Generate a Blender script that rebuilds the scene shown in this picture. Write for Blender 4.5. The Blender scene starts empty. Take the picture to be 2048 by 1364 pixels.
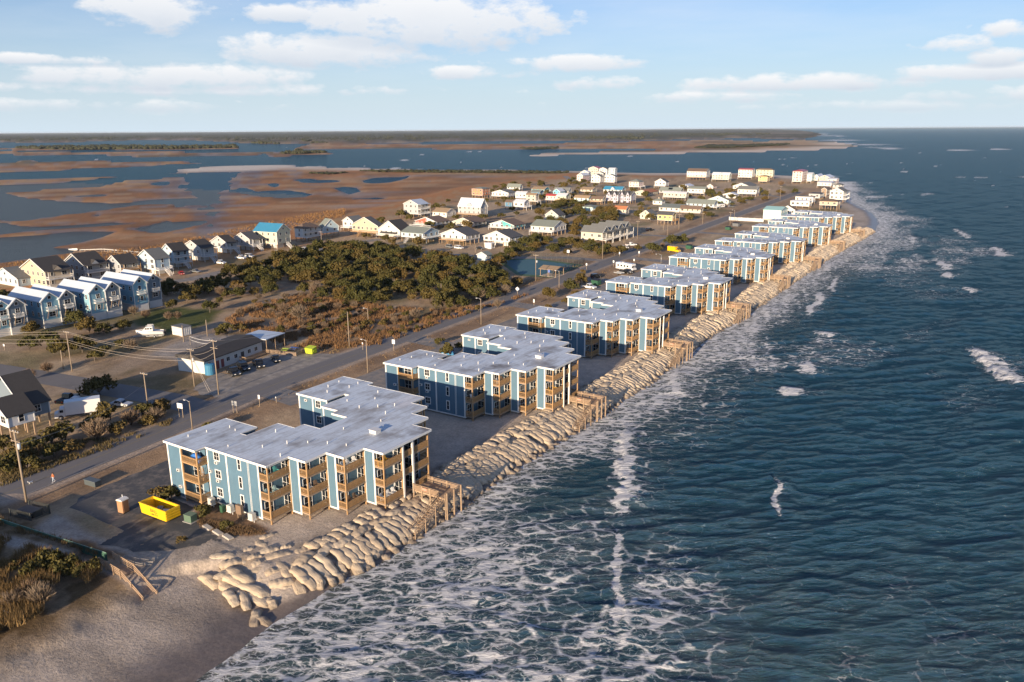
import bpy, math, random
import numpy as np
from mathutils import Matrix, Vector
from mathutils.geometry import tessellate_polygon

rng = random.Random(7)
nr = np.random.default_rng(11)
SC = bpy.context.scene
COL = SC.collection

# ---------------------------------------------------------------- camera
FPX, CXP, CYP, CH = 1593.0, 1024.0, 682.0, 60.0      # 28 mm lens on a 36 mm sensor, drone 60 m above the sea
PITCH, ROLL = math.atan2(423.0, FPX), math.radians(0.36)
_f = np.array([0, math.cos(PITCH), -math.sin(PITCH)]); _r = np.array([1.0, 0, 0]); _u = np.cross(_r, _f)
_c, _s = math.cos(ROLL), math.sin(ROLL)
RX, UX = _c*_r - _s*_u, _s*_r + _c*_u
cam = bpy.data.cameras.new('camera'); cam.sensor_width = 36; cam.lens = FPX/2048*36
cam.clip_start = 1; cam.clip_end = 200000
camo = bpy.data.objects.new('camera', cam); COL.objects.link(camo)
m = Matrix.Identity(4)
for i in range(3):
    m[i][0], m[i][1], m[i][2] = RX[i], UX[i], -_f[i]
m[2][3] = CH
camo.matrix_world = m
SC.camera = camo

# ---------------------------------------------------------------- light
SUN_DIR = math.radians(65.0)       # the light travels towards this bearing (from +x)
SUN_EL = math.radians(10.5)
SKY_STRENGTH, SUN_STRENGTH, EXPOSURE = 0.095, 5.0, 0.80
SC.view_settings.view_transform = 'Standard'; SC.view_settings.look = 'None'
SC.view_settings.exposure = EXPOSURE; SC.view_settings.gamma = 1.0
SC.view_settings.use_curve_mapping = False
sl = bpy.data.lights.new('sun', 'SUN'); sl.energy = SUN_STRENGTH; sl.angle = math.radians(0.5); sl.color = (1.0, 0.79, 0.56)
so = bpy.data.objects.new('sun', sl); COL.objects.link(so)
tv = Vector((math.cos(SUN_DIR)*math.cos(SUN_EL), math.sin(SUN_DIR)*math.cos(SUN_EL), -math.sin(SUN_EL)))
so.rotation_euler = tv.to_track_quat('-Z', 'Y').to_euler(); so.location = (-200, -300, 200)

world = bpy.data.worlds.new('World'); SC.world = world; world.use_nodes = True
wn, wl = world.node_tree.nodes, world.node_tree.links
wn.clear()
def WN(t, **k):
    n = wn.new(t)
    for a, v in k.items(): setattr(n, a, v)
    return n
def wmath(op, a, b=None, c=None, clamp=False):
    n = WN('ShaderNodeMath', operation=op, use_clamp=clamp)
    for i, v in enumerate((a, b, c)):
        if v is None: continue
        if isinstance(v, (int, float)): n.inputs[i].default_value = v
        else: wl.new(v, n.inputs[i])
    return n.outputs[0]
wout = WN('ShaderNodeOutputWorld'); wbg = WN('ShaderNodeBackground'); wbg.inputs[1].default_value = SKY_STRENGTH
sky = WN('ShaderNodeTexSky', sky_type='NISHITA', sun_disc=False)
sky.sun_elevation = SUN_EL
sky.sun_rotation = math.atan2(-math.cos(SUN_DIR), -math.sin(SUN_DIR))
sky.altitude = 60; sky.air_density = 1.0; sky.dust_density = 0.6; sky.ozone_density = 1.6
tc = WN('ShaderNodeTexCoord'); sep = WN('ShaderNodeSeparateXYZ'); wl.new(tc.outputs['Generated'], sep.inputs[0])
X, Y, Z = sep.outputs
az = wmath('ARCTAN2', X, Y); el = wmath('ARCSINE', Z)
zc = wmath('ADD', wmath('MAXIMUM', Z, 0.0), 0.05)
comb = WN('ShaderNodeCombineXYZ')
wl.new(wmath('DIVIDE', X, zc), comb.inputs[0]); wl.new(wmath('MULTIPLY', wmath('DIVIDE', Y, zc), 1.0), comb.inputs[1])
def wnoise(scale, detail, rough, vec, w=0.0):
    n = WN('ShaderNodeTexNoise', noise_dimensions='4D'); n.inputs['W'].default_value = w
    n.inputs['Scale'].default_value = scale; n.inputs['Detail'].default_value = detail; n.inputs['Roughness'].default_value = rough
    wl.new(vec, n.inputs['Vector']); return n.outputs[0]
# angular space for the ragged outlines of the cumulus
comb2 = WN('ShaderNodeCombineXYZ'); wl.new(az, comb2.inputs[0]); wl.new(wmath('MULTIPLY', el, 2.2), comb2.inputs[1])
rag = wnoise(16.0, 7.0, 0.62, comb2.outputs[0], 1.3)
deck = wnoise(0.42, 6.0, 0.6, comb.outputs[0], 4.1)
# cumulus banks at their bearing and elevation (degrees): az, el, half width, half height, weight
CL = [(-4.6, 7.0, 9.5, 2.0, 1.0), (-11.8, 5.2, 7.5, 1.25, 1.0), (-22.3, 7.2, 4.6, 1.4, 0.9), (-15.2, 7.3, 2.2, 0.7, 0.8),
      (-2.2, 3.75, 4.6, 0.5, 0.8), (4.4, 4.3, 6.0, 0.65, 0.85), (6.1, 3.05, 3.2, 0.6, 0.75), (-23.0, 3.4, 9.5, 0.95, 0.75),
      (-31.0, 4.2, 9, 0.35, 0.7), (-20, 2.6, 16, 0.45, 0.6), (21.0, 2.85, 9.0, 0.6, 0.75), (27.3, 4.7, 2.6, 0.6, 0.8), (29.9, 4.0, 2.0, 0.6, 0.85),
      (29.5, 3.2, 6.5, 0.6, 0.9), (31.5, 1.9, 6, 0.5, 0.6), (31.3, 5.4, 1.9, 0.6, 0.8), (-15.0, 9.0, 5, 0.7, 0.8), (9, 8.9, 3, 0.5, 0.6),
      (14.0, 2.0, 5, 0.4, 0.4), (-27.5, 1.6, 10, 0.4, 0.35), (24, 1.3, 8, 0.35, 0.4)]
mask = None; lowm = None
for a0, e0, ra, re, w in CL:
    dx = wmath('DIVIDE', wmath('SUBTRACT', az, math.radians(a0)), math.radians(ra))
    dy = wmath('DIVIDE', wmath('SUBTRACT', el, math.radians(e0)), math.radians(re))
    d = wmath('SUBTRACT', 1.0, wmath('ADD', wmath('MULTIPLY', dx, dx), wmath('MULTIPLY', dy, dy)))
    d = wmath('MULTIPLY', wmath('MAXIMUM', d, -2.0), w)
    # how far below the bank's middle this direction lies: the flat grey bases
    lo = wmath('MULTIPLY', wmath('MULTIPLY_ADD', dy, -0.55, 0.35, clamp=True), wmath('MULTIPLY_ADD', d, 1.1, 0.75, clamp=True))
    mask = d if mask is None else wmath('MAXIMUM', mask, d)
    lowm = lo if lowm is None else wmath('MAXIMUM', lowm, lo)
mm = wmath('ADD', wmath('MULTIPLY', mask, 0.62), wmath('MULTIPLY', wmath('SUBTRACT', rag, 0.5), 2.6))
c1 = wmath('MULTIPLY', wmath('SUBTRACT', mm, 0.02), 2.6, clamp=True)
c2 = wmath('MULTIPLY', wmath('SUBTRACT', deck, 0.475), 3.4, clamp=True)
front = wmath('MULTIPLY_ADD', Y, 3.0, 0.0, clamp=True)                # the banks stand to seaward and inland ahead
cov = wmath('MAXIMUM', wmath('MULTIPLY', c1, front), wmath('MULTIPLY', c2, wmath('MULTIPLY_ADD', el, 2.2, 0.02, clamp=True)))  # extra cloud cover overhead, out of view, added to brighten the shaded ground
cov = wmath('MULTIPLY', cov, wmath('MULTIPLY_ADD', el, 26.0, -0.05, clamp=True))
cov = wmath('MULTIPLY', cov, 0.93)
veil = wmath('MULTIPLY', wmath('POWER', wmath('SUBTRACT', 1.0, wmath('MINIMUM', wmath('MAXIMUM', wmath('MULTIPLY', el, 3.6), 0.0), 1.0)), 1.75), 0.94)
def wmix(fac, a, b):
    n = WN('ShaderNodeMix', data_type='RGBA')
    if isinstance(fac, (int, float)): n.inputs[0].default_value = fac
    else: wl.new(fac, n.inputs[0])
    for v, s in ((a, 6), (b, 7)):
        if isinstance(v, tuple): n.inputs[s].default_value = (*v, 1)
        else: wl.new(v, n.inputs[s])
    return n.outputs[2]
KS = 1.0/SKY_STRENGTH
def K(r, g, b): return (r*KS, g*KS, b*KS)
CLOUD_HI, CLOUD_LO, VEIL = K(.56, .56, .565), K(.33, .375, .44), K(.40, .475, .54)
tint = WN('ShaderNodeMix', data_type='RGBA', blend_type='MULTIPLY'); tint.inputs[0].default_value = 1.0; wl.new(sky.outputs[0], tint.inputs[6]); tint.inputs[7].default_value = (.46, .63, 1.0, 1)
s1 = wmix(veil, tint.outputs[2], VEIL)
shade = wmath('MULTIPLY', lowm, wmath('MULTIPLY_ADD', rag, 1.2, 0.25), clamp=True)
ccol = wmix(shade, CLOUD_HI, CLOUD_LO)
s2 = wmix(cov, s1, ccol)
wl.new(s2, wbg.inputs[0]); wl.new(wbg.outputs[0], wout.inputs[0])

# ---------------------------------------------------------------- frames
A0 = math.radians(-33.0)
EX = np.array([math.cos(A0), math.sin(A0)]); EY = np.array([-math.sin(A0), math.cos(A0)])
OO = np.array([-19.71, 114.18])
def LW(x, y):                                   # coast frame (x to the sea, y along the shore) -> world
    return OO + x*EX + y*EY
def at(px, py, z=2.5):                          # the place on level z seen at a pixel of the photograph
    d = (px-CXP)/FPX*RX - (py-CYP)/FPX*UX + _f
    t = (z-CH)/d[2]
    return d[:2]*t
def atv(px, py, z=2.5):
    p = at(px, py, z); return Vector((p[0], p[1], z))
def pix(p):
    d = np.array(p, float) - (0, 0, CH); w = d @ _f
    return CXP + FPX*(d @ RX)/w, CYP - FPX*(d @ UX)/w
def loc(p):
    d = np.asarray(p)[..., :2] - OO
    return d @ EX, d @ EY

# ---------------------------------------------------------------- noise in numpy
def _h(ix, iy, s):
    n = (ix.astype(np.int64)*374761393 + iy.astype(np.int64)*668265263 + s*1442695041) & 0xffffffff
    n = ((n ^ (n >> 13))*1274126177) & 0xffffffff
    return ((n ^ (n >> 16)) & 0xffff)/65535.0
def vn(x, y, s=0):
    ix, iy = np.floor(x), np.floor(y); fx, fy = x-ix, y-iy
    fx = fx*fx*(3-2*fx); fy = fy*fy*(3-2*fy)
    a, b = _h(ix, iy, s), _h(ix+1, iy, s); c, d = _h(ix, iy+1, s), _h(ix+1, iy+1, s)
    return (a+(b-a)*fx)*(1-fy) + (c+(d-c)*fx)*fy
def fbm(x, y, o=4, s=0):
    r = 0; a = 0.5; t = 0
    for i in range(o):
        r = r + a*vn(x*2**i, y*2**i, s+i*17); t += a; a *= 0.5
    return r/t
def ss(a, b, x):
    t = np.clip((x-a)/(b-a), 0, 1); return t*t*(3-2*t)
def sdist(px, py, poly):                        # signed distance to polygon, + inside
    poly = np.asarray(poly, float); n = len(poly)
    d2 = np.full(px.shape, 1e18); ins = np.zeros(px.shape, bool)
    for i in range(n):
        a, b = poly[i], poly[(i+1) % n]; e = b-a
        L2 = max(e @ e, 1e-9)
        t = np.clip(((px-a[0])*e[0] + (py-a[1])*e[1])/L2, 0, 1)
        d2 = np.minimum(d2, (px-a[0]-t*e[0])**2 + (py-a[1]-t*e[1])**2)
        c = (a[1] > py) != (b[1] > py)
        if abs(e[1]) > 1e-12: ins ^= c & (px < a[0] + (py-a[1])*e[0]/e[1])
    d = np.sqrt(d2); return np.where(ins, d, -d)
def ldist(px, py, line):                        # distance to polyline, parameter along it, side
    d2 = np.full(px.shape, 1e18); tt = np.zeros(px.shape); sd = np.zeros(px.shape); acc = 0
    for a, b in zip(line[:-1], line[1:]):
        a = np.asarray(a, float); e = np.asarray(b, float)-a; L = math.hypot(*e)
        t = np.clip(((px-a[0])*e[0] + (py-a[1])*e[1])/(L*L), 0, 1)
        dx, dy = px-a[0]-t*e[0], py-a[1]-t*e[1]; q = dx*dx+dy*dy
        k = q < d2; d2 = np.where(k, q, d2); tt = np.where(k, acc+t*L, tt); sd = np.where(k, np.sign(e[0]*dy-e[1]*dx), sd)
        acc += L
    return np.sqrt(d2), tt/acc, sd

# ---------------------------------------------------------------- objects
def setp(o, label=None, cat=None, group=None, kind=None):
    if label: o['label'] = label
    if cat: o['category'] = cat
    if group: o['group'] = group
    if kind: o['kind'] = kind
    return o
def empty(name, loc, rz=0.0, **k):
    o = bpy.data.objects.new(name, None); COL.objects.link(o); o.empty_display_size = 0.3
    o.location = loc if len(loc) == 3 else (loc[0], loc[1], 2.5); o.rotation_euler = (0, 0, rz)
    return setp(o, **k)
def link(name, me, parent=None, loc=None, rot=None, scale=None, **k):
    o = bpy.data.objects.new(name, me); COL.objects.link(o)
    if parent is not None: o.parent = parent
    if loc is not None: o.location = loc
    if rot is not None: o.rotation_euler = rot if not isinstance(rot, (int, float)) else (0, 0, rot)
    if scale is not None: o.scale = scale if not isinstance(scale, (int, float)) else (scale,)*3
    return setp(o, **k)
KIDS = {}
def copy_tree(o, parent=None):
    c = o.copy(); COL.objects.link(c); c.parent = parent
    for ch in o.children: copy_tree(ch, c)
    return c
_O1 = ['', 'first', 'second', 'third', 'fourth', 'fifth', 'sixth', 'seventh', 'eighth', 'ninth', 'tenth', 'eleventh', 'twelfth', 'thirteenth', 'fourteenth', 'fifteenth', 'sixteenth', 'seventeenth', 'eighteenth', 'nineteenth']
_TN = ['', '', 'twenty', 'thirty', 'forty', 'fifty', 'sixty', 'seventy', 'eighty', 'ninety']
def ordw(n):
    if n < 20: return _O1[n]
    if n % 10 == 0: return _TN[n//10][:-1]+'ieth'
    return _TN[n//10]+' '+_O1[n % 10]
class MB:
    def __init__(s): s.v = []; s.f = []
    def quad(s, *p):
        b = len(s.v); s.v += [tuple(q) for q in p]; s.f.append(tuple(range(b, b+len(p)))); return s
    def box(s, x0, x1, y0, y1, z0, z1, M=None):
        c = [(x0, y0, z0), (x1, y0, z0), (x1, y1, z0), (x0, y1, z0), (x0, y0, z1), (x1, y0, z1), (x1, y1, z1), (x0, y1, z1)]
        if M is not None: c = [tuple(M @ Vector(q)) for q in c]
        b = len(s.v); s.v += c
        s.f += [tuple(b+i for i in q) for q in ((0, 3, 2, 1), (4, 5, 6, 7), (0, 1, 5, 4), (1, 2, 6, 5), (2, 3, 7, 6), (3, 0, 4, 7))]
        return s
    def bar(s, a, b, w, h=None):                # square bar from a to b
        a, b = Vector(a), Vector(b); d = b-a; L = d.length; h = h or w
        M = Matrix.Translation(a) @ d.to_track_quat('X', 'Z').to_matrix().to_4x4()
        return s.box(0, L, -w/2, w/2, -h/2, h/2, M)
    def tube(s, pts, rad, n=6, cap=True):
        pts = [Vector(p) for p in pts]; rad = rad if isinstance(rad, (list, tuple)) else [rad]*len(pts)
        b = len(s.v)
        for i, p in enumerate(pts):
            d = (pts[min(i+1, len(pts)-1)]-pts[max(i-1, 0)]); q = d.to_track_quat('Z', 'Y')
            for k in range(n):
                a = 2*math.pi*k/n
                s.v.append(tuple(p + q @ Vector((math.cos(a)*rad[i], math.sin(a)*rad[i], 0))))
        for i in range(len(pts)-1):
            for k in range(n):
                s.f.append((b+i*n+k, b+i*n+(k+1) % n, b+(i+1)*n+(k+1) % n, b+(i+1)*n+k))
        if cap:
            s.f.append(tuple(b+k for k in range(n))[::-1]); s.f.append(tuple(b+(len(pts)-1)*n+k for k in range(n)))
        return s
    def prism(s, poly, z0, z1):
        n = len(poly); b = len(s.v)
        ar = sum(poly[i][0]*poly[(i+1) % n][1]-poly[(i+1) % n][0]*poly[i][1] for i in range(n))
        if ar < 0: poly = poly[::-1]
        s.v += [(x, y, z0) for x, y in poly] + [(x, y, z1) for x, y in poly]
        for i in range(n): s.f.append((b+i, b+(i+1) % n, b+n+(i+1) % n, b+n+i))
        for t in tessellate_polygon([[Vector((x, y, 0)) for x, y in poly]]):
            (x1, y1), (x2, y2), (x3, y3) = (poly[i] for i in t)
            if (x2-x1)*(y3-y1)-(x3-x1)*(y2-y1) < 0: t = t[::-1]
            s.f.append(tuple(b+n+i for i in t)); s.f.append(tuple(b+i for i in t[::-1]))
        return s
    def extr(s, prof, x0, x1, axis='x'):        # profile (a,z) convex, extruded along x or y
        n = len(prof); b = len(s.v)
        for t in (x0, x1):
            s.v += [((t, a, z) if axis == 'x' else (a, t, z)) for a, z in prof]
        for i in range(n): s.f.append((b+i, b+n+i, b+n+(i+1) % n, b+(i+1) % n))
        s.f.append(tuple(b+i for i in range(n))); s.f.append(tuple(b+n+i for i in range(n))[::-1])
        return s
    def add(s, verts, faces):
        b = len(s.v); s.v += [tuple(q) for q in verts]; s.f += [tuple(b+i for i in f) for f in faces]; return s
    def mesh(s, name, mat, smooth=False):
        me = bpy.data.meshes.new(name); me.from_pydata(s.v, [], s.f)
        if mat is not None: me.materials.append(mat)
        if smooth: me.shade_smooth()
        return me
    def build(s, name, mat, parent=None, smooth=False, **k):
        return link(name, s.mesh(name, mat, smooth), parent, **k)
def npmesh(name, V, Fq, mat, smooth=True, fsize=4):
    me = bpy.data.meshes.new(name); V = np.ascontiguousarray(V, np.float32); Fq = np.ascontiguousarray(Fq, np.int32)
    me.vertices.add(len(V)); me.vertices.foreach_set('co', V.ravel())
    nf = len(Fq); me.loops.add(nf*fsize); me.loops.foreach_set('vertex_index', Fq.ravel())
    me.polygons.add(nf); me.polygons.foreach_set('loop_start', np.arange(nf, dtype=np.int32)*fsize)
    me.polygons.foreach_set('loop_total', np.full(nf, fsize, np.int32))
    if mat is not None: me.materials.append(mat)
    me.update(calc_edges=True)
    me.polygons.foreach_set('use_smooth', np.full(nf, smooth))
    return me
def fattr(me, name, arr):
    a = me.attributes.new(name, 'FLOAT', 'POINT'); a.data.foreach_set('value', np.ascontiguousarray(arr, np.float32))
def cattr(me, name, arr):
    a = me.attributes.new(name, 'FLOAT_COLOR', 'POINT')
    c = np.ones((len(arr), 4), np.float32); c[:, :3] = arr; a.data.foreach_set('color', c.ravel())

# ---------------------------------------------------------------- materials
class NT:
    def __init__(s, name):
        s.m = bpy.data.materials.new(name); s.m.use_nodes = True; s.t = s.m.node_tree; s.n = s.t.nodes; s.l = s.t.links
        s.b = s.n['Principled BSDF']
    def new(s, t, **k):
        n = s.n.new(t)
        for a, v in k.items(): setattr(n, a, v)
        return n
    def put(s, sock, v):
        if isinstance(v, (int, float)): sock.default_value = v
        elif isinstance(v, (tuple, list)): sock.default_value = (*v, 1) if len(v) == 3 and sock.type == 'RGBA' else v
        else: s.l.new(v, sock)
    def math(s, op, a, b=None, c=None, clamp=False):
        n = s.new('ShaderNodeMath', operation=op, use_clamp=clamp)
        for i, v in enumerate((a, b, c)):
            if v is not None: s.put(n.inputs[i], v)
        return n.outputs[0]
    def mix(s, f, a, b, mode='MIX'):
        n = s.new('ShaderNodeMix', data_type='RGBA', blend_type=mode)
        s.put(n.inputs[0], f); s.put(n.inputs[6], a); s.put(n.inputs[7], b); return n.outputs[2]
    def coord(s, kind='Object', scale=(1, 1, 1), rot=(0, 0, 0)):
        c = s.new('ShaderNodeTexCoord').outputs[kind] if kind != 'Position' else s.new('ShaderNodeNewGeometry').outputs['Position']
        mp = s.new('ShaderNodeMapping'); mp.inputs['Scale'].default_value = scale; mp.inputs['Rotation'].default_value = rot
        s.l.new(c, mp.inputs[0]); return mp.outputs[0]
    def noise(s, vec, scale, detail=4, rough=0.55, out=0):
        n = s.new('ShaderNodeTexNoise'); n.inputs['Scale'].default_value = scale; n.inputs['Detail'].default_value = detail
        n.inputs['Roughness'].default_value = rough; s.l.new(vec, n.inputs['Vector']); return n.outputs[out]
    def bump(s, h, strength=0.4, dist=0.05, normal=None):
        n = s.new('ShaderNodeBump'); n.inputs['Strength'].default_value = strength; n.inputs['Distance'].default_value = dist
        s.l.new(h, n.inputs['Height'])
        if normal is not None: s.l.new(normal, n.inputs['Normal'])
        s.l.new(n.outputs[0], s.b.inputs['Normal']); return n.outputs[0]
    def rnd(s): return s.new('ShaderNodeObjectInfo').outputs['Random']
    def attr(s, name, out='Fac'): return s.new('ShaderNodeAttribute', attribute_name=name).outputs[out]
MATS = {}
def paint(name, col, rough=0.6, var=0.18, scale=1.5, kind='Object', stretch=(1, 1, 1), bump=0.0, metal=0.0, hue=0.0, dirt=0.0):
    if name in MATS: return MATS[name]
    t = NT(name); v = t.coord(kind, stretch)
    n = t.noise(v, scale, 5, 0.6)
    f = t.math('MULTIPLY_ADD', n, 2*var, 1-var)
    if hue: f = t.math('MULTIPLY', f, t.math('MULTIPLY_ADD', t.rnd(), 2*hue, 1-hue))
    c = t.mix(1.0, col, f, 'MULTIPLY')
    if dirt:
        n2 = t.noise(v, scale*0.4, 6, 0.65)
        c = t.mix(t.math('MULTIPLY', t.math('SUBTRACT', n2, 0.5, clamp=True), dirt*4, clamp=True), c, (0.12, 0.10, 0.08))
    t.put(t.b.inputs['Base Color'], c); t.b.inputs['Roughness'].default_value = rough; t.b.inputs['Metallic'].default_value = metal
    if bump: t.bump(t.noise(v, scale*8, 3), bump, 0.02)
    MATS[name] = t.m; return t.m
# ================================================================ LAND
SHORE = np.array([(-90, 14), (-60, 9), (-40, 7.1), (-33, 6.5), (-28, 5.6), (-15, 6.0), (-10, 7.2), (0, 7), (20, 6.3), (90, 6.5), (123, 4.5), (143, 3.5), (163, 4.5),
                  (220, 3), (321, 1), (387, 2), (430, 2), (480, -3), (540, -16), (648, -55), (885, -103)], float)
ROADC = np.array([(-200, -46), (-60, -55), (-30, -57), (-20, -58), (-7, -59.4), (2.5, -60.5), (12, -62.2), (19, -63.3), (27, -64.6), (46, -65.8), (67, -66.8), (94, -68.6),
                  (139, -71.2), (176, -73.4), (225, -76.8), (275, -80.2), (328, -83.3), (431, -89.5), (524, -94.5), (619, -100), (700, -106)], float)
def shore(y): return np.interp(y, SHORE[:, 0], SHORE[:, 1])
def roadc(y): return np.interp(y, ROADC[:, 0], ROADC[:, 1])
P = lambda pts, z=0.3: [at(x, y, z) for x, y in pts]
ocean_side = [LW(x, y) for y, x in SHORE]
inlet_side = P([(1668, 358), (1600, 351), (1500, 345.5), (1400, 345), (1300, 345.5), (1140, 341), (1000, 339), (850, 338), (740, 336.5), (640, 335), (560, 331), (470, 334), (390, 343), (330, 347),
                (385, 351), (300, 356), (250, 360), (200, 371), (100, 377), (20, 383), (-150, 388)])
MAIN = ocean_side + inlet_side + [np.array((-700., 560.)), np.array((-700., 60.)), np.array((-120., 20.))]
POOLS = [P(p) for p in (
    [(-260, 386), (0, 383), (25, 385), (55, 394), (100, 398), (150, 402), (235, 407), (300, 400), (380, 397), (440, 400), (380, 405), (300, 407), (210, 420), (130, 430), (60, 440), (0, 441), (-260, 452)],
    [(-200, 449), (0, 447), (30, 446), (60, 452), (130, 449), (230, 444), (310, 444), (210, 452), (120, 457), (60, 462), (0, 470), (-200, 470)],
    [(-400, 480), (0, 475), (60, 470), (160, 461), (240, 462), (215, 474), (160, 487), (120, 492), (170, 495), (172, 502), (100, 512), (40, 522), (0, 527), (-400, 545)],
    [(258, 458), (290, 450), (310, 445), (340, 438), (350, 443), (437, 440), (420, 447), (380, 456), (330, 464), (290, 466)],
    [(424, 387), (465, 377), (500, 376), (520, 383), (560, 381), (610, 382), (645, 390), (620, 393), (560, 395), (505, 390), (465, 384)],
    [(517, 371), (560, 365), (575, 370), (560, 373)],
    [(575, 361), (620, 358), (690, 360), (688, 364), (620, 365)],
    [(715, 363), (740, 356), (780, 354), (830, 351), (820, 357), (770, 366), (730, 366)],
    [(700, 396), (780, 394), (770, 398), (705, 398)],
    [(660, 375), (690, 372), (720, 373), (730, 383), (700, 390), (680, 382)],
    [(180, 430), (200, 426), (215, 429), (190, 433)], [(140, 392), (220, 389), (215, 394), (150, 396)],
    [(290, 366), (340, 362), (350, 367), (300, 371)], [(340, 373), (420, 368), (470, 366), (400, 375)], [(845, 363), (870, 362), (860, 365)],
    [(340, 408), (420, 403), (445, 401), (400, 410), (350, 413)])]
ISLES = [P(p, 0.4) for p in (
    [(-300, 324), (0, 325), (60, 320), (200, 322), (330, 322), (425, 323), (410, 328), (330, 331), (200, 335), (95, 343), (0, 347), (-300, 350)],
    [(-300, 302), (0, 302.5), (300, 303), (560, 304), (500, 312), (300, 315), (210, 309.5), (0, 308.5), (-300, 309)],
    [(-200, 354), (0, 357), (120, 356), (215, 351), (240, 353), (130, 365), (60, 369), (0, 371), (-200, 372)],
    [(530, 311.5), (560, 304.5), (600, 300), (650, 303), (665, 307), (620, 309), (570, 313)],
    [(600, 297), (620, 289.5), (720, 286), (900, 288), (1024, 288.5), (1180, 284), (1330, 281.5), (1450, 278.5), (1520, 283), (1600, 279), (1680, 284), (1735, 293), (1640, 299), (1500, 303.5),
     (1300, 307.5), (1060, 311), (1050, 308), (1180, 303), (1300, 300), (1330, 297), (1200, 298), (1000, 298), (870, 297.5), (700, 296.5)],
    [(-200, 297.5), (-200, 294.5), (25, 297), (60, 295.3), (230, 292.3), (360, 294), (470, 292), (476, 296.5), (350, 299), (120, 300.3)])]
MAINLAND = P([(-900, 286), (0, 284), (100, 284), (200, 282), (290, 279), (400, 280), (480, 284.5), (560, 287), (700, 287), (780, 284), (850, 283), (950, 280.5), (1100, 281), (1250, 281), (1330, 278.5),
              (1450, 276.5), (1500, 274.5), (1540, 277), (1600, 277), (1640, 272), (1640, 267), (1622, 264), (1597, 261)], 0.5) + [np.array((15000., 47000.)), np.array((-60000., 90000.)), np.array((-60000., 8000.))]
SPIT = [P([(380, 343.5), (365, 339), (450, 330.5), (560, 329.3), (660, 333.6), (740, 336), (600, 336.5), (480, 340.5)], 0.3)]
DEV = [np.array((-330., 40.)), at(-330, 590, 2), at(0, 556, 2), at(150, 522, 2), at(300, 511, 2), at(500, 476, 2), at(600, 452, 2), at(690, 431, 2), at(800, 406, 2), at(930, 373, 2), at(1010, 363, 2), at(1100, 353, 2),
       at(1140, 346.5, 2), at(1300, 352, 2), at(1500, 351, 2), at(1600, 357, 2), at(1700, 372, 2), np.array((330., 700.)), np.array((200., 420.)), np.array((0., 110.)), np.array((-40., 40.))]
def fan(na, rs, amax):
    th = np.linspace(-amax, amax, na)
    T, Rr = np.meshgrid(th, rs)
    q = np.arange(len(rs)*na).reshape(len(rs), na)
    Fq = np.stack([q[:-1, :-1], q[:-1, 1:], q[1:, 1:], q[1:, :-1]], -1).reshape(-1, 4)
    return (Rr*np.sin(T)).ravel(), (Rr*np.cos(T)).ravel(), Rr.ravel(), Fq
inv = np.concatenate([np.linspace(1/58., 1/3000., 470), 1/np.geomspace(3150, 90000, 40)])
LXw, LYw, LR, LF = fan(640, 1/inv, math.radians(41))
def soft(x, y): return fbm(x, y, 3, 91)
# wander the outlines a little, more with distance
wob = np.clip(LR*0.006, 0.4, 40)
wx = LXw + (fbm(LXw/(wob*6), LYw/(wob*6), 3, 5)-.5)*wob*3; wy = LYw + (fbm(LXw/(wob*6), LYw/(wob*6), 3, 6)-.5)*wob*3
lx, ly = loc(np.stack([LXw, LYw], -1))
dmain = sdist(LXw, LYw, MAIN); dwm = sdist(wx, wy, MAIN)
pool = np.full(LXw.shape, -1e9)
for p in POOLS: pool = np.maximum(pool, sdist(wx, wy, p))
isle = np.full(LXw.shape, -1e9)
for p in ISLES: isle = np.maximum(isle, sdist(wx, wy, p))
spit = sdist(wx, wy, SPIT[0]); ml = sdist(wx, wy, MAINLAND); dev = sdist(LXw, LYw, DEV)
s_sea = shore(ly) - lx                                # metres landward of the waterline
inl = np.abs(ldist(LXw, LYw, inlet_side[:11])[0])
n1 = fbm(LXw/60, LYw/60, 5, 1); n2 = fbm(LXw/9, LYw/9, 4, 2); n3 = fbm(LXw/260, LYw/90, 5, 3); n4 = fbm(LXw/2.2, LYw/2.2, 3, 4)
nl = fbm(lx/14, ly/3.2, 4, 8)
H = np.full(LXw.shape, -1.6)
# marsh: mostly just above the water, cut by creeks
rsc = np.clip(LR/400, .7, 6)
creek = fbm(LXw/(70*rsc), LYw/(34*rsc), 5, 21)
marsh_h = 0.36 + (creek-0.405)*2.0 + (n2-.5)*.25
west = ss(-40, 320, np.clip(-LXw - 0.10*LYw, -500, 900))
marsh_h = marsh_h + (1-west)*.55
marsh_h = np.minimum(marsh_h, .9)
marsh_h = np.where(pool > -40, np.minimum(marsh_h, 0.30 - pool*.10*np.clip(900/LR, .15, 1.2)), marsh_h)
Hm = np.minimum(marsh_h, -0.9 + dwm*.25)
H = np.where(dmain > 0, Hm, H)
Hi = np.minimum(np.minimum(0.1+isle*.06, .55) + (creek-.5)*1.3, .8)
H = np.where(isle > -5, np.maximum(H, Hi), H)
H = np.where(spit > -10, np.maximum(H, np.minimum(.15+spit*.03, .8)), H)
# built-up ridge and dunes
kd = ss(-14, 3, dev)
H = np.where(dmain > 0, H*(1-kd) + 2.5*kd, H)
dunes = np.where((s_sea > 14) & (ly < -25), ss(-25, -40, ly)*ss(14, 26, s_sea)*ss(70, 40, s_sea)*(0.5+1.6*n2), 0)
H = H + dunes
inl_b = ss(0, 70, inl)*2.2
H = np.where((inl < 80) & (dmain > 0), np.minimum(H, 0.1+inl_b), H)
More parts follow.
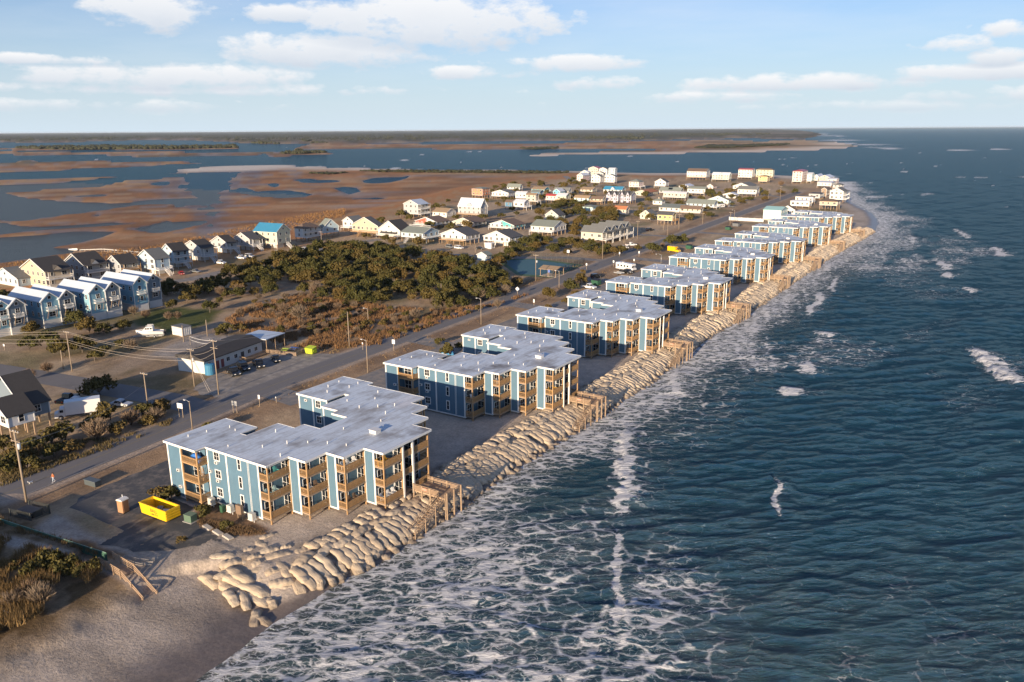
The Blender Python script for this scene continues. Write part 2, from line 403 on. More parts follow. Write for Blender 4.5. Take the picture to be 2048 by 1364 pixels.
# beach and revetment slope
rv = np.interp(s_sea, [-8, 0, 1.0, 4.6, 7.2, 8.5], [-1.3, 0.0, .5, 1.75, 2.45, 2.6])
sc_edge = np.interp(ly, [-60, -34, -31, -28, -24, -20], [21, 20.5, 19.5, 18.5, 15.2, 12]) + (fbm(lx/4, ly/4, 3, 9)-.5)*1.6; sc_w = np.interp(ly, [-60, -36, -33, -30], [3.5, 3.0, 1.0, .8])
bch = np.interp(s_sea, [-12, 0, 6, 13, 16.5], [-0.9, 0.0, .55, 1.0, 1.25]); bch = bch + ss(sc_edge-sc_w*1.4, sc_edge+sc_w*.6, s_sea)*np.maximum(2.5-bch, 0) + (n4-.5)*.10*ss(2, 9, s_sea)
hr = np.interp(s_sea, [-12, 0, 14, 30], [-1.2, 0.0, 1.5, 2.5])
kb = ss(-21, -28, ly); kh = ss(425, 445, ly)
prof = rv*(1-kb)*(1-kh) + bch*kb + hr*kh
prof = np.where((s_sea > 8) & (ly > -21) & (ly < 430), np.minimum(prof, 2.5), prof)
near_sea = (s_sea < 34) & (ly < 900)
H = np.where(near_sea, np.where(s_sea < 34, np.minimum(np.where(s_sea > 30, H, H), np.maximum(prof, -2)), H), H)
H = np.where((kb > .0) & (s_sea < 34) & (s_sea > -12), np.where(s_sea > 21, np.minimum(H, prof+dunes+.0), prof), H)
# forest canopy on the mainland, islets, the far spit
can = np.clip(ml/60, 0, 1)*9*ss(0.30, .5, fbm(LXw/700, LYw/900, 4, 33) + np.clip(ml/9000, 0, .3)) + fbm(LXw/(LR*.006), LYw/(LR*.03), 2, 35)*6*np.clip(ml/60, 0, 1)
H = np.where(ml > 0, np.maximum(H, .5) + can, H)
# ---- colour of the cover (albedo)
def C(*c): return np.array(c)[None, :]
def lay(col, k, c): return col*(1-k[:, None]) + c*k[:, None]
brown = C(.37, .165, .058); brown2 = C(.25, .115, .045); tan = C(.40, .25, .12); mud = C(.135, .110, .105)
sand = C(.54, .45, .365); wet = C(.17, .140, .120); dry = C(.36, .255, .155); olive = C(.075, .070, .026); gravel = C(.37, .325, .28)
col = np.repeat(brown, len(LXw), 0)
col = lay(col, ss(.38, .68, n1), brown2); col = lay(col, ss(.52, .75, n3)*.8, tan); col = lay(col, ss(.45, .75, n2)*.35, C(.16, .11, .05))
col = lay(col, ss(.22, .02, H)*.9, mud)                                          # mud rims of the creeks
col = lay(col, ss(.62, .75, fbm(LXw/120, LYw/28, 4, 41))*.75*ss(-60, 40, -dev), C(.30, .25, .23))   # salt pans
strk = fbm(LXw/90, LYw/16, 5, 47); col = lay(col, ss(.50, .66, strk)*.55*ss(-10, 60, -dev), C(.44, .30, .17)); col = lay(col, ss(.46, .30, strk)*.6*ss(-10, 60, -dev), C(.17, .085, .04)); col = lay(col, ss(.58, .66, fbm(LXw/60, LYw/14, 5, 48))*ss(.62, .30, H)*.8*ss(-10, 60, -dev), C(.24, .20, .19))
col = lay(col, ss(-30, 15, spit), C(.62, .55, .47))
# developed ground: dry winter grass, sand and scrub
g = lay(np.repeat(dry, len(LXw), 0), ss(.42, .62, n2), C(.26, .175, .105)); g = lay(g, ss(.45, .65, n1)*.6, C(.43, .325, .21)); g = lay(g, ss(.55, .72, fbm(LXw/25, LYw/25, 4, 61))*.7, olive*1.5)
g = lay(g, ss(.50, .75, n4)*.30, C(.12, .08, .05))
g = lay(g, ss(75, 12, dev + (n2-.5)*30)*(lx < -205), lay(np.repeat(brown*.9, len(LXw), 0), ss(.4, .65, n2), tan*.8))
col = lay(col, kd, np.minimum(g*1.22, .7))
# lawn behind the blue houses
lawn = sdist(LXw, LYw, P([(262, 648), (300, 617), (370, 612), (455, 622), (420, 650), (330, 665)], 2.5)); col = lay(col, ss(-2, 3, lawn + (n2-.5)*6), C(.085, .095, .020))
lot = sdist(LXw, LYw, P([(0, 790), (120, 760), (330, 690), (400, 660), (520, 668), (470, 700), (420, 770), (300, 800)], 2.5))
col = lay(col, ss(-3, 2, lot + (n2-.5)*6)*.85, C(.27, .19, .115)); col = lay(col, ss(-3, 2, lot)*ss(.5, .7, n2)*.6, C(.10, .085, .03))
# sand round the condominiums, verge of the road
yard = ss(-38, -30, lx + (n2-.5)*5)*ss(-24, -18, ly)*ss(440, 425, ly); col = lay(col, yard, lay(np.repeat(sand*.98, len(LXw), 0), ss(.4, .7, n2)*.35, sand*.72))
dr = np.abs(lx-roadc(ly)); rk = ss(-220, -80, ly)*ss(760, 660, ly)
col = lay(col, ss(16, 9, dr + (n2-.5)*7)*rk*.85, lay(np.repeat(C(.33, .21, .115), len(LXw), 0), ss(.4, .65, n2), C(.22, .14, .08)))
col = lay(col, ss(6.6, 4.2, dr + (n2-.5)*2.2)*rk*.9, C(.40, .32, .25))
# sandy lane and court of sand
lane = ldist(LXw, LYw, P([(90, 790), (240, 740), (330, 690), (450, 640), (500, 622), (548, 598), (640, 575)], 2.5))[0]
col = lay(col, ss(4.5, 1.8, lane + (n2-.5)*4)*.8, C(.36, .27, .185))
vb = sdist(LXw, LYw, P([(300, 712), (384, 671), (425, 668), (492, 677), (478, 692), (415, 726), (360, 722)], 2.5)); col = lay(col, ss(-2, 1, vb + (n2-.5)*4), lay(np.repeat(gravel, len(LXw), 0), ss(.4, .6, n4)*.5, gravel*.62))
# beach, wet sand, tip and dunes
b_k = ss(23, 19.5, s_sea + (nl-.5)*4)*kb + ss(26, 12, s_sea)*kh*ss(.35, .6, n1 + ss(30, 10, s_sea)) + ss(12, 9, s_sea)*(1-kb)*(1-kh)
b_k = np.clip(b_k, 0, 1)*(s_sea < 60); sc = lay(np.repeat(sand*.86, len(LXw), 0), ss(.45, .75, fbm(lx/18, ly/5, 4, 71))*.75, sand*.50)
col = lay(col, b_k, sc)
col = lay(col, ss(90, 30, inl + (n1-.5)*50)*(dmain > 0)*ss(-500, -250, LXw), sand*1.12)
wetk = ss(.95, .42, H + (fbm(lx/20, ly/9, 3, 73)-.5)*.3)*(s_sea < 20)*(s_sea > -30); col = lay(col, wetk, wet)
# foredune of the path and parking corner at lower left
dn = ss(16, 24, s_sea)*ss(-31, -34, ly)*ss(90, 60, s_sea); col = lay(col, dn, lay(np.repeat(C(.13, .085, .04), len(LXw), 0), ss(.4, .6, n4), C(.24, .17, .10)))
pth = ldist(LXw, LYw, [LW(-80, -43), LW(-40, -38.5), LW(-27, -35.6), LW(-20, -33.4), LW(-14, -33.6)])[0]; col = lay(col, ss(1.6, .7, pth), C(.36, .31, .26))
cor = sdist(LXw, LYw, P([(60, 1075), (110, 1030), (200, 1075), (300, 1096), (420, 1085), (470, 1062), (560, 1062), (520, 1110), (440, 1130), (310, 1165), (230, 1130)], 2.5))
col = lay(col, ss(-1, 1, cor + (n2-.5)*2), lay(np.repeat(sand*.80, len(LXw), 0), ss(.42, .7, n4)*.4, sand*.5))
mul = sdist(LXw, LYw, P([(120, 1090), (175, 1083), (262, 1108), (225, 1124), (160, 1105)], 2.5)); col = lay(col, ss(-.8, .6, mul + (n2-.5)*3), lay(np.repeat(C(.30, .175, .08), len(LXw), 0), ss(.4, .6, n4), C(.15, .09, .05)))
bed = sdist(LXw, LYw, [LW(-24.5, -18.6), LW(-17, -19.6), LW(-11.5, -17.5), LW(-9, -14), LW(-25, -13.5)]); col = lay(col, ss(-.8, .6, bed + (n2-.5)*3), lay(np.repeat(C(.21, .125, .07), len(LXw), 0), ss(.4, .6, n4), C(.11, .07, .045)))
# far islands, mainland
fk = ss(-60, 40, ml); col = lay(col, fk, C(.050, .050, .026)); col = lay(col, ss(20, 120, ml)*ss(.50, .66, fbm(LXw/500, LYw/300, 4, 83))*ss(1800, 300, ml)*.9, C(.17, .135, .10))
ik = (isle > -10)*(LR > 1500)
col = lay(col, ik*ss(400, 1500, LXw)*.9, C(.44, .31, .19)); 
fsp = np.abs(ldist(LXw, LYw, P([(1060, 310.5), (1300, 307), (1500, 303), (1640, 298.5), (1735, 293), (1690, 284)], .3))[0]); col = lay(col, ss(170, 60, fsp)*ik, C(.66, .56, .46))
col = lay(col, (isle > 5)*ss(.52, .66, fbm(LXw/300, LYw/200, 4, 87))*ik*.7, C(.07, .065, .03))
wetness = np.clip(np.maximum(wetk, ss(.25, .0, H)*.6*(dev < 0)*(LR < 3000)), 0, 1)
t = NT('ground_cover'); pv = t.coord('Position')
c0 = t.attr('Col', 'Color'); fine = t.noise(pv, 2.6, 8, 0.72); mid = t.noise(pv, .35, 6, .65)
c1_ = t.mix(1.0, c0, t.math('MULTIPLY_ADD', fine, 1.5, 0.25), 'MULTIPLY'); c1_ = t.mix(1.0, c1_, t.math('MULTIPLY_ADD', mid, .8, .6), 'MULTIPLY')
t.put(t.b.inputs['Base Color'], c1_); t.put(t.b.inputs['Roughness'], t.math('MULTIPLY_ADD', t.attr('wet'), -.62, .95))
t.b.inputs['Specular IOR Level'].default_value = 0.3
t.bump(t.math('ADD', t.math('MULTIPLY', fine, t.math('MULTIPLY_ADD', t.attr('wet'), -.95, 1.0)), t.math('MULTIPLY', mid, .6)), .55, .35)
gm = npmesh('ground', np.stack([LXw, LYw, H], -1), LF, t.m); cattr(gm, 'Col', col); fattr(gm, 'wet', wetness)
link('ground', gm, kind='structure')
def ground_z(x, y):
    xx, yy = np.array([float(x)]), np.array([float(y)]); a, b = loc(np.stack([xx, yy], -1)); s = shore(b)-a
    if b[0] < -25: z = np.interp(s, [-12, 0, 6, 13, 16.5, 19, 20.5], [-.9, 0, .55, 1.0, 1.25, 1.3, 2.5])
    else: z = np.interp(s, [-8, 0, 1.0, 4.6, 7.2, 8.5], [-1.3, 0.0, .5, 1.75, 2.45, 2.5])
    return float(z[0])

# ================================================================ SEA
inv = np.concatenate([np.linspace(1/60., 1/2500., 620), 1/np.geomspace(2600, 90000, 50)])
SXw, SYw, SR, SF = fan(760, 1/inv, math.radians(41))
sx, sy = loc(np.stack([SXw, SYw], -1))
off = sx - shore(sy)                                        # metres seaward of the waterline
off = np.where(sy > 900, 400.0, off)
keep_in = sdist(SXw, SYw, MAIN)
open_sea = ss(0, 40, off)
# swell running in to the shore and short wind chop across it
hgt = np.zeros_like(SXw); fadeR = ss(1500, 250, SR)
wr = np.random.default_rng(5)
for i in range(26):
    lam = wr.uniform(1.6, 6.0); ang = math.radians(wr.normal(100, 24)); k = 2*math.pi/lam
    w_ = fbm(SXw/38+i*7.1, SYw/38, 2, 200+i)
    ph = k*(SXw*math.cos(ang) + SYw*math.sin(ang)) + wr.uniform(0, 6.28) + (w_-.5)*7
    hgt += 0.0046*lam*(1-np.abs(np.sin(ph/2)))*2*(w_*1.6)*ss(lam*130, lam*45, SR)
for i in range(4):
    lam = wr.uniform(17, 34); ang = math.radians(-33+180+wr.normal(0, 9)); k = 2*math.pi/lam
    ph = k*(SXw*math.cos(ang) + SYw*math.sin(ang)) + (fbm(SXw/90+i*3, SYw/90, 2, 260+i)-.5)*9
    hgt += 0.10*np.sin(ph)*ss(2500, 300, SR)*ss(5, 60, off)
ca_, sa_ = math.cos(math.radians(12)), math.sin(math.radians(12)); ux_, uy_ = SXw*ca_+SYw*sa_, -SXw*sa_+SYw*ca_
for sc_, am_, sd_ in ((26., .55, 501), (11., .34, 502), (4.6, .17, 503), (2.1, .075, 504)):
    q_ = fbm(ux_/sc_ + 1.3*fbm(ux_/(sc_*3), uy_/(sc_*3), 2, sd_+9), uy_/(sc_*.42), 2, sd_); hgt += am_*(1-np.abs(2*q_-1))*ss(sc_*110, sc_*40, SR)
hgt = (hgt - .62)*(0.30 + 0.70*ss(1, 22, off))*np.where(keep_in > 0, .25, 1.0)
nA = fbm(SXw/26, SYw/26, 4, 301); nB = fbm(sx/9, sy/26, 4, 302); nC = fbm(SXw/3, SYw/3, 3, 303); nD = fbm(SXw/70, SYw/70, 3, 304)
foam = .90*np.exp(-(np.clip(off, 0, 99)/(6.5+4*ss(60, -40, sy)+5*nA))**2)*(.75+.4*nB)
foam += .80*ss(9, 16, off+(nA-.5)*10)*ss(52, 28, off+(nA-.5)*26)*(.45+.8*nB)*ss(30, -60, sy-70*nD)
foam += .46*ss(.42, .62, nD)*ss(85, 35, off)*ss(3, 20, off)*ss(.3, .6, nB)
foam += .34*ss(100, 45, off)*ss(.44, .60, nA)*ss(0, 30, off)*ss(.35, .55, nB)
foam += .48*ss(34, 8, off + (nA-.5)*20)*(sy > 40)*(.3+.9*nB)
foam = np.minimum(foam, .92)*ss(-14, -6, off)
foam *= np.where(sy > 460, ss(60, 5, off), 1)
BREAK = [  # polylines in the coast frame, height, crest half-width of foam, strength
    ([(13.0, 61), (18.5, 48), (23.5, 37), (28.5, 25), (31, 18.5)], .75, 1.7, 1.0), ([(31, 18.5), (36, 8), (40, 0), (44.3, -9.5)], .55, .6, 1.0),
    ([(6.8, 104), (10, 95), (16.5, 81)], .5, 1.0, .95), ([(17, 229), (18.5, 211), (20, 190), (23, 180)], .6, 1.3, 1.0), ([(30.5, 162), (32, 156)], .8, 2.2, 1.0), ([(34, 127), (36.5, 114)], .8, 1.8, .95),
    ([(35, 102), (38.5, 95)], .85, 2.2, 1.0), ([(70, 166), (74, 156), (77, 146), (81, 131)], 1.25, 2.6, 1.0), ([(46.5, 50), (48.5, 45), (50, 40), (53, 33)], .6, .45, .62),
    ([(52, 296), (54, 280)], .7, 2.0, .9), ([(46, 330), (50, 312), (51, 300)], .7, 1.6, .9), ([(30, 330), (33, 316)], .6, 1.5, .8), ([(62, 262), (65, 252)], .6, 1.6, .7), ([(14, 262), (17, 240), (20, 226)], .5, 1.1, .8),
    ([(22, 420), (30, 380)], .5, 1.6, .7), ([(64, 395), (72, 352)], .7, 2.2, .8), ([(40, 470), (52, 420)], .6, 2, .7), ([(4, 300), (8, 270)], .4, 1.5, .8), ([(6, 190), (9, 175)], .4, 1.4, .85), ([(10, 160), (12, 148)], .4, 1.2, .8)]
for line, h_, wd, st in BREAK:
    pl = [LW(*q) for q in line]; c = np.mean(pl, 0); ext = 24 + max(math.hypot(*(np.array(q)-c)) for q in pl)
    k = (np.abs(SXw-c[0]) < ext) & (np.abs(SYw-c[1]) < ext); X_, Y_ = SXw[k], SYw[k]
    jag = (fbm(X_/1.5, Y_/1.5, 4, 320)-.5)*2.6*wd + (fbm(X_/9, Y_/9, 2, 321)-.5)*3.0
    a, b = loc(np.stack([X_, Y_], -1)); d, tp, sd = ldist(X_ + jag*EX[0], Y_ + jag*EX[1], pl)
    # landward face steep, back long
    lx0 = np.interp(b, *(np.array(sorted((q[1], q[0]) for q in line)).T)); fr = a + jag - lx0      # >0 seaward
    ends = np.clip(np.minimum(tp, 1-tp)*5, .15, 1)
    hgt[k] += h_*ends*np.exp(-(d/np.where(fr > 0, 3.2, 1.25))**2) + .14*h_*(fbm(X_/.7, Y_/.7, 3, 325)-.5)*np.exp(-(d/wd)**2)
    fm = st*np.exp(-(d/np.where(fr < 0, wd*1.15, wd*.75))**2)*1.5 + .45*st*np.exp(-(d/(wd*4.5))**2)*(fr > -wd)
    hgt[k] *= 1-.35*np.clip(fm, 0, 1); foam[k] = np.maximum(foam[k], fm*ends*(.62+.75*fbm(X_/2.4, Y_/2.4, 3, 327)))
# caps on the bars and the open sea, surf round the point
bar = np.full(SXw.shape, 0.0)
for pts, wd in (([(1700, 348), (1800, 350), (1900, 353), (2010, 355), (2100, 353)], 9), ([(1735, 294), (1790, 298), (1900, 300), (2010, 298)], 30), ([(1640, 266), (1660, 272), (1690, 284), (1740, 293)], 110), ([(1565, 323), (1625, 322)], 7),
                ([(785, 319), (830, 321), (880, 320)], 9), ([(900, 321.5), (960, 323)], 7), ([(1700, 390), (1760, 395), (1850, 388)], 8), ([(1690, 425), (1700, 395), (1695, 372), (1650, 352)], 16), ([(540, 330), (640, 333), (740, 335.5), (850, 337)], 7)):
    d, tp, sd = ldist(SXw, SYw, P(pts, 0)); bar = np.maximum(bar, np.exp(-(d/wd)**2)*ss(.44, .6, fbm(SXw/(wd*2.2), SYw/(wd*.8), 3, 340)))
foam = np.maximum(foam, bar*1.25)
capn = np.where(SR < 1600, fbm(SXw/16, SYw/9, 4, 350), fbm(SXw/45, SYw/60, 4, 351))
foam = np.maximum(foam, ss(.79, .84, capn)*ss(250, 600, SR)*ss(7000, 2500, SR)*ss(60, 140, off)*.9)
inl_d = ldist(SXw, SYw, inlet_side[:10])[0]
edge = np.maximum(ss(9, 0, np.abs(keep_in))*(SR > 700)*.6, 0); foam = np.maximum(foam, edge*ss(.4, .6, nA)*np.where((SXw > -260) & (inl_d < 14), 1, 0))
foam = np.where(keep_in > 12, 0, foam)
lagoon = ss(2, 30, keep_in)
t = NT('sea_water'); pv = t.coord('Position')
warp = t.new('ShaderNodeVectorMath', operation='ADD'); nz = t.new('ShaderNodeTexNoise'); nz.inputs['Scale'].default_value = .55; nz.inputs['Detail'].default_value = 4; t.l.new(pv, nz.inputs['Vector'])
wsc = t.new('ShaderNodeVectorMath', operation='SCALE'); wsc.inputs['Scale'].default_value = 2.6; t.l.new(nz.outputs['Color'], wsc.inputs[0]); t.l.new(pv, warp.inputs[0]); t.l.new(wsc.outputs[0], warp.inputs[1])
def mapped(src, sc_, rot=0.0):
    mp = t.new('ShaderNodeMapping'); mp.inputs['Scale'].default_value = sc_; mp.inputs['Rotation'].default_value = (0, 0, rot); t.l.new(src, mp.inputs[0]); return mp.outputs[0]
def voro(vec, s_):
    v = t.new('ShaderNodeTexVoronoi', feature='DISTANCE_TO_EDGE', voronoi_dimensions='2D'); v.inputs['Scale'].default_value = s_; t.l.new(vec, v.inputs['Vector']); return v.outputs['Distance']
va = mapped(warp.outputs[0], (.58, 1.25, 1), math.radians(8)); vA = voro(va, .46); vB = voro(va, 1.25)
fn = t.noise(mapped(pv, (.6, 1.4, 1), math.radians(8)), 1.2, 7, .70); fm_ = t.attr('foam'); fmid = t.noise(mapped(pv, (.7, 1.2, 1), math.radians(8)), .30, 4, .6)
# a web whose strands swell and thin; where foam is thick they close up to a sheet with holes
strand = t.math('MULTIPLY', fm_, t.math('MULTIPLY_ADD', fmid, 1.25, -.30))
k1 = t.math('MULTIPLY', t.math('SUBTRACT', t.math('ADD', strand, t.math('MULTIPLY', t.math('SUBTRACT', fn, .5), .30)), t.math('MULTIPLY_ADD', vA, 1.15, .02)), 6.0, clamp=True)
k1b = t.math('MULTIPLY', t.math('SUBTRACT', t.math('MULTIPLY', t.math('SUBTRACT', fm_, .22), t.math('MULTIPLY_ADD', fn, 1.3, -.35)), t.math('MULTIPLY', vB, 1.3)), 5.0, clamp=True)
k2 = t.math('MULTIPLY', t.math('SUBTRACT', t.math('ADD', fm_, t.math('MULTIPLY', t.math('SUBTRACT', fn, .5), 2.6)), 1.0), 3.0, clamp=True)
kf = t.math('MAXIMUM', t.math('MULTIPLY', t.math('MAXIMUM', k1, k1b), t.math('MULTIPLY', fm_, 2.2, clamp=True)), k2)
deep = t.mix(t.noise(pv, .02, 4, .6), (.006, .040, .060), (.008, .056, .086))
deep = t.mix(t.attr('lagoon'), deep, (.005, .040, .080))
deep = t.mix(t.math('MULTIPLY', fm_, .35, clamp=True), deep, (.045, .075, .085))
deep = t.mix(t.attr('shoal'), deep, (.10, .092, .08))
rip = t.noise(mapped(pv, (.45, 1.5, 1), math.radians(-14)), 1.1, 7, .70); rip2 = t.noise(mapped(pv, (.45, 1.5, 1), math.radians(-8)), .30, 5, .62); rip3 = t.noise(mapped(pv, (.5, 1.4, 1), math.radians(-20)), .075, 4, .6)
hh = t.math('ADD', t.math('ADD', t.math('MULTIPLY', rip, .95), t.math('MULTIPLY', t.noise(mapped(pv, (.5, 1.4, 1), math.radians(5)), 2.9, 4, .65), .34)), t.math('ADD', t.math('MULTIPLY', rip2, 1.1), t.math('MULTIPLY', rip3, 1.7))); hh = t.math('ADD', hh, t.math('MULTIPLY', kf, .14))
bn = t.bump(hh, 1.0, 1.0)
# the facets of a choppy sea never turn fully edge-on: its mirror share levels off instead of reaching one
fr = t.new('ShaderNodeFresnel'); fr.inputs['IOR'].default_value = 1.333; t.l.new(bn, fr.inputs['Normal']); F_ = fr.outputs[0]
fac = t.math('DIVIDE', t.math('MULTIPLY', F_, 3.8), t.math('MULTIPLY_ADD', F_, 15.0, 1.0)); fac = t.math('MULTIPLY', fac, t.math('MULTIPLY_ADD', kf, -1.0, 1.0))
df = t.new('ShaderNodeBsdfDiffuse'); t.put(df.inputs['Color'], t.mix(kf, deep, (.74, .75, .77))); t.l.new(bn, df.inputs['Normal'])
gl = t.new('ShaderNodeBsdfGlossy'); gl.inputs['Roughness'].default_value = .085; gl.inputs['Color'].default_value = (.74, .93, 1, 1); t.l.new(bn, gl.inputs['Normal'])
ms = t.new('ShaderNodeMixShader'); t.put(ms.inputs[0], fac); t.l.new(df.outputs[0], ms.inputs[1]); t.l.new(gl.outputs[0], ms.inputs[2])
t.l.new(ms.outputs[0], t.n['Material Output'].inputs['Surface']); t.n.remove(t.b)
sm = npmesh('sea', np.stack([SXw, SYw, hgt], -1), SF, t.m); fattr(sm, 'foam', np.clip(foam, 0, 1.4)); fattr(sm, 'lagoon', lagoon); fattr(sm, 'shoal', ss(6, -1, off)*(sy < 460)*.8)
link('water', sm, kind='structure')
# ================================================================ ROADS (sheets above the ground)
def strip(line, w, z, seg=6.0):
    pts = [np.asarray(p, float) for p in line]; out = [pts[0]]
    for a, b in zip(pts[:-1], pts[1:]):
        n = max(1, int(math.hypot(*(b-a))/seg)); out += [a+(b-a)*(i+1)/n for i in range(n)]
    V = []; Fq = []
    for i, p in enumerate(out):
        d = out[min(i+1, len(out)-1)]-out[max(i-1, 0)]; d /= math.hypot(*d); n = np.array([-d[1], d[0]])
        V += [(*(p+n*w/2), z), (*(p-n*w/2), z)]
        if i: Fq.append((2*i-2, 2*i-1, 2*i+1, 2*i))
    return V, Fq
def asphalt(name, base, sandy, sandc=(.36, .29, .22)):
    t = NT(name); v = t.coord('Position'); n = t.noise(v, .5, 6, .65); f = t.noise(v, 5, 4, .6); b = t.noise(v, .13, 5, .6)
    c = t.mix(1.0, base, t.math('MULTIPLY_ADD', f, .5, .75), 'MULTIPLY')
    c = t.mix(t.math('MULTIPLY', t.math('SUBTRACT', n, 1-sandy), 4, clamp=True), c, sandc)
    c = t.mix(t.math('MULTIPLY', t.math('SUBTRACT', b, .55), 3, clamp=True), c, tuple(x*.6 for x in base))
    t.put(t.b.inputs['Base Color'], c); t.b.inputs['Roughness'].default_value = .85; t.bump(f, .3, .02); return t.m
M_road = asphalt('road_asphalt', (.165, .155, .150), .40); M_lot = asphalt('lot_asphalt', (.075, .075, .076), .52, (.26, .215, .17))
M_lot2 = asphalt('old_lot_asphalt', (.19, .18, .17), .55); M_conc = paint('pale_concrete', (.42, .38, .33), .9, .25, .8, 'Position'); M_gravel = asphalt('gravel_lot', (.24, .215, .185), .55, (.40, .35, .29))
def sheet(name, line, w, z, mat):
    V, Fq = strip(line, w, z); return MB().add(V, Fq).build(name, mat, kind='structure')
road_line = [LW(roadc(y), y) for y in range(-120, 690, 12)]
sheet('road', road_line, 7.4, 2.545, M_road)
M_line = paint('road_marking', (.34, .32, .29), .8, .35, 2.0, 'Position'); M_yel = paint('road_marking_yellow', (.24, .20, .12), .8, .4, 2.0, 'Position')
for o_, mm_, nm in ((-3.4, M_line, 'edge_line'), (3.4, M_line, 'edge_line'), (.12, M_yel, 'centre_line'), (-.12, M_yel, 'centre_line')):
    sheet(nm, [p+o_*EX for p in road_line], .11, 2.552, mm_)
sheet('side_street', [LW(-62.5, 14), LW(-75, 14.5), LW(-90, 12), LW(-108, 9.5), LW(-135, 5), LW(-185, -4)], 7.6, 2.535, M_road)
sheet('rear_street', [at(200, 590), at(311, 568), at(379, 559), at(484, 535), at(600, 509), at(669, 493), at(760, 478)], 7, 2.535, M_lot2)
sheet('court_street', [LW(roadc(236)-2, 237), LW(-100, 236), LW(-122, 222), LW(-150, 216), LW(-190, 206)], 6.5, 2.535, M_lot2)
sheet('village_street', [LW(roadc(330), 331), LW(-110, 329), LW(-160, 322), LW(-230, 312)], 6, 2.535, M_lot2)
sheet('point_street', [at(1570, 395), at(1490, 385), at(1420, 378), at(1240, 372), at(1150, 366), at(1130, 352)], 7, 2.535, M_lot2)
sheet('condo_drive', [LW(-43, 34), LW(-43, 70), LW(-45, 130), LW(-46, 240), LW(-47, 340), LW(-48, 425)], 19, 2.52, M_lot2)
for y in (30, 84, 138, 194, 250, 300, 356): sheet('driveway', [LW(roadc(y)+3, y), LW(-50, y-1)], 7, 2.529, M_lot2)
def poly_sheet(name, pts, z, mat):
    m_ = MB(); pts = [tuple(p) for p in pts]; b = [(x, y, z) for x, y in pts]
    fs = []
    for tt in tessellate_polygon([[Vector((x, y, 0)) for x, y in pts]]):
        (x1, y1), (x2, y2), (x3, y3) = (pts[i] for i in tt)
        fs.append(tt if (x2-x1)*(y3-y1)-(x3-x1)*(y2-y1) > 0 else tt[::-1])
    m_.add(b, fs); return m_.build(name, mat, kind='structure')
def wavy(pts, amp, n=7, seed=1):
    out = []; r = random.Random(seed)
    for a, b in zip(pts, pts[1:]+pts[:1]):
        for i in range(n): out.append(a+(b-a)*i/n + np.array((r.uniform(-amp, amp), r.uniform(-amp, amp))))
    return out
poly_sheet('parking_lot', wavy([LW(-40.5, -29.3), LW(-34, -31.2), LW(-27.5, -30.4), LW(-22, -29.2), LW(-17, -25.8), LW(-13.8, -20.6), LW(-17, -19.8), LW(-24.5, -18.8), LW(-26, -16), LW(-33.3, -16), LW(-33.3, 8), LW(-47, 8), LW(-46.5, -10), LW(-45.8, -23)], .35, 6, 3), 2.53, M_lot)
poly_sheet('gravel_forecourt', wavy([at(395, 788), at(385, 775), at(440, 745), at(478, 752), at(545, 703), at(610, 708), at(690, 706), at(720, 702), at(560, 762), at(460, 797)], .5, 5, 5), 2.528, M_gravel)

# ================================================================ BLUE CONDOMINIUM BLOCKS
t = NT('blue_siding'); v = t.coord('Object'); w_ = t.new('ShaderNodeTexWave', wave_type='BANDS', bands_direction='X'); w_.inputs['Scale'].default_value = 1.25; w_.inputs['Distortion'].default_value = 0
rv_ = t.coord('Object', (1, 1, 1), (0, 0, math.radians(45))); t.l.new(rv_, w_.inputs['Vector'])
g_ = t.math('GREATER_THAN', w_.outputs['Fac'], .07); n_ = t.noise(v, .5, 5, .6); ro_ = t.math('MULTIPLY_ADD', t.rnd(), .22, .89); st_ = t.noise(t.coord('Object', (1, 1, .12)), 1.6, 5, .65)
c_ = t.mix(1.0, (.092, .178, .250), t.math('MULTIPLY', ro_, t.math('MULTIPLY_ADD', n_, .40, .80)), 'MULTIPLY'); c_ = t.mix(t.math('MULTIPLY', t.math('SUBTRACT', st_, .5, clamp=True), .9), c_, (.15, .22, .28))
c_ = t.mix(t.math('MULTIPLY_ADD', g_, -.30, .30), c_, (.04, .08, .10)); t.put(t.b.inputs['Base Color'], c_); t.b.inputs['Roughness'].default_value = .7; M_blue = t.m
t = NT('membrane_roof'); v = t.coord('Object'); oi = t.new('ShaderNodeObjectInfo'); vv = t.new('ShaderNodeVectorMath', operation='ADD'); t.l.new(v, vv.inputs[0])
mr = t.new('ShaderNodeVectorMath', operation='SCALE'); t.l.new(oi.outputs['Location'], mr.inputs[0]); mr.inputs['Scale'].default_value = .37; t.l.new(mr.outputs[0], vv.inputs[1])
mp = t.new('ShaderNodeMapping'); mp.inputs['Scale'].default_value = (1, .42, 1); mp.inputs['Rotation'].default_value = (0, 0, .15); t.l.new(vv.outputs[0], mp.inputs[0])
a_ = t.noise(mp.outputs[0], .30, 6, .62); b_ = t.noise(vv.outputs[0], .16, 4, .5); d_ = t.noise(vv.outputs[0], 2.2, 5, .6)
c_ = t.mix(t.math('MULTIPLY', t.math('SUBTRACT', a_, .47), 5, clamp=True), (.62, .68, .73), (.35, .34, .325)); c_ = t.mix(t.math('MULTIPLY', t.math('SUBTRACT', b_, .56), 6, clamp=True), c_, (.17, .145, .125))
c_ = t.mix(t.math('MULTIPLY', t.math('SUBTRACT', t.noise(vv.outputs[0], .09, 3, .5), .60), 6, clamp=True), c_, (.72, .72, .72)); c_ = t.mix(1.0, c_, t.math('MULTIPLY_ADD', d_, .4, .8), 'MULTIPLY')
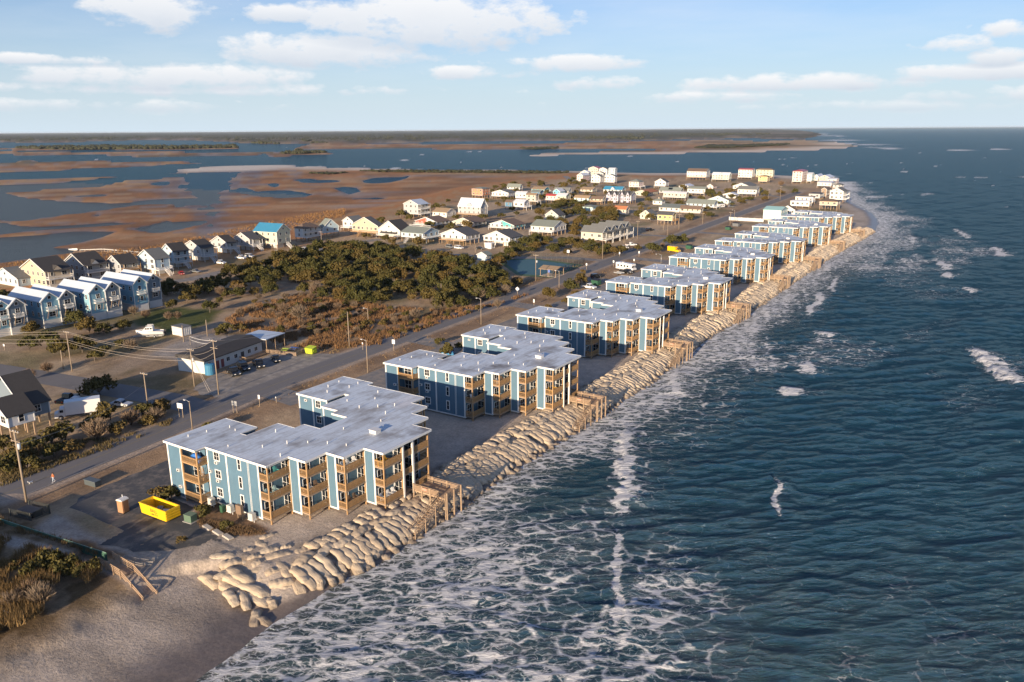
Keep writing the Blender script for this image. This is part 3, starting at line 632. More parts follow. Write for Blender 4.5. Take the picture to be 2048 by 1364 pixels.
bw = t.new('ShaderNodeTexWave', wave_type='BANDS', bands_direction='X'); bw.inputs['Scale'].default_value = .18; t.l.new(v, bw.inputs['Vector']); c_ = t.mix(t.math('MULTIPLY', t.math('LESS_THAN', bw.outputs['Fac'], .012), .35), c_, (.2, .19, .18))
t.put(t.b.inputs['Base Color'], c_); t.b.inputs['Roughness'].default_value = .55; t.bump(d_, .2, .02); M_mem = t.m
M_white = paint('white_paint', (.70, .69, .66), .5, .10, 2.0, hue=.04, dirt=.10); M_wood = paint('treated_wood', (.40, .245, .115), .75, .3, 3.0, stretch=(1, 1, .3), hue=.08)
M_oldwood = paint('weathered_wood', (.33, .235, .155), .85, .35, 2.5, hue=.1); M_dark = paint('dark_interior', (.035, .035, .04), .6); M_navy = paint('navy_soffit', (.05, .09, .125), .7)
t = NT('window_glass'); t.b.inputs['Base Color'].default_value = (.018, .022, .028, 1); t.b.inputs['Roughness'].default_value = .08; t.b.inputs['IOR'].default_value = 1.5; M_glass = t.m
t = NT('window_glass_blind'); v = t.coord('Object'); t.put(t.b.inputs['Base Color'], t.mix(t.math('GREATER_THAN', t.noise(v, .8, 1), .52), (.03, .03, .035), (.30, .28, .25))); t.b.inputs['Roughness'].default_value = .15; M_blind = t.m
M_metal = paint('galvanised_metal', (.45, .46, .47), .4, .15, 3, metal=.6)
_winmesh = {}
def window_mesh(w, h, fr=.11):
    k = (round(w, 2), round(h, 2), fr)
    if k not in _winmesh:
        f = MB(); d0, d1 = -.05, .03            # frame proud of the wall, wall face at y=0, outside is -y
        f.box(-w/2-fr, w/2+fr, d0, d1, -h/2-fr, -h/2); f.box(-w/2-fr, w/2+fr, d0, d1, h/2, h/2+fr)
        f.box(-w/2-fr, -w/2, d0, d1, -h/2, h/2); f.box(w/2, w/2+fr, d0, d1, -h/2, h/2)
        if w > .9: f.box(-.03, .03, -.035, d1, -h/2, h/2)
        if h > 1.15: f.box(-w/2, w/2, -.03, d1, -.025, .025)
        p = MB().box(-w/2, w/2, -.015, .02, -h/2, h/2)
        _winmesh[k] = (f.mesh('window', M_white), p.mesh('pane', M_glass))
    return _winmesh[k]
def window(parent, x, y, z, rz, w=1.1, h=1.3, fr=.11):
    a, b = window_mesh(w, h, fr); o = link('window', a, parent, (x, y, z), rz); link('pane', b, o); return o
FL = (0.9, 3.95, 7.0); RF = 9.8
WALL = [(-32.6, -15.2), (-29.3, -15.2), (-29.3, -13.3), (-13.2, -13.3), (-13.2, -9), (-9.3, -9), (-9.3, -4.8), (-5.7, -4.8), (-5.7, -.4), (-1.9, -.4), (-1.9, 4.0), (-4.2, 4.0), (-4.2, 6.6), (-1.9, 6.6), (-1.9, 10.6),
        (-5.7, 10.6), (-5.7, 14.8), (-9.3, 14.8), (-9.3, 19.1), (-13.2, 19.1), (-13.2, 22.8), (-29.3, 22.8), (-29.3, 24.3), (-32.6, 24.3), (-32.6, 12.6), (-25.2, 12.6), (-25.2, 17), (-23.4, 17), (-23.4, 9.8), (-19.6, 9.8), (-19.6, 8.2),
        (-15.7, 8.2), (-15.7, 1.2), (-19.6, 1.2), (-19.6, -.8), (-23.2, -.8), (-23.2, -7.2), (-25.1, -7.2), (-25.1, -3.9), (-32.6, -3.9)]
ROOF = [(-32.95, -15.6), (-25, -15.6), (-25, -13.7), (-10.95, -13.7), (-10.95, -9.4), (-7.3, -9.4), (-7.3, -5.2), (-3.6, -5.2), (-3.6, -.8), (.4, -.8), (.4, 11.05), (-3.6, 11.05), (-3.6, 15.2), (-7.3, 15.2), (-7.3, 19.5), (-11, 19.5), (-11, 23.2),
        (-25, 23.2), (-25, 24.7), (-32.95, 24.7), (-32.95, 12.3), (-24.95, 12.3), (-24.95, 16.8), (-23.6, 16.8), (-23.6, 9.5), (-19.3, 9.5), (-19.3, 7.9), (-15.5, 7.9), (-15.5, 1.5), (-19.3, 1.5), (-19.3, -.5), (-23.4, -.5), (-23.4, -7.0), (-24.9, -7.0), (-24.9, -3.6), (-32.95, -3.6)]
# balconies: x0,x1,y0,y1 of the open corner, which sides are open (front -y/back +y = f, sea +x = s)
BALC = [(-29.3, -25.3, -15.2, -13.3, -1), (-13.2, -11.3, -13.3, -9, -1), (-9.3, -7.6, -9, -4.8, -1), (-5.7, -3.9, -4.8, -.4, -1), (-1.9, 0, -.4, 4.0, -1),
        (-1.9, 0, 6.6, 10.6, 1), (-5.7, -3.9, 10.6, 14.8, 1), (-9.3, -7.6, 14.8, 19.1, 1), (-13.2, -11.3, 19.1, 22.8, 1), (-29.3, -25.3, 22.8, 24.3, 1)]
def rail_mesh(segs, h=1.07, gap=.155, horiz=False):
    m_ = MB()
    for (x0, y0), (x1, y1) in segs:
        d = Vector((x1-x0, y1-y0, 0)); L = d.length; d.normalize(); q = Vector((x0, y0, 0))
        m_.bar(q+Vector((0, 0, h)), q+d*L+Vector((0, 0, h)), .14, .05)
        if horiz:
            for z in (.18, .38, .58, .78): m_.bar(q+Vector((0, 0, z)), q+d*L+Vector((0, 0, z)), .04, .11)
        else:
            m_.bar(q+Vector((0, 0, h-.13)), q+d*L+Vector((0, 0, h-.13)), .05, .09); m_.bar(q+Vector((0, 0, .12)), q+d*L+Vector((0, 0, .12)), .05, .09)
            n = max(2, int(L/gap))
            for i in range(n):
                p = q + d*(L*(i+.5)/n); m_.bar(p+Vector((0, 0, .1)), p+Vector((0, 0, h-.06)), .035 if abs(d.y) > .5 else .10, .10 if abs(d.y) > .5 else .035)
    return m_
def condo_proto(label, group):
    root = empty('condo_block', (0, 0, 0), label=label, cat='apartment block', group=group)
    wl_ = MB().prism(WALL, .62, RF-.22).build('wall', M_blue, root)
    MB().prism(WALL, .34, .62).build('skirt_board', M_white, root)
    MB().prism(ROOF, RF-.16, RF).build('roof', M_mem, root)
    ROOFO = []
    f = MB(); n = len(ROOF); ins = [(x, y) for x, y in ROOF]
    for i in range(n):
        (x0, y0), (x1, y1) = ROOF[i], ROOF[(i+1) % n]; d = Vector((x1-x0, y1-y0, 0)).normalized()
        f.bar(Vector((x0, y0, RF-.15))-d*.05, Vector((x1, y1, RF-.15))+d*.05, .10, .36)
    f.build('fascia', M_white, root)
    MB().prism([(x*.995, y) for x, y in ROOF], RF-.24, RF-.165).build('soffit', M_navy, root)
    pp = MB().tube([(0, 0, 0), (0, 0, .45)], .075, 7).mesh('vent_pipe', M_white)
    r = random.Random(4)
    for x, y in [(-31, -12.4), (-30.2, -9.5), (-28.6, -6.2), (-26.7, -6.6), (-22, -11.7), (-17.2, -9), (-15, -6), (-12, -10), (-20.5, -3.5), (-12.5, -4), (-9.6, -2.6), (-6.5, -1.6), (-12, 3.4), (-7, 7.5), (-9.2, 9.4), (-11, 12.6), (-14.5, 14.5), (-17, 12.4), (-12.4, 16.6),
                 (-18, 17.6), (-21.5, 14), (-20, 20.6), (-26.8, 20), (-28.2, 15.6), (-30.4, 18), (-31, 21.5), (-27, 22.6)]:
        link('vent_pipe', pp, root, (x, y, RF), scale=(1, 1, r.uniform(.7, 1.3)))
    MB().box(-7.2, -5.8, 4.4, 5.6, RF-.02, RF+.55).box(-7.3, -5.7, 4.3, 5.7, RF+.55, RF+.62).build('roof_vent', M_white, root)
    for x, y in [(-32.62, -15.22), (-29.4, -15.22), (-25.2, -13.33), (-20.6, -13.33), (-13.3, -13.33), (-11.35, -9.03), (-9.4, -9.03), (-7.65, -4.83), (-5.8, -4.83), (-3.95, -.43), (-2.0, -.43), (-25.3, 12.57), (-32.6, 12.57), (-29, 12.57), (-23.3, 9.78), (-15.8, 8.17)]:
        w2 = .16 if x != -29.4 else .07
        MB().box(x-w2, x+w2, y-.04, y+.05, .36, RF-.3).build('corner_trim', M_white, root)
    MB().box(-1.93, -1.86, 3.8, 4.05, .36, RF-.3).build('corner_trim', M_white, root)
    for x in (-15.7, -15.45, -27.1): MB().box(x, x+.07, -13.36, -13.29, .5, RF-.3).build('conduit', M_white, root)
    for yy, nm in ((4.1, 'sea_post'), (6.5, 'sea_post')): MB().box(-.16, .16, yy-.16, yy+.16, -.2, RF-.2).build(nm, M_white, root)
    for z in FL: MB().box(-4.2, -.1, 4.02, 6.58, z-.12, z).build('landing', M_oldwood, root)
    railm = rail_mesh([((0, 0), (0, 2.2))]).mesh('landing_rail', M_wood)
    for z in FL[1:]: link('landing_rail', railm, root, (-.05, 4.28, z))
    MB().box(-4.17, -4.12, 4.4, 6.2, FL[0], FL[0]+2.1).build('hall_door', M_dark, root)
    deckm, rl, ps, dr1 = {}, {}, {}, {}
    bi = 0
    for (x0, x1, y0, y1, sg) in BALC:
        W_, D_ = x1-x0, y1-y0
        yf = y0 if sg < 0 else y1
        for px_, py_ in ((x1-.09, yf-.09*sg),) + (((x1-.09, y1-.1) if sg < 0 else (x1-.09, y0+.1)),) * (D_ > 3) + ((x0+.09, yf-.09*sg),)*(W_ > 3):
            MB().box(px_-.10, px_+.10, py_-.10, py_+.10, -.1, RF-.25).build('corner_post', M_wood, root)
        for z in FL:
            dk = MB().box(x0+.02, x1-.02, y0+(.02 if sg < 0 else -.0), y1-(.0 if sg < 0 else .02), z-.20, z-.02)
            o = dk.build('balcony', M_oldwood, root)
            ed = MB(); ed.box(x0+.02, x1+.03, yf-.03, yf+.03, z-.22, z+.03); ed.box(x1-.03, x1+.03, y0, y1, z-.22, z+.03); ed.build('deck_edge', M_oldwood if W_ < 3 else M_wood, o)
            rr = rail_mesh([((x0+.05, yf-.05*sg), (x1-.2, yf-.05*sg)), ((x1-.05, y0+.15), (x1-.05, y1-.15))])
            rr.build('railing', M_wood, o, loc=(0, 0, z))
            # sliding door in the back wall, second door in the side wall
            yb = (y1 if sg < 0 else y0); wdr = min(W_-.35, 1.75)
            window(root, (x0+x1)/2-(.0 if W_ < 3 else .8), yb+.03*sg, z+1.08, 0 if sg < 0 else math.pi, wdr, 2.05, .10)
            if W_ < 3: window(root, x0+.0, (y0+1.35) if sg < 0 else (y1-1.35), z+1.05, math.pi/2, 1.5, 2.0, .10)
        bi += 1
    # windows of the long wall, air-conditioners beneath some of them
    acm = MB().box(-.33, .33, -.30, .05, -.22, .22).mesh('air_conditioner', M_white); acg = MB().box(-.18, .18, -.32, -.295, -.13, .13).mesh('grille', M_dark)
    for i, z in enumerate(FL):
        window(root, -22.9, -13.33, z+1.55, 0, 1.15, 1.25, .16); window(root, -17.6, -13.33, z+1.45, 0, .55, 1.75, .16)
        window(root, -27.6, 12.57, z+1.5, 0, 1.1, 1.25, .15)
    for (x, y, z) in ((-22.9, -13.35, FL[2]+.55), (-24.6, -13.35, FL[1]+1.75), (-30.1, -15.25, FL[1]+1.35), (-30, -15.25, FL[0]+1.6), (-23.1, -13.35, FL[0]+.4), (-30.6, 12.55, FL[2]+1.8), (-22.9, -13.35, FL[1]+.5)):
        a = link('air_conditioner', acm, root, (x, y, z)); link('grille', acg, a)
    pil = MB().box(-.13, .13, -.13, .13, -.3, .36).mesh('pile', M_oldwood)
    for x in range(-32, -1, 4):
        for y in range(-14, 24, 4):
            inside = sdist(np.array([float(x)]), np.array([float(y)]), WALL)[0] > .05
            if inside and not (-20 < y < -16): link('pile', pil, root, (x, y, 0))
    return root
STEP = (29.25, 46.9)
OFFS = [(0, 0), (28.4, 43.6), (56.9, 88.3), (86.2, 135.6), (116.5, 186.4), (145.4, 231.4), (177.2, 283.6), (207.0, 329.6)]
# true front right roof corners measured in the photograph, at roof height
FR = [at(600+300*.0+169.3*1.0, 902, 12.3), at(1071, 745.5, 12.3) ]
WHICH = ['nearest of the eight blue condo blocks, three storeys, with chairs on its lit balconies', 'second blue condo block from the camera, behind the nearest one across a sandy yard', 'third blue condo block along the shore, lower storeys of its wall in shadow',
         'fourth blue condo block counting away from the camera, ramp of sandbags at its sea end', 'fifth blue condo block, just past the white motorhome on the drive', 'sixth blue condo block, beside the yellow box van on the drive', 'seventh blue condo block, last but one before the white beach houses',
         'farthest blue condo block, next to the white and aqua beach house']
BROOT = []
def wl2(o, x, y, z=0):                          # place in a block's frame -> world
    p = np.array(o.location[:2]) + x*EX + y*EY; return Vector((p[0], p[1], 2.5+z))
proto = condo_proto(WHICH[0], 'blue condo blocks along the sandbagged shore')
for i, (dx, dy) in enumerate(OFFS):
    o = proto if i == 0 else copy_tree(proto)
    o.location = (OO[0]+dx, OO[1]+dy, 2.5); o.rotation_euler = (0, 0, A0); o['label'] = WHICH[i]; BROOT.append(o)

# sea decks with their stairs, one at each block
M_deck = paint('deck_wood', (.42, .29, .185), .85, .35, 2.5, hue=.08)
def deck_proto():
    root = empty('beach_stair', (0, 0, 0), label='x', cat='boardwalk', group='timber decks with stairs down to the surf')
    zb = 1.15; pl = MB().box(0, .36, 0, 3.6, zb-.05, zb).mesh('plank', M_deck)
    for k in range(17): link('plank', pl, root, (.5+k*.4, 5.8, 0))
    MB().box(.5, 7.3, 5.85, 5.95, zb-.3, zb-.055).box(.5, 7.3, 9.25, 9.35, zb-.3, zb-.055).build('joist', M_oldwood, root)
    rail_mesh([((.5, 5.8), (5.6, 5.8)), ((7.3, 5.8), (7.3, 9.4)), ((.5, 9.4), (7.3, 9.4))], 1.05, horiz=True).build('railing', M_deck, root, loc=(0, 0, zb))
    pm = MB().tube([(0, 0, -4.2), (0, 0, 1.1)], .14, 7).mesh('post', M_oldwood)
    for x, y in ((.6, 5.75), (2.3, 5.75), (4, 5.75), (5.6, 5.75), (7.35, 5.75), (7.35, 7.6), (7.35, 9.45), (4.5, 9.45), (1.5, 9.45)): link('post', pm, root, (x, y, zb))
    # flight runs back along the shore
    n = 11; tm = MB().box(0, 1.35, 0, .27, -.025, .025).mesh('tread', M_deck)
    za, zc_ = zb-.12, -1.95
    for k in range(n+5):
        tz = za + (zc_-za)*(k+1)/(n+5); link('tread', tm, root, (5.75, 5.4-k*.50, tz))
    for x in (5.72, 7.12):
        MB().bar((x, 5.8, za), (x, 5.4-(n+4)*.5-.2, zc_-.1), .07, .28).build('stringer', M_oldwood, root)
        r_ = MB(); r_.bar((x, 5.8, za+1.05), (x, 5.4-(n+4)*.5, zc_+1.0), .07, .12); r_.bar((x, 5.8, za+.6), (x, 5.4-(n+4)*.5, zc_+.55), .05, .10); r_.build('handrail', M_deck, root)
        for k in (0, 5, 10, 15):
            y = 5.5-k*.5; z = za+(zc_-za)*k/15.; link('post', pm, root, (x+(.08 if x > 6 else -.08), y, z-.05), scale=(.6, .6, .95))
    return root
dp = deck_proto(); WORDS = ['nearest', 'second', 'third', 'fourth', 'fifth', 'sixth', 'seventh', 'farthest']
for i, b in enumerate(BROOT):
    o = dp if i == 0 else copy_tree(dp)
    o.location = tuple(b.location); o.rotation_euler = (0, 0, A0); o['label'] = 'weathered timber deck and stair at the sea end of the %s blue condo block' % WORDS[i]
# ================================================================ SANDBAGS
t = NT('sandbag_cloth'); v = t.coord('Object'); oi = t.rnd(); n = t.noise(v, 1.6, 5, .6); f = t.noise(v, 14, 3, .6)
c_ = t.mix(oi, (.46, .365, .26), (.54, .445, .33)); c_ = t.mix(t.math('MULTIPLY', t.math('SUBTRACT', n, .48), 3, clamp=True), c_, (.36, .285, .205)); c_ = t.mix(1.0, c_, t.math('MULTIPLY_ADD', f, .3, .85), 'MULTIPLY')
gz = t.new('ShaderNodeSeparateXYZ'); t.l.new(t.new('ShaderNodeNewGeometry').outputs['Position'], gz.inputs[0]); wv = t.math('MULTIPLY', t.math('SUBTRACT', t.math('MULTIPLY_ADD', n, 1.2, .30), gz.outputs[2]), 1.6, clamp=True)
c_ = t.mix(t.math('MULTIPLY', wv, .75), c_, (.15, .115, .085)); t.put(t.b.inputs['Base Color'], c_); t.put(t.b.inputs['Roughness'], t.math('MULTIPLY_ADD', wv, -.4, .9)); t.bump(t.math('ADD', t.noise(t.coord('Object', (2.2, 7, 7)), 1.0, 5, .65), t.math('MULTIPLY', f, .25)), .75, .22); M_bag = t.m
def bag_verts(seed, nu=22, nv=14, bend=.10):
    r = np.random.default_rng(seed); V = []; ph = r.uniform(0, 6.28, 9); sag = r.uniform(-.10, .14); dent = r.uniform(-.5, .5); dd = r.uniform(.05, .16)
    for i in range(nu+1):
        u = -1 + 2*i/nu; au = abs(u)
        full = (1-au**4.5)**.55 if au < 1 else 0.0          # how full the bag is towards its ends
        wid = (1-.10*au**2) if au < .9 else (.90-.9*(au-.9)) # the ends stay wide and pinch flat
        for j in range(nv):
            a = 2*math.pi*j/nv; ca, sa = math.cos(a), math.sin(a)
            ca = math.copysign(abs(ca)**.6, ca); sa = math.copysign(abs(sa)**.7, sa)
            wr_ = 1 + .06*math.sin(5*u+ph[0]+a*2) + .05*math.sin(11*u+ph[1]+2*a)*au + .08*math.sin(4*a+ph[2]+u*6)*au**2 + .03*math.sin(17*u+ph[6])
            hz = full*(.95-dd*math.exp(-((u-dent)/.22)**2)) + .07
            z = sa*(.46 if sa > 0 else .34)*hz*wr_ + (.06*math.sin(9*u+ph[7])*ca if sa > 0 else 0)*full
            V.append((u*.5*(1+.035*math.sin(a*2+ph[3])*au), ca*.5*wid*wr_ + .07*math.sin(1.9*u+ph[4]), z - bend*u*u*1.3 + sag*u*.3 + .03*math.sin(2*a+ph[8])*au))
    Fq = [(i*nv+j, i*nv+(j+1) % nv, (i+1)*nv+(j+1) % nv, (i+1)*nv+j) for i in range(nu) for j in range(nv)]
    return np.array(V), [q[::-1] for q in Fq]
BAGS = []
for s_ in range(9):
    V, Fq = bag_verts(40+s_); me = npmesh('sandbag', V, np.array(Fq), M_bag); BAGS.append(me)
LOW = [bag_verts(60+s_, 8, 8) for s_ in range(5)]
bag_list = []
def bag(x, y, z, yaw, pitch=0, L=3.6, W=1.25, Hh=.95, roll=0.0, rw='tip'): bag_list.append((x, y, z, yaw, pitch, L, W, Hh, roll, rw))
R = random.Random(21)
def rvz(s): return float(np.interp(s, [-8, 0, 1.0, 4.6, 7.2, 8.5], [-1.3, 0.0, .5, 1.75, 2.45, 2.5]))
def row(rw, s0, y0, y1, step, ang, L, W, Hh, pitch, js=.25, ja=.16, skip=0.0, dz=.12):
    y = y0
    while y < y1:
        st = step*R.uniform(.85, 1.15)
        if R.random() > skip:
            s = s0+R.uniform(-js, js); sc = R.uniform(.88, 1.14)
            bag(shore(y)-s, y, rvz(s)+dz+R.uniform(-.06, .08), ang+R.gauss(0, ja), pitch+R.gauss(0, .05), L*sc, W*R.uniform(.9, 1.12), Hh*R.uniform(.85, 1.15), R.gauss(0, .08), rw)
        y += st
row('top', 7.4, -14.5, 425, 1.28, .18, 2.7, 1.45, 1.05, .16, .4, .16, .10, .16)
row('long', 5.5, -17.5, 428, 3.6, math.pi/2, 4.3, 1.6, 1.2, 0, .25, .12, .06, .28)
row('main', 3.2, -20, 430, 1.22, -.04, 4.6, 1.45, 1.1, .33, .25, .11, .02, .34)
row('lower', 1.4, -19, 430, 1.35, .05, 2.5, 1.25, .95, .40, .4, .4, .12, .14)
row('toe', .2, -16, 430, 1.9, .3, 1.9, 1.1, .8, .2, .5, .9, .25, .05)
Z4 = lambda a, b: (380+a*.2246, 1020+b*.2246)
for a, b, z in [((110, 570), (240, 665), 1.5), ((280, 560), (470, 650), 1.9), ((330, 520), (545, 620), 2.2), ((240, 620), (430, 725), 1.3), ((440, 700), (690, 825), 1.0), ((440, 645), (670, 735), 1.6), ((690, 780), (745, 850), .8), ((270, 490), (490, 430), 2.4), ((180, 405), (430, 415), 2.55),
                ((500, 430), (650, 400), 2.5), ((530, 550), (770, 480), 2.1), ((580, 620), (830, 540), 1.7), ((660, 560), (830, 510), 2.25), ((650, 670), (930, 600), 1.25), ((710, 660), (930, 610), 1.7), ((710, 700), (945, 665), 1.15), ((770, 750), (960, 700), .75), ((800, 790), (1005, 740), .4),
                ((760, 440), (885, 575), 2.2), ((880, 450), (1025, 605), 2.0), ((900, 570), (995, 710), 1.2), ((610, 375), (800, 330), 2.55), ((665, 425), (915, 370), 2.5), ((795, 335), (915, 320), 2.5), ((915, 385), (1090, 330), 2.4), ((540, 490), (700, 440), 2.4), ((960, 405), (1115, 380), 2.1),
                ((1410, 400), (1515, 530), .9), ((1150, 690), (1230, 660), .15), ((1300, 590), (1400, 580), .25), ((330, 640), (470, 640), .9), ((560, 640), (700, 680), 1.1), ((400, 580), (560, 560), 1.4), ((820, 600), (900, 680), .9)]:
    p, q = at(*Z4(*a), z), at(*Z4(*b), z); c = (p+q)/2; d = q-p; x, y = loc(c); L = math.hypot(*d)
    yaw = math.atan2(d @ EY, d @ EX); bag(x, y, z-.30, yaw, .05, L*1.08, min(1.6, .55*L), 1.3, 0)
for k in range(34):
    y = R.uniform(-28.5, -15.5); x = R.uniform(-8.5, 3.2) + (y+22)*-.15; z = float(np.interp(x, [-9, -5, 0, 4], [2.35, 2.0, 1.0, .2]))
    bag(x, y, z-.25+R.uniform(-.1, .1), R.choice((-.35, -.6, .1, 1.2))+R.gauss(0, .25), .12, R.uniform(3.0, 4.6), R.uniform(1.2, 1.6), 1.15, R.gauss(0, .1))
bag_list.sort(key=lambda b: math.hypot(*LW(b[0], b[1])))
rV, rF = [], []; nb = 0; GB = 'sandbags piled along the shore'
cnt = {}; tips = []
for i, (x, y, z, yaw, pitch, L, W, Hh, roll, rw) in enumerate(bag_list):
    p = LW(x, y); M = Matrix.Rotation(yaw+A0, 4, 'Z') @ Matrix.Rotation(pitch, 4, 'Y') @ Matrix.Rotation(roll, 4, 'X')
    if nb < 300:
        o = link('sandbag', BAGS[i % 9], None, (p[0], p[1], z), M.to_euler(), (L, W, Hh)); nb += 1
        if rw == 'tip': tips.append((o, p))
        else:
            cnt[rw] = cnt.get(rw, 0)+1
            lab = {'top': 'sandbag of the uppermost landward row', 'long': 'long sandbag laid along the shore', 'main': 'big seaward pointing sandbag of the middle row', 'lower': 'short sandbag of the lower row', 'toe': 'tumbled sandbag at the water line'}[rw]+', '+ordw(cnt[rw])+' from the near tip'
        setp(o, lab if rw != 'tip' else None, 'sandbag', GB)
    else:
        V, Fq = LOW[i % 5]; A = np.array(M.to_3x3()) @ (V*(L, W, Hh)).T
        rF.append(np.array(Fq)+sum(len(q) for q in rV)); rV.append(A.T + (p[0], p[1], z))
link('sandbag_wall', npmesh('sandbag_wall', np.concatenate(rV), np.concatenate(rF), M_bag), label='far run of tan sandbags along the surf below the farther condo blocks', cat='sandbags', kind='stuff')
c0_ = at(430, 1198, .5); tips.sort(key=lambda q: math.hypot(*(q[1]-c0_)))
for i, (o, p) in enumerate(tips): o['label'] = 'plump tan sandbag in the jumbled tip pile, %s nearest to the burst grey bag' % (ordw(i+1) if i else 'very')
# slumped grey bag on the wet beach
cb = [((395, 1195), (420, 1185), .7), ((418, 1184), (445, 1190), .7), ((398, 1200), (425, 1210), .55), ((425, 1211), (462, 1205), .5), ((405, 1190), (402, 1204), .7), ((445, 1188), (460, 1200), .5)]
m_ = MB(); c0_ = at(430, 1198, .5)
for i, (a, b, z) in enumerate(cb):
    p, q = at(*a, z), at(*b, z); d = q-p; V, Fq = bag_verts(80+i, 12, 10); L = math.hypot(*d)*1.25
    M = np.array((Matrix.Rotation(math.atan2(d[1], d[0]), 3, 'Z'))); W3 = (M @ (V*(L, .95, .9)).T).T + (*( (p+q)/2 - c0_), z-.45); m_.add(W3, Fq)
M_gbag = paint('grey_geotextile', (.27, .245, .22), .9, .3, 2)
m_.build('burst_sandbag', M_gbag, None, True, loc=(c0_[0], c0_[1], .2), label='burst grey sandbag slumped in folds on the beach below the pile tip', cat='sandbag')

# ================================================================ HOUSES
def pcol(name, c, **k): return paint(name, c, k.pop('rough', .75), k.pop('var', .10), k.pop('scale', .8), **k)
WM = dict(white=pcol('white_siding', (.57, .57, .555), dirt=.08), cream=pcol('cream_siding', (.54, .49, .385)), yellow=pcol('yellow_siding', (.68, .52, .20)), paleyellow=pcol('pale_yellow_siding', (.60, .56, .39)), blue=pcol('sky_blue_siding', (.20, .38, .47)), pblue=pcol('pale_blue_siding', (.35, .46, .53)),
          grey=pcol('grey_siding', (.33, .345, .36)), lgrey=pcol('light_grey_siding', (.40, .41, .415)), dgrey=pcol('slate_siding', (.16, .20, .235)), tan=pcol('tan_siding', (.50, .41, .30)), teal=pcol('teal_siding', (.10, .38, .40)), aqua=pcol('aqua_siding', (.48, .68, .66)), pink=pcol('pink_siding', (.72, .52, .48)), orange=pcol('orange_siding', (.62, .25, .13)),
          red=pcol('red_siding', (.48, .11, .07)), purple=pcol('lilac_siding', (.42, .41, .50)), brown=pcol('brown_shingle_wall', (.30, .21, .14)), green=pcol('sage_siding', (.42, .50, .42)), dblue=pcol('deep_blue_siding', (.09, .20, .30)), turq=pcol('turquoise_siding', (.15, .52, .60)), wrap=pcol('house_wrap', (.62, .62, .62), var=.25, scale=.5))
def shingle(name, c):
    t = NT(name); v = t.coord('Object'); n = t.noise(v, 1.2, 5, .6); f = t.noise(v, 9, 2, .6); w_ = t.new('ShaderNodeTexWave', wave_type='BANDS', bands_direction='Z'); w_.inputs['Scale'].default_value = 2.2; t.l.new(v, w_.inputs['Vector'])
    k = t.math('ADD', t.math('MULTIPLY_ADD', n, .5, .55), t.math('MULTIPLY', f, .4)); t.put(t.b.inputs['Base Color'], t.mix(1.0, c, k, 'MULTIPLY')); t.b.inputs['Roughness'].default_value = .85; t.bump(w_.outputs['Fac'], .3, .02); return t.m
def metalroof(name, c):
    t = NT(name); v = t.coord('Object'); n = t.noise(v, .5, 4, .6); w_ = t.new('ShaderNodeTexWave', wave_type='BANDS', bands_direction='X'); w_.inputs['Scale'].default_value = .8; t.l.new(v, w_.inputs['Vector'])
    c2 = t.mix(1.0, c, t.math('MULTIPLY_ADD', n, .3, .85), 'MULTIPLY'); t.put(t.b.inputs['Base Color'], c2); t.b.inputs['Roughness'].default_value = .35; t.bump(w_.outputs['Fac'], .25, .03); return t.m
RM = dict(black=shingle('black_shingles', (.050, .046, .044)), grey=shingle('grey_shingles', (.155, .16, .155)), dgrey=shingle('charcoal_shingles', (.085, .087, .092)), brown=shingle('brown_shingles', (.165, .115, .085)), tan=shingle('tan_shingles', (.30, .215, .135)), white=metalroof('white_metal_roof', (.66, .67, .69)),
          silver=metalroof('silver_metal_roof', (.50, .56, .62)), blue=metalroof('blue_metal_roof', (.05, .23, .38)), red=metalroof('red_metal_roof', (.42, .075, .06)), rust=shingle('rust_shingles', (.42, .165, .075)), green=metalroof('green_metal_roof', (.35, .58, .52)), greeng=shingle('grey_green_shingles', (.20, .225, .20)))
M_pile = M_oldwood; M_conc2 = paint('bare_concrete', (.40, .38, .35), .9, .2, 1)
def gable_roof(W, D, z, rise, axis, ov=.45, th=.2):
    m_ = MB(); hw = (D if axis == 'x' else W)/2; sl = rise/hw; e = hw+ov; ze = z-sl*ov
    prof = [(-e, ze), (0, z+rise), (e, ze), (e, ze+th), (0, z+rise+th), (-e, ze+th)]
    L = (W if axis == 'x' else D)/2+ov
    n = 6; b = 0
    for t_ in (-L, L): m_.v += [((t_, a, zz) if axis == 'x' else (a, t_, zz)) for a, zz in prof]
    for i in range(n): m_.f.append((i, n+i, n+(i+1) % n, (i+1) % n) if axis == 'x' else (i, (i+1) % n, n+(i+1) % n, n+i))
    for o_ in (0, n):
        for q in ((0, 1, 4, 5), (1, 2, 3, 4)): m_.f.append(tuple(o_+i for i in (q if (o_ == 0) == (axis == 'x') else q[::-1])))
    return m_
def hip_roof(W, D, z, rise, ov=.5):
    m_ = MB(); a, b = W/2+ov, D/2+ov; r_ = max(0, abs(a-b)); th = .2
    base = [(-a, -b), (a, -b), (a, b), (-a, b)]
    m_.v += [(x, y, z-.05) for x, y in base] + [(x, y, z-.05+th) for x, y in base]
    m_.v += ([(-r_, 0, z+rise), (r_, 0, z+rise)] if a >= b else [(0, -r_, z+rise), (0, r_, z+rise)])
    m_.f += [(0, 3, 2, 1)] + [(i, (i+1) % 4, 4+(i+1) % 4, 4+i) for i in range(4)]
    m_.f += ([(4, 5, 9, 8), (5, 6, 9), (6, 7, 8, 9), (7, 4, 8)] if a >= b else [(4, 5, 8), (5, 6, 9, 8), (6, 7, 9), (7, 4, 8, 9)]); return m_
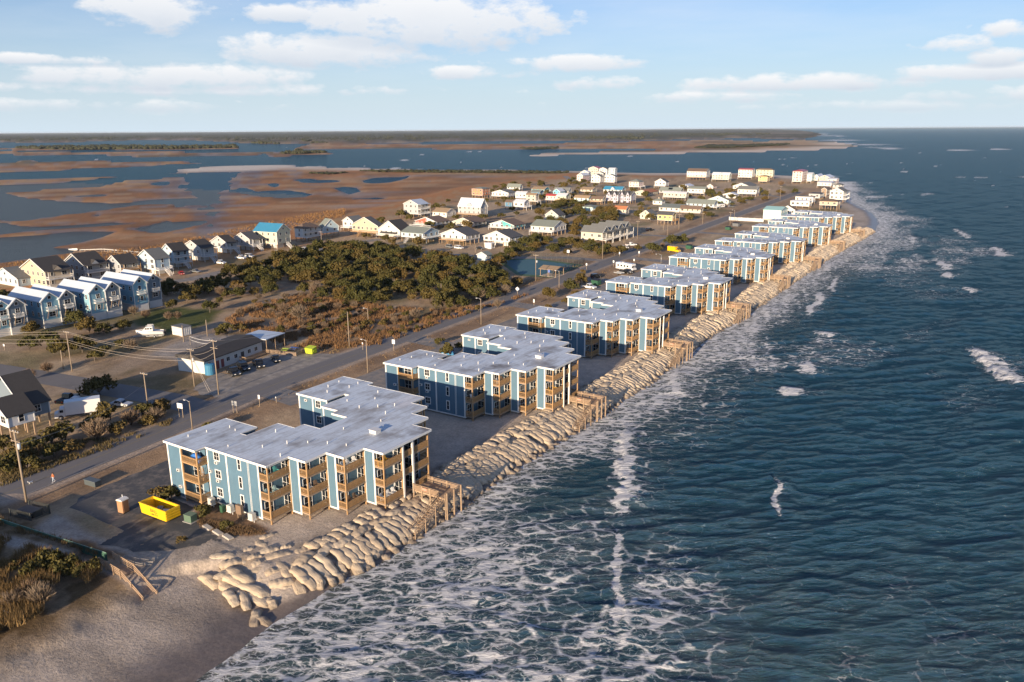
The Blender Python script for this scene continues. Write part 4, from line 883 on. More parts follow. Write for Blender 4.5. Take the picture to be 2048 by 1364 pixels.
def house(p, rz, W, D, h, pile, rise, axis, wall, roof, label, opts='', trim=True, group=None):
    """p: world xy of the centre of the footprint; h: height of the eaves above the ground; pile: height of the stilts"""
    opts = opts.split(); root = empty('beach_house', (p[0], p[1], 2.5), rz, label=label, cat='house', group=group)
    w_ = MB(); w_.box(-W/2, W/2, -D/2, D/2, pile, h)
    if axis == 'y': w_.extr([(-W/2, h), (W/2, h), (0, h+rise)], -D/2, D/2, 'y')
    elif axis == 'x': w_.extr([(-D/2, h), (D/2, h), (0, h+rise)], -W/2, W/2, 'x')
    wo = w_.build('wall', WM[wall], root)
    if axis == 'hip': hip_roof(W, D, h, rise).build('roof', RM[roof], root)
    elif axis == 'flat': MB().box(-W/2-.3, W/2+.3, -D/2-.3, D/2+.3, h, h+.28).build('roof', RM[roof], root)
    else:
        gable_roof(W, D, h, rise, axis).build('roof', RM[roof], root)
        if trim:
            bb = MB(); ov = .45
            if axis == 'y':
                for sx in (-1, 1): bb.bar((sx*(W/2+ov), -D/2-ov-.03, h-rise/(W/2)*ov+.1), (0, -D/2-ov-.03, h+rise+.1), .08, .26)
            else:
                for sy in (-1, 1): bb.bar((W/2+ov+.03, sy*(D/2+ov), h-rise/(D/2)*ov+.1), (W/2+ov+.03, 0, h+rise+.1), .08, .26)
            bb.build('barge_board', M_white, root)
    if trim:
        cbm = MB().box(-.09, .09, -.09, .09, pile, h-.02).mesh('corner_board', M_white)
        for x, y in ((-W/2, -D/2), (W/2, -D/2), (W/2, D/2)): link('corner_board', cbm, root, (x, y, 0))
        MB().box(-W/2-.05, W/2+.05, -D/2-.05, -D/2+.02, pile-.1, pile+.12).build('band_board', M_white, root)
    if pile > 1.0:
        pm = MB().box(-.15, .15, -.15, .15, -.2, pile).mesh('stilt', M_pile)
        nx, ny = max(2, int(W/3.5)+1), max(2, int(D/3.5)+1)
        for i in range(nx):
            for j in range(ny):
                if i in (0, nx-1) or j in (0, ny-1): link('stilt', pm, root, ((-W/2+.2)+(W-.4)*i/(nx-1), (-D/2+.2)+(D-.4)*j/(ny-1), 0))
        if 'store' in opts: MB().box(-W*.30, W*.28, -D*.20, D*.38, 0, pile-.05).build('storage_room', WM['white'] if wall != 'blue' else WM['pblue'], root)
        if 'skirt' in opts: MB().box(W/2-.12, W/2-.02, -D/2, D/2, 0, pile-.02).box(-W/2, W/2-.12, -D/2+.02, -D/2+.12, 0, pile-.02).build('ground_wall', WM['white'], root)
    elif pile > .05: MB().box(-W/2+.05, W/2-.05, -D/2+.05, D/2-.05, -.2, pile).build('foundation', M_conc2, root)
    ns = max(1, int(round((h-pile)/2.9))); sh = (h-pile)/ns
    rr = random.Random(label)
    for s_ in range(ns):
        zc_ = pile + sh*(s_+.55)
        if 'nofront' not in opts:
            nw = max(1, int(W/3.2))
            for i in range(nw): window(root, -W/2+W*(i+.5)/nw+rr.uniform(-.3, .3), -D/2-.03, zc_, 0, rr.choice((.85, 1.0, 1.6)), 1.3)
        nd = max(1, int(D/3.4))
        for i in range(nd): window(root, W/2+.03, -D/2+D*(i+.5)/nd+rr.uniform(-.3, .3), zc_, math.pi/2, rr.choice((.9, 1.1, 1.8)), 1.35)
    if axis == 'y' and rise > 2 and 'nofront' not in opts: window(root, 0, -D/2-.03, h+rise*.35, 0, .9, .9)
    if axis == 'x' and rise > 2: window(root, W/2+.03, 0, h+rise*.33, math.pi/2, .9, .9)
    wd = M_white if 'wood' not in opts else M_wood
    for tag in opts:
        if tag in ('deckx', 'decky', 'deckx2', 'balx'):
            zs = [pile] if not tag.endswith('2') else [pile + sh*k for k in range(ns)]
            dd = 2.2 if tag != 'balx' else 1.3
            for z in (zs if tag != 'balx' else [pile+sh*(ns-1)]):
                if tag == 'decky':
                    o = MB().box(-W/2, W/2, -D/2-dd, -D/2-.02, z-.2, z).build('deck', wd, root); rail_mesh([((-W/2, -D/2-dd+.06), (W/2, -D/2-dd+.06)), ((W/2-.05, -D/2-dd), (W/2-.05, -D/2-.1))], 1.0, .35).build('railing', wd, o, loc=(0, 0, z))
                    if z > 1: MB().box(-W/2+.05, -W/2+.2, -D/2-dd+.05, -D/2-dd+.2, 0, z-.2).box(W/2-.2, W/2-.05, -D/2-dd+.05, -D/2-dd+.2, 0, z-.2).build('deck_post', wd, root)
                else:
                    y0, y1 = (-D/2, D/2) if tag != 'balx' else (-D*.28, D*.28)
                    o = MB().box(W/2+.02, W/2+dd, y0, y1, z-.2, z).build('deck', wd, root); rail_mesh([((W/2+dd-.06, y0), (W/2+dd-.06, y1)), ((W/2+.1, y0+.05), (W/2+dd, y0+.05)), ((W/2+.1, y1-.05), (W/2+dd, y1-.05))], 1.0, .35).build('railing', wd, o, loc=(0, 0, z))
                    if z > 1 and tag != 'balx':
                        top = h-.1 if tag.endswith('2') else z-.2
                        MB().box(W/2+dd-.2, W/2+dd-.02, y0+.02, y0+.2, 0, top).box(W/2+dd-.2, W/2+dd-.02, y1-.2, y1-.02, 0, top).build('deck_post', wd, root)
                    elif tag == 'balx':
                        MB().bar((W/2+dd-.1, y0+.1, z-.2), (W/2+.05, y0+.1, z-2.6), .12).bar((W/2+dd-.1, y1-.1, z-.2), (W/2+.05, y1-.1, z-2.6), .12).build('brace', M_pile, root)
            if tag == 'deckx2': MB().box(W/2-.2, W/2+dd+.3, -D/2-.2, D/2+.2, h-.12, h+.06).build('porch_roof', RM[roof], root)
        if tag in ('stairx', 'stairy') and pile > .8:
            n = int(pile/.19); s_ = MB(); run = .27
            for k in range(n):
                z = pile-.19*(k+1)
                if tag == 'stairx': s_.box(W/2+2.2+k*run, W/2+2.2+(k+1)*run+.03, -D*.1, -D*.1+1.2, z-.05, z)
                else: s_.box(-W*.1, -W*.1+1.2, -D/2-2.2-(k+1)*run-.03, -D/2-2.2-k*run, z-.05, z)
            so_ = s_.build('stair', wd, root)
            rl_ = MB()
            for q in (0, 1.2):
                if tag == 'stairx': a, b = (W/2+2.2, -D*.1+q, pile), (W/2+2.2+n*run, -D*.1+q, 0)
                else: a, b = (-W*.1+q, -D/2-2.2, pile), (-W*.1+q, -D/2-2.2-n*run, 0)
                for dz, w2 in ((.9, .12), (.45, .08), (-.12, .24)): rl_.bar(Vector(a)+Vector((0, 0, dz)), Vector(b)+Vector((0, 0, dz)), .06, w2)
            rl_.build('handrail', wd, so_)
        if tag == 'xgable': # dormer gable on the long roof side facing -y or +x
            if axis == 'x':
                g_ = MB().extr([(-1.7, h-.3), (1.7, h-.3), (1.7, h+.9), (0, h+2.2), (-1.7, h+.9)], -D/2-.35, 0, 'y'); do = g_.build('dormer', WM[wall], root)
                gable_roof(3.4, D/2+.3, h+.9, 1.3, 'y', .25).build('dormer_roof', RM[roof], do, loc=(0, -D/4-.2, 0))
            else:
                g_ = MB().extr([(-1.7, h-.1), (1.7, h-.1), (0, h+1.5)], W*.12, W/2+.3, 'x'); do = g_.build('dormer', WM[wall], root)
                gable_roof(W*.38, 3.4, h, 1.5, 'x', .25).build('dormer_roof', RM[roof], do, loc=(W*.31, 0, 0))
        if tag == 'xgable2':
            for q in (-D/4, D/4) if axis != 'x' else (-W/4, W/4):
                if axis == 'x':
                    do = MB().extr([(-W*.11, 1), (W*.11, 1), (W*.11, h+.6), (0, h+2.4), (-W*.11, h+.6)], -D/2-.8, 0, 'y').build('gable_bay', WM[wall], root, loc=(q, 0, 0)); gable_roof(W*.22, D/2+.8, h+.6, 1.8, 'y', .3).build('gable_roof', RM[roof], do, loc=(0, -D/4-.4, 0))
                    window(do, 0, -D/2-.83, h-.3, 0, .9, 1.2); window(do, 0, -D/2-.83, h-3.2, 0, .9, 1.2)
        if tag == 'chim': MB().box(-.4, .4, -.3, .3, h, h+rise+.8).build('chimney', WM['tan'], root)
        if tag == 'solar':
            sl = rise/(D/2); MB().add([(-1.9, -D*.40, h+.45+sl*D*.10), (1.9, -D*.40, h+.45+sl*D*.10), (1.9, -D*.12, h+.45+sl*D*.38), (-1.9, -D*.12, h+.45+sl*D*.38), (-1.9, -D*.40, h+.30+sl*D*.10), (1.9, -D*.40, h+.30+sl*D*.10), (1.9, -D*.12, h+.30+sl*D*.38), (-1.9, -D*.12, h+.30+sl*D*.38)],
                     [(0, 1, 2, 3), (7, 6, 5, 4), (0, 4, 5, 1), (1, 5, 6, 2), (2, 6, 7, 3), (3, 7, 4, 0)]).build('solar_panel', M_glass, root)
        if tag.startswith('half'):        # other colour on part of the gable end facing the camera
            c = tag[4:]; MB().extr([(-W/2+.1, pile+.1), (-.02, pile+.1), (-.02, h+rise-.3), (-W/2+.1, h-.05)] if axis == 'y' else [(-W/2, pile), (0, pile), (0, h), (-W/2, h)], -D/2-.045, -D/2-.005, 'y').build('gable_panel', WM[c], root)
        if tag == 'roofrail': rail_mesh([((-W/2, 0), (W/2, 0))], 1.0, .3).build('roof_rail', M_white, root, loc=(0, 0, h+rise+.15))
        if tag == 'porchroof': MB().add([(-W*.35, -D/2-2.0, h*.62), (W*.35, -D/2-2.0, h*.62), (W*.35, -D/2, h*.74), (-W*.35, -D/2, h*.74), (-W*.35, -D/2-2.0, h*.62-.15), (W*.35, -D/2-2.0, h*.62-.15), (W*.35, -D/2, h*.74-.15), (-W*.35, -D/2, h*.74-.15)], [(0, 1, 2, 3), (7, 6, 5, 4), (0, 4, 5, 1), (1, 5, 6, 2), (2, 6, 7, 3), (3, 7, 4, 0)]).build('porch_roof', RM[roof], root)
    return root
def solve(ex, ey, by, xl, xr, rot):
    """footprint and height of a house from its near eave corner, the ground below it and the two far eave ends"""
    lo, hi = .5, 16.0
    for _ in range(40):
        h = (lo+hi)/2; g = at(ex, ey, 2.5+h); y = pix((g[0], g[1], 2.5))[1]
        if y < by: lo = h
        else: hi = h
    h = (lo+hi)/2; g = at(ex, ey, 2.5+h); a = A0+rot; ux = np.array([math.cos(a), math.sin(a)]); uy = np.array([-math.sin(a), math.cos(a)])
    def ext(u, xt):
        # linear-fractional in t
        l, r_ = 0.0, 80.0; s0 = pix((*(g), 2.5+h))[0]
        for _ in range(50):
            t_ = (l+r_)/2; x = pix((*(g+u*t_), 2.5+h))[0]
            if abs(x-s0) < abs(xt-s0): l = t_
            else: r_ = t_
        return (l+r_)/2
    W = ext(-ux, xl); D = ext(uy, xr); return g, W, D, h, a, ux, uy
HS = []
def H_(ex, ey, by, xl, xr, rise, axis, wall, roof, pile, label, opts='', rot=0.0, maxD=24, minD=5, maxW=24, group=None):
    g, W, D, h, a, ux, uy = solve(ex, ey, by, xl, xr, rot); D = min(max(D, minD), maxD); W = min(max(W, 4), maxW)
    W, D = max(W-.2, 3), max(D-.2, 3); h = max(h, 3.0)
    c = g - ux*(W/2+.1) + uy*(D/2+.1); HS.append((label[:20], round(W, 1), round(D, 1), round(h, 1), c.round(0)))
    return house(c, a, W, D, h, min(pile, h*.55), rise, axis, wall, roof, label, opts, group=group)
# pairs of sky blue gabled houses at the left
PB = 'paired sky blue houses with silver metal roofs'
H_(-15, 620, 676, -80, 17, 2.2, 'x', 'blue', 'silver', 2.3, 'sky blue house cut by the left photo edge, farthest left of the pairs', 'balx skirt', group=PB)
H_(15, 615, 671, -45, 43, 2.2, 'x', 'dgrey', 'silver', 2.3, 'blue grey twin just behind the house cut by the left photo edge', 'balx skirt', group=PB)
for i, (nm) in enumerate(('second', 'third', 'last')):
    q = [(81, 602.6, 657.6, 18, 117), (177, 585.8, 643, 115, 209.6), (264.6, 568.9, 624.6, 201.6, 293)][i]
    H_(*q, 2.2, 'x', 'blue', 'silver', 2.4, ['sky blue house left of the two trees, white balcony over a white ground wall', 'sky blue house in the middle of the row, a bushy tree before its white base', 'sky blue house nearest the lawn with small bare trees before it'][i], 'balx skirt', group=PB)
    q = [(117, 597, 651, 56, 140), (209.6, 580, 637, 150, 229), (293, 563, 617, 236, 311)][i]
    H_(*q, 2.2, 'x', 'dgrey', 'silver', 2.4, ['darker blue grey twin behind the sky blue house left of the two trees', 'darker blue grey twin behind the middle sky blue house', 'darker blue grey twin behind the sky blue house by the lawn'][i], 'balx skirt', group=PB)
H_(34.5, 557, 575, -14, 52, 3.2, 'y', 'pblue', 'grey', .3, 'pale blue gabled house at the left edge in front of the marsh')
# row along the marsh
RG = 'houses in the row along the marsh'
H_(89.4, 543, 577, 41, 140.7, 4.0, 'y', 'tan', 'black', .4, 'tan gabled house with black roof and two decks, leftmost of the big marsh side houses', 'deckx2 xgable', group=RG)
H_(167.9, 530.8, 562, 126.8, 212.6, 4.0, 'y', 'grey', 'black', .4, 'grey gabled house with black roof and two decks, right of the tan house', 'deckx2 xgable', group=RG)
H_(240.4, 527.9, 556, 212.6, 275.6, 3.0, 'y', 'grey', 'black', .4, 'brownish grey house with wooden balcony between the grey and pale gabled houses', 'deckx2 wood', group=RG)
H_(308.8, 518.3, 551.6, 274, 338.6, 3.4, 'y', 'pblue', 'grey', 2.4, 'pale blue grey house with white gable trim and light grey roof', 'deckx stairx store', group=RG)
H_(346.7, 503.3, 537, 321.8, 377, 3.0, 'y', 'pblue', 'black', 2.4, 'pale house with black roof, second stilted one right of the light grey roof', 'deckx2 stairx store', group=RG)
H_(400.9, 496, 523.8, 365.7, 427, 2.9, 'y', 'lgrey', 'black', 2.4, 'light grey house with white stairs facing the parked white pickup', 'deckx2 stairx store', group=RG)
H_(453.6, 485.7, 507.6, 421.4, 472.7, 2.9, 'y', 'lgrey', 'black', 2.4, 'light grey stilted house with a palm before its white deck', 'deckx2 stairx store', group=RG)
H_(499, 478, 502.5, 468, 519.6, 2.7, 'y', 'lgrey', 'dgrey', 2.4, 'light grey house just left of the yellow house with blue roof', 'deckx2 stairx store', group=RG)
H_(553, 463.7, 499, 507, 580, 3.4, 'x', 'paleyellow', 'blue', 2.6, 'pale yellow tall house with bright blue metal roof', 'stairx store', .12)
H_(606, 457, 484, 589, 636, 2.2, 'hip', 'white', 'brown', 2.4, 'white boxy house with brown hip roof and dark balconies', 'deckx2', .1)
H_(646, 455, 476, 636, 677.5, 4.2, 'x', 'pblue', 'greeng', 2.6, 'pale blue steep gabled house with grey green roof on open stilts', '', -.25)
H_(706, 442.5, 462, 685, 728, 2.4, 'y', 'white', 'grey', 2.0, 'low white house with enclosed porch behind the tan chalet gable', 'decky')
H_(756, 452.5, 474, 703.7, 768, 4.4, 'y', 'tan', 'dgrey', 2.3, 'tan chalet like house with a wide window filled gable and black barge boards', 'decky wood stairy')
H_(800, 461, 478, 756, 824, 4.8, 'y', 'white', 'black', 1.5, 'white house with steep black roof and broad gable', 'porchroof decky')
H_(846, 467, 486, 802, 878, 2.3, 'x', 'pblue', 'greeng', 2.4, 'pale blue house with white railing along its roof ridge', 'roofrail deckx stairy')
H_(835.7, 408.7, 437.5, 807, 856, 2.6, 'y', 'lgrey', 'silver', 3.0, 'tall grey double gabled house with many round windows on stilts by the marsh', 'deckx2')
H_(893, 424.8, 436, 863.6, 911, 2.2, 'x', 'white', 'tan', .8, 'low white house with tan roof between the tall grey house and the white roofed one', 'nodeck')
H_(961, 413.8, 437, 916, 975, 5.0, 'x', 'lgrey', 'white', 2.4, 'big light grey house with a steep white metal roof', 'xgable decky wood')
H_(873.8, 444.6, 457, 831, 898.7, 2.6, 'y', 'white', 'brown', 2.3, 'house with a half red half white gable and brown roof', 'halfred decky stairy')
H_(947.9, 446, 457, 905, 972.8, 2.6, 'y', 'cream', 'brown', 1.6, 'cream house with broad plain gable and brown roof', 'decky')
H_(1027.8, 451, 462, 980, 1050.5, 2.6, 'y', 'teal', 'brown', 1.6, 'house with a half pale blue half teal gable and brown roof', 'halfpblue decky')
H_(931.7, 471, 491, 882, 959, 2.9, 'y', 'white', 'dgrey', 2.4, 'white gabled house with wooden steps at the left of the parked white car', 'decky wood stairy')
H_(1020, 476, 495, 967, 1045, 3.0, 'y', 'white', 'dgrey', 2.6, 'white gabled house beside the small white shed near the court', 'store wood stairy')
H_(964.7, 378, 397, 943.5, 980, 1.5, 'hip', 'orange', 'greeng', 2.6, 'orange house on stilts out towards the marsh', 'nodeck')
H_(1016.8, 386, 398, 983.8, 1032, 2.2, 'y', 'white', 'grey', 2.2, 'white porch fronted house right of the orange one', 'decky')
H_(1039.5, 374, 383, 1013.8, 1045, 2.6, 'x', 'white', 'greeng', 2.0, 'long white house with grey green roof at the marsh edge', '')
H_(1052, 386.7, 402, 1030.7, 1056, 1.2, 'x', 'white', 'white', 2.2, 'plain white box house with flat pale roof, left of its cream twin', 'deckx')
H_(1071, 390, 409, 1052.7, 1075, 1.2, 'x', 'cream', 'tan', 2.4, 'cream box house with tan flat roof attached right of the white box', 'deckx')
H_(1048, 405, 421, 1027, 1059, 1.8, 'x', 'white', 'white', 2.4, 'white house with pale metal roof in front of the two box houses', 'deckx stairy')
H_(1024, 404.3, 420, 1010, 1030, 1.4, 'x', 'dblue', 'brown', 2.4, 'small dark blue house with brown roof left of the pale metal roof', '')
H_(1088.6, 378.6, 386, 1063, 1099, 1.8, 'x', 'teal', 'tan', 1.2, 'low teal house with a long tan roof at the head of the street', 'deckx')
H_(1079, 384, 397, 1062, 1088, 1.4, 'x', 'dblue', 'greeng', 2.2, 'dark blue house with grey green roof behind the cream box', '')
H_(1137, 382, 390, 1107, 1143, 2.8, 'x', 'white', 'grey', 1.6, 'white house with grey roof and white end gable behind the turquoise gable', '')
H_(1120, 383, 392, 1106, 1130, 2.2, 'y', 'turq', 'white', 1.4, 'turquoise gabled house front in the village', '')
H_(1112.8, 391.8, 406, 1091.5, 1117, 1.2, 'x', 'pink', 'red', 2.4, 'pale pink house with a red metal roof', 'decky')
H_(1131.8, 391.8, 407, 1112.8, 1141, 1.7, 'x', 'paleyellow', 'white', 2.4, 'pale yellow house with white metal roof right of the red roofed pink one', 'deckx decky wood')
H_(1184.6, 379.4, 386, 1161, 1194, 1.9, 'x', 'cream', 'tan', 1.2, 'cream house with long tan roof below the white inlet cluster', '')
H_(1244, 379.4, 388, 1207, 1251, 2.4, 'x', 'white', 'blue', 1.4, 'white house with deep blue metal roof and a small front gable', 'xgable')
H_(1177, 396, 409, 1148, 1182, 1.6, 'x', 'aqua', 'tan', 2.4, 'aqua half of the duplex with tan roof', 'decky')
H_(1205, 398, 409.5, 1178.7, 1209, 1.6, 'x', 'cream', 'brown', 2.4, 'cream half of the duplex with brown roof', 'decky wood')
H_(1236, 389.8, 408, 1212.5, 1246, 2.4, 'x', 'purple', 'dgrey', 2.4, 'left of the twin lilac grey houses with tall front gables', 'xgable2 stairy')
H_(1262, 390.4, 408, 1239, 1272, 2.4, 'x', 'purple', 'dgrey', 2.4, 'right of the twin lilac grey houses with tall front gables', 'xgable2')
H_(1185, 415.5, 423, 1164, 1198, 1.4, 'hip', 'aqua', 'greeng', .6, 'small aqua house with hip roof among the oaks', 'deckx')
H_(1252, 418.5, 430, 1222.7, 1257, 1.8, 'x', 'cream', 'rust', .8, 'low cream house with a rust orange roof', 'decky')
H_(1116.4, 430.7, 440, 1090.8, 1130, 3.2, 'y', 'green', 'dgrey', .8, 'small sage green steep gabled house among the oaks', 'decky')
H_(1107.6, 454, 473, 1061.5, 1132, 2.7, 'x', 'white', 'greeng', 2.4, 'white house with grey roof and deep blue gable end, above the roadside oaks', 'stairy decky')
TG = 'cream townhouses in the row by the main road'
for k, (w1, w2) in enumerate(((0, .22), (.25, .47), (.5, .72), (.75, .97))):
    g, W, D, h, a, ux, uy = solve(1205, 465, 489, 1163, 1262, 0)
    d0, d1 = D*w1, D*w2; c = g - ux*W/2 + uy*(d0+d1)/2
    house(c, a, W, d1-d0, h, h*.36, 2.6, 'x', 'cream', 'grey', 'cream townhouse with grey roof, %s in its row from the road corner' % ('first', 'second', 'third', 'fourth')[k], 'deckx2' + (' nofront' if k else ''), group=TG)
H_(1345, 430, 450, 1315, 1352, 1.6, 'x', 'yellow', 'dgrey', 2.6, 'tall pale yellow boxy house behind the roadside poles', 'deckx wood')
H_(1302.6, 430.7, 439, 1280, 1314, 2.8, 'y', 'paleyellow', 'grey', .6, 'small yellow gabled cottage with a round window', '')
H_(1359, 419.7, 425, 1318, 1380, 1.8, 'x', 'white', 'greeng', .8, 'long low white house with grey green roof behind the yellow boxy house', '')
H_(1324, 403.6, 410, 1305.6, 1330, 1.8, 'hip', 'white', 'greeng', .6, 'small white building with grey green hip roof and white cupola', 'chim')
H_(1372.7, 386.8, 401, 1327, 1377, 1.0, 'x', 'cream', 'white', 2.4, 'wide cream house with pale roof in the middle of the village', 'decky')
H_(1361, 381.8, 391, 1318.5, 1367, 2.6, 'x', 'lgrey', 'greeng', 2.0, 'light grey house with a solar panel on its grey roof', 'solar')
H_(1277.5, 364, 379, 1258, 1287, 2.6, 'hip', 'pink', 'greeng', 2.4, 'pink house with pyramid roof beside the inlet sand', 'deckx')
H_(1331.7, 364, 377, 1309.7, 1338, 3.0, 'y', 'white', 'dgrey', 2.4, 'white gabled house alone on the brown dune by the inlet', 'decky')
H_(1296.5, 387, 392, 1270, 1316, 1.8, 'y', 'cream', 'rust', .6, 'low cream gabled house with rust roof right of the lilac twins', '')
# white cluster at the inlet
IG = 'pale houses clustered at the inlet'
for q, lab in (((1165.5, 351, 364.5, 1153.8, 1179, 2.4, 'y', 'pink', 'white', 1.6), 'pale pink gabled house at the left front of the inlet cluster'), ((1200.7, 353, 368, 1182, 1207, 2.4, 'y', 'white', 'grey', 1.6), 'white gabled house at the front middle of the inlet cluster'),
               ((1230, 353, 367.5, 1208, 1234, 2.2, 'y', 'white', 'dgrey', 1.6), 'white gabled house at the right front of the inlet cluster'), ((1177, 345, 362, 1161, 1182, 2.4, 'y', 'white', 'white', 2.2), 'white house with pale roof second from left in the inlet cluster'),
               ((1196, 337, 354, 1177, 1204, 2.2, 'y', 'cream', 'red', 2.2), 'cream house with a red roof, topmost of the inlet cluster'), ((1214, 338.5, 355, 1198, 1219, 2.0, 'y', 'white', 'dgrey', 2.2), 'white house with dark windows behind the inlet cluster front row'),
               ((1230, 338, 355, 1217, 1234, 1.2, 'x', 'pblue', 'white', 2.2), 'pale blue grey flat fronted house at the right rear of the inlet cluster'), ((1206.6, 347, 360, 1189, 1211, 2.0, 'y', 'lgrey', 'grey', 1.8), 'light grey house in the middle of the inlet cluster')):
    H_(*q, lab, 'decky', group=IG)
H_(1413, 343, 360.5, 1374, 1420, 2.8, 'x', 'white', 'brown', 3.0, 'large white house with brown roof and stilts facing the inlet', 'decky wood')
H_(1458.7, 350, 364, 1424.4, 1463, 2.4, 'x', 'green', 'white', 2.6, 'pale sage house with white metal roof right of the large white brown roofed one', 'xgable decky')
H_(1505, 339.5, 358.5, 1477, 1510, 1.2, 'x', 'white', 'red', 2.2, 'white tower like house with a red roof, left of the yellow one', 'decky')
H_(1546, 340, 358.5, 1512.5, 1549, 1.6, 'hip', 'paleyellow', 'brown', 2.2, 'tall pale yellow house with brown hip roof facing the inlet', 'decky wood')
H_(1534.8, 353.4, 367, 1517, 1540, 1.6, 'hip', 'yellow', 'tan', 2.2, 'bright yellow house in front of the tall pale yellow one', '')
H_(1605, 343, 367, 1585.8, 1619, 1.8, 'hip', 'pink', 'red', 2.0, 'tall salmon pink house with red roof near the ocean point', 'decky')
OG = 'pale houses packed at the ocean point'
for q, lab in (((1624, 349.7, 366.5, 1614.5, 1629, 2.0, 'x', 'aqua', 'white', 2.2), 'narrow aqua house right of the salmon pink one'), ((1637, 353, 365, 1627.5, 1655, 2.0, 'y', 'white', 'white', 2.2), 'white gabled house right of the narrow aqua one'),
               ((1659, 355, 366.5, 1638.6, 1671, 2.2, 'y', 'cream', 'white', 2.2), 'cream gabled house, third from left at the ocean point'), ((1673, 359, 368, 1655, 1678, 1.2, 'x', 'pink', 'white', 2.0), 'pale pink flat roofed house nearest the surf at the point'),
               ((1662.8, 366, 376, 1635, 1683, 1.2, 'x', 'white', 'white', 2.0), 'long low white house in front of the ocean point cluster'), ((1683, 370, 379, 1666.5, 1688, 1.4, 'hip', 'lgrey', 'grey', 2.0), 'light grey hip roofed house at the surf below the white cluster')):
    H_(*q, lab, 'decky', group=OG)
H_(1653.5, 379, 396, 1644, 1662, 1.4, 'y', 'brown', 'brown', 1.5, 'brown shingled house left of the tall white gabled one')
H_(1687, 383, 405, 1660, 1695, 2.6, 'y', 'white', 'grey', 2.2, 'tall white gabled house with decks at the surf', 'deckx2')
H_(1675, 403.5, 421, 1639.6, 1681, 1.6, 'hip', 'tan', 'brown', 4.2, 'tan house with brown hip roof high on long stilts by the surf', 'wood')
H_(1626.6, 394, 410, 1591, 1631, .6, 'flat', 'white', 'grey', 2.0, 'white flat roofed house with grey roof left of the stilted tan one', '')
H_(1619, 403.5, 417, 1581, 1624, .6, 'flat', 'white', 'white', 1.5, 'low white house in front of the grey flat roof', '')
H_(1640, 388, 400, 1618, 1648, .6, 'flat', 'lgrey', 'dgrey', 1.5, 'light grey flat roofed house behind the stilted tan one', '')
H_(1562.6, 421, 441.5, 1527, 1576, 1.6, 'x', 'aqua', 'green', .8, 'tall white aqua house with pale green roof beside the farthest condo block', 'nofront')
H_(1590, 420, 430, 1560.7, 1594, 2.6, 'y', 'white', 'brown', .6, 'white gabled house with brown roof behind the aqua one', '')
H_(1428, 408, 418.5, 1373, 1435, 2.6, 'x', 'pblue', 'greeng', 1.4, 'pale blue double house with grey green roof near the road', 'deckx')
H_(1457, 403, 409, 1414, 1462, 3.2, 'y', 'aqua', 'greeng', 1.0, 'pale aqua gabled house behind the pale blue double one', '')
H_(1513.4, 379, 393.5, 1475.4, 1519, 2.4, 'x', 'white', 'grey', 2.4, 'big white house with grey roof above the roadside trees', 'decky')
H_(1499.5, 372.8, 381, 1466, 1515, 2.8, 'y', 'white', 'grey', 1.4, 'white broad gabled house just behind the big white one', '')
H_(1410.5, 378, 392, 1375, 1416, 1.6, 'x', 'white', 'greeng', 2.4, 'two tiered white house with grey green roof in the village middle', 'decky')
H_(1377, 372.5, 379, 1358.5, 1388, 1.6, 'y', 'white', 'white', 1.8, 'white gabled house with front deck behind the two tiered one', 'decky')
H_(1426, 373.8, 378.5, 1414, 1434, 1.8, 'y', 'pink', 'tan', .6, 'small pink gabled house between the two tiered house and the round oak', '')
H_(1472, 391.5, 397, 1445.7, 1478, 1.6, 'y', 'white', 'white', .6, 'low white gabled house right of the aqua gable', '')
H_(1401, 419, 427, 1360, 1406, 1.8, 'x', 'cream', 'brown', .8, 'low cream house with brown roof across from the white trailer', '')
# house under construction at the left, on bare pilings
hr_ = H_(46, 812, 866, -40, 90, 5.0, 'y', 'dgrey', 'black', 2.9, 'unfinished house with black roof and slate blue side wall on open pilings', 'nofront', maxW=13, maxD=15)
hw_ = H_(14, 833, 884, -30, 36, 2.6, 'y', 'wrap', 'black', 3.2, 'unfinished white sheathed wing with an arched window at the left edge', '', maxW=8, maxD=5)
# ================================================================ TREES AND BRUSH
def leafmat(name, c1, c2, c3, kv=.5):
    t = NT(name); v = t.coord('Object'); n = t.noise(v, .9, 4, .6); r_ = t.rnd(); f = t.noise(v, 7, 2, .5)
    c = t.mix(t.math('MULTIPLY_ADD', n, 1.6, -.3, clamp=True), c1, c2); c = t.mix(t.math('MULTIPLY', t.math('SUBTRACT', r_, .45, clamp=True), 1.5, clamp=True), c, c3); c = t.mix(1.0, c, t.math('MULTIPLY_ADD', f, 1.0, .5), 'MULTIPLY')
    t.put(t.b.inputs['Base Color'], c); t.b.inputs['Roughness'].default_value = .75; t.b.inputs['Specular IOR Level'].default_value = .2; return t.m
M_leaf = leafmat('evergreen_oak_leaves', (.046, .050, .014), (.085, .075, .020), (.13, .082, .024)); M_bush = leafmat('wax_myrtle_leaves', (.060, .060, .016), (.11, .085, .024), (.15, .10, .035)); M_twig = leafmat('bare_twigs', (.17, .125, .085), (.24, .185, .13), (.20, .13, .08))
M_bark = paint('grey_bark', (.15, .12, .095), .9, .35, 2)
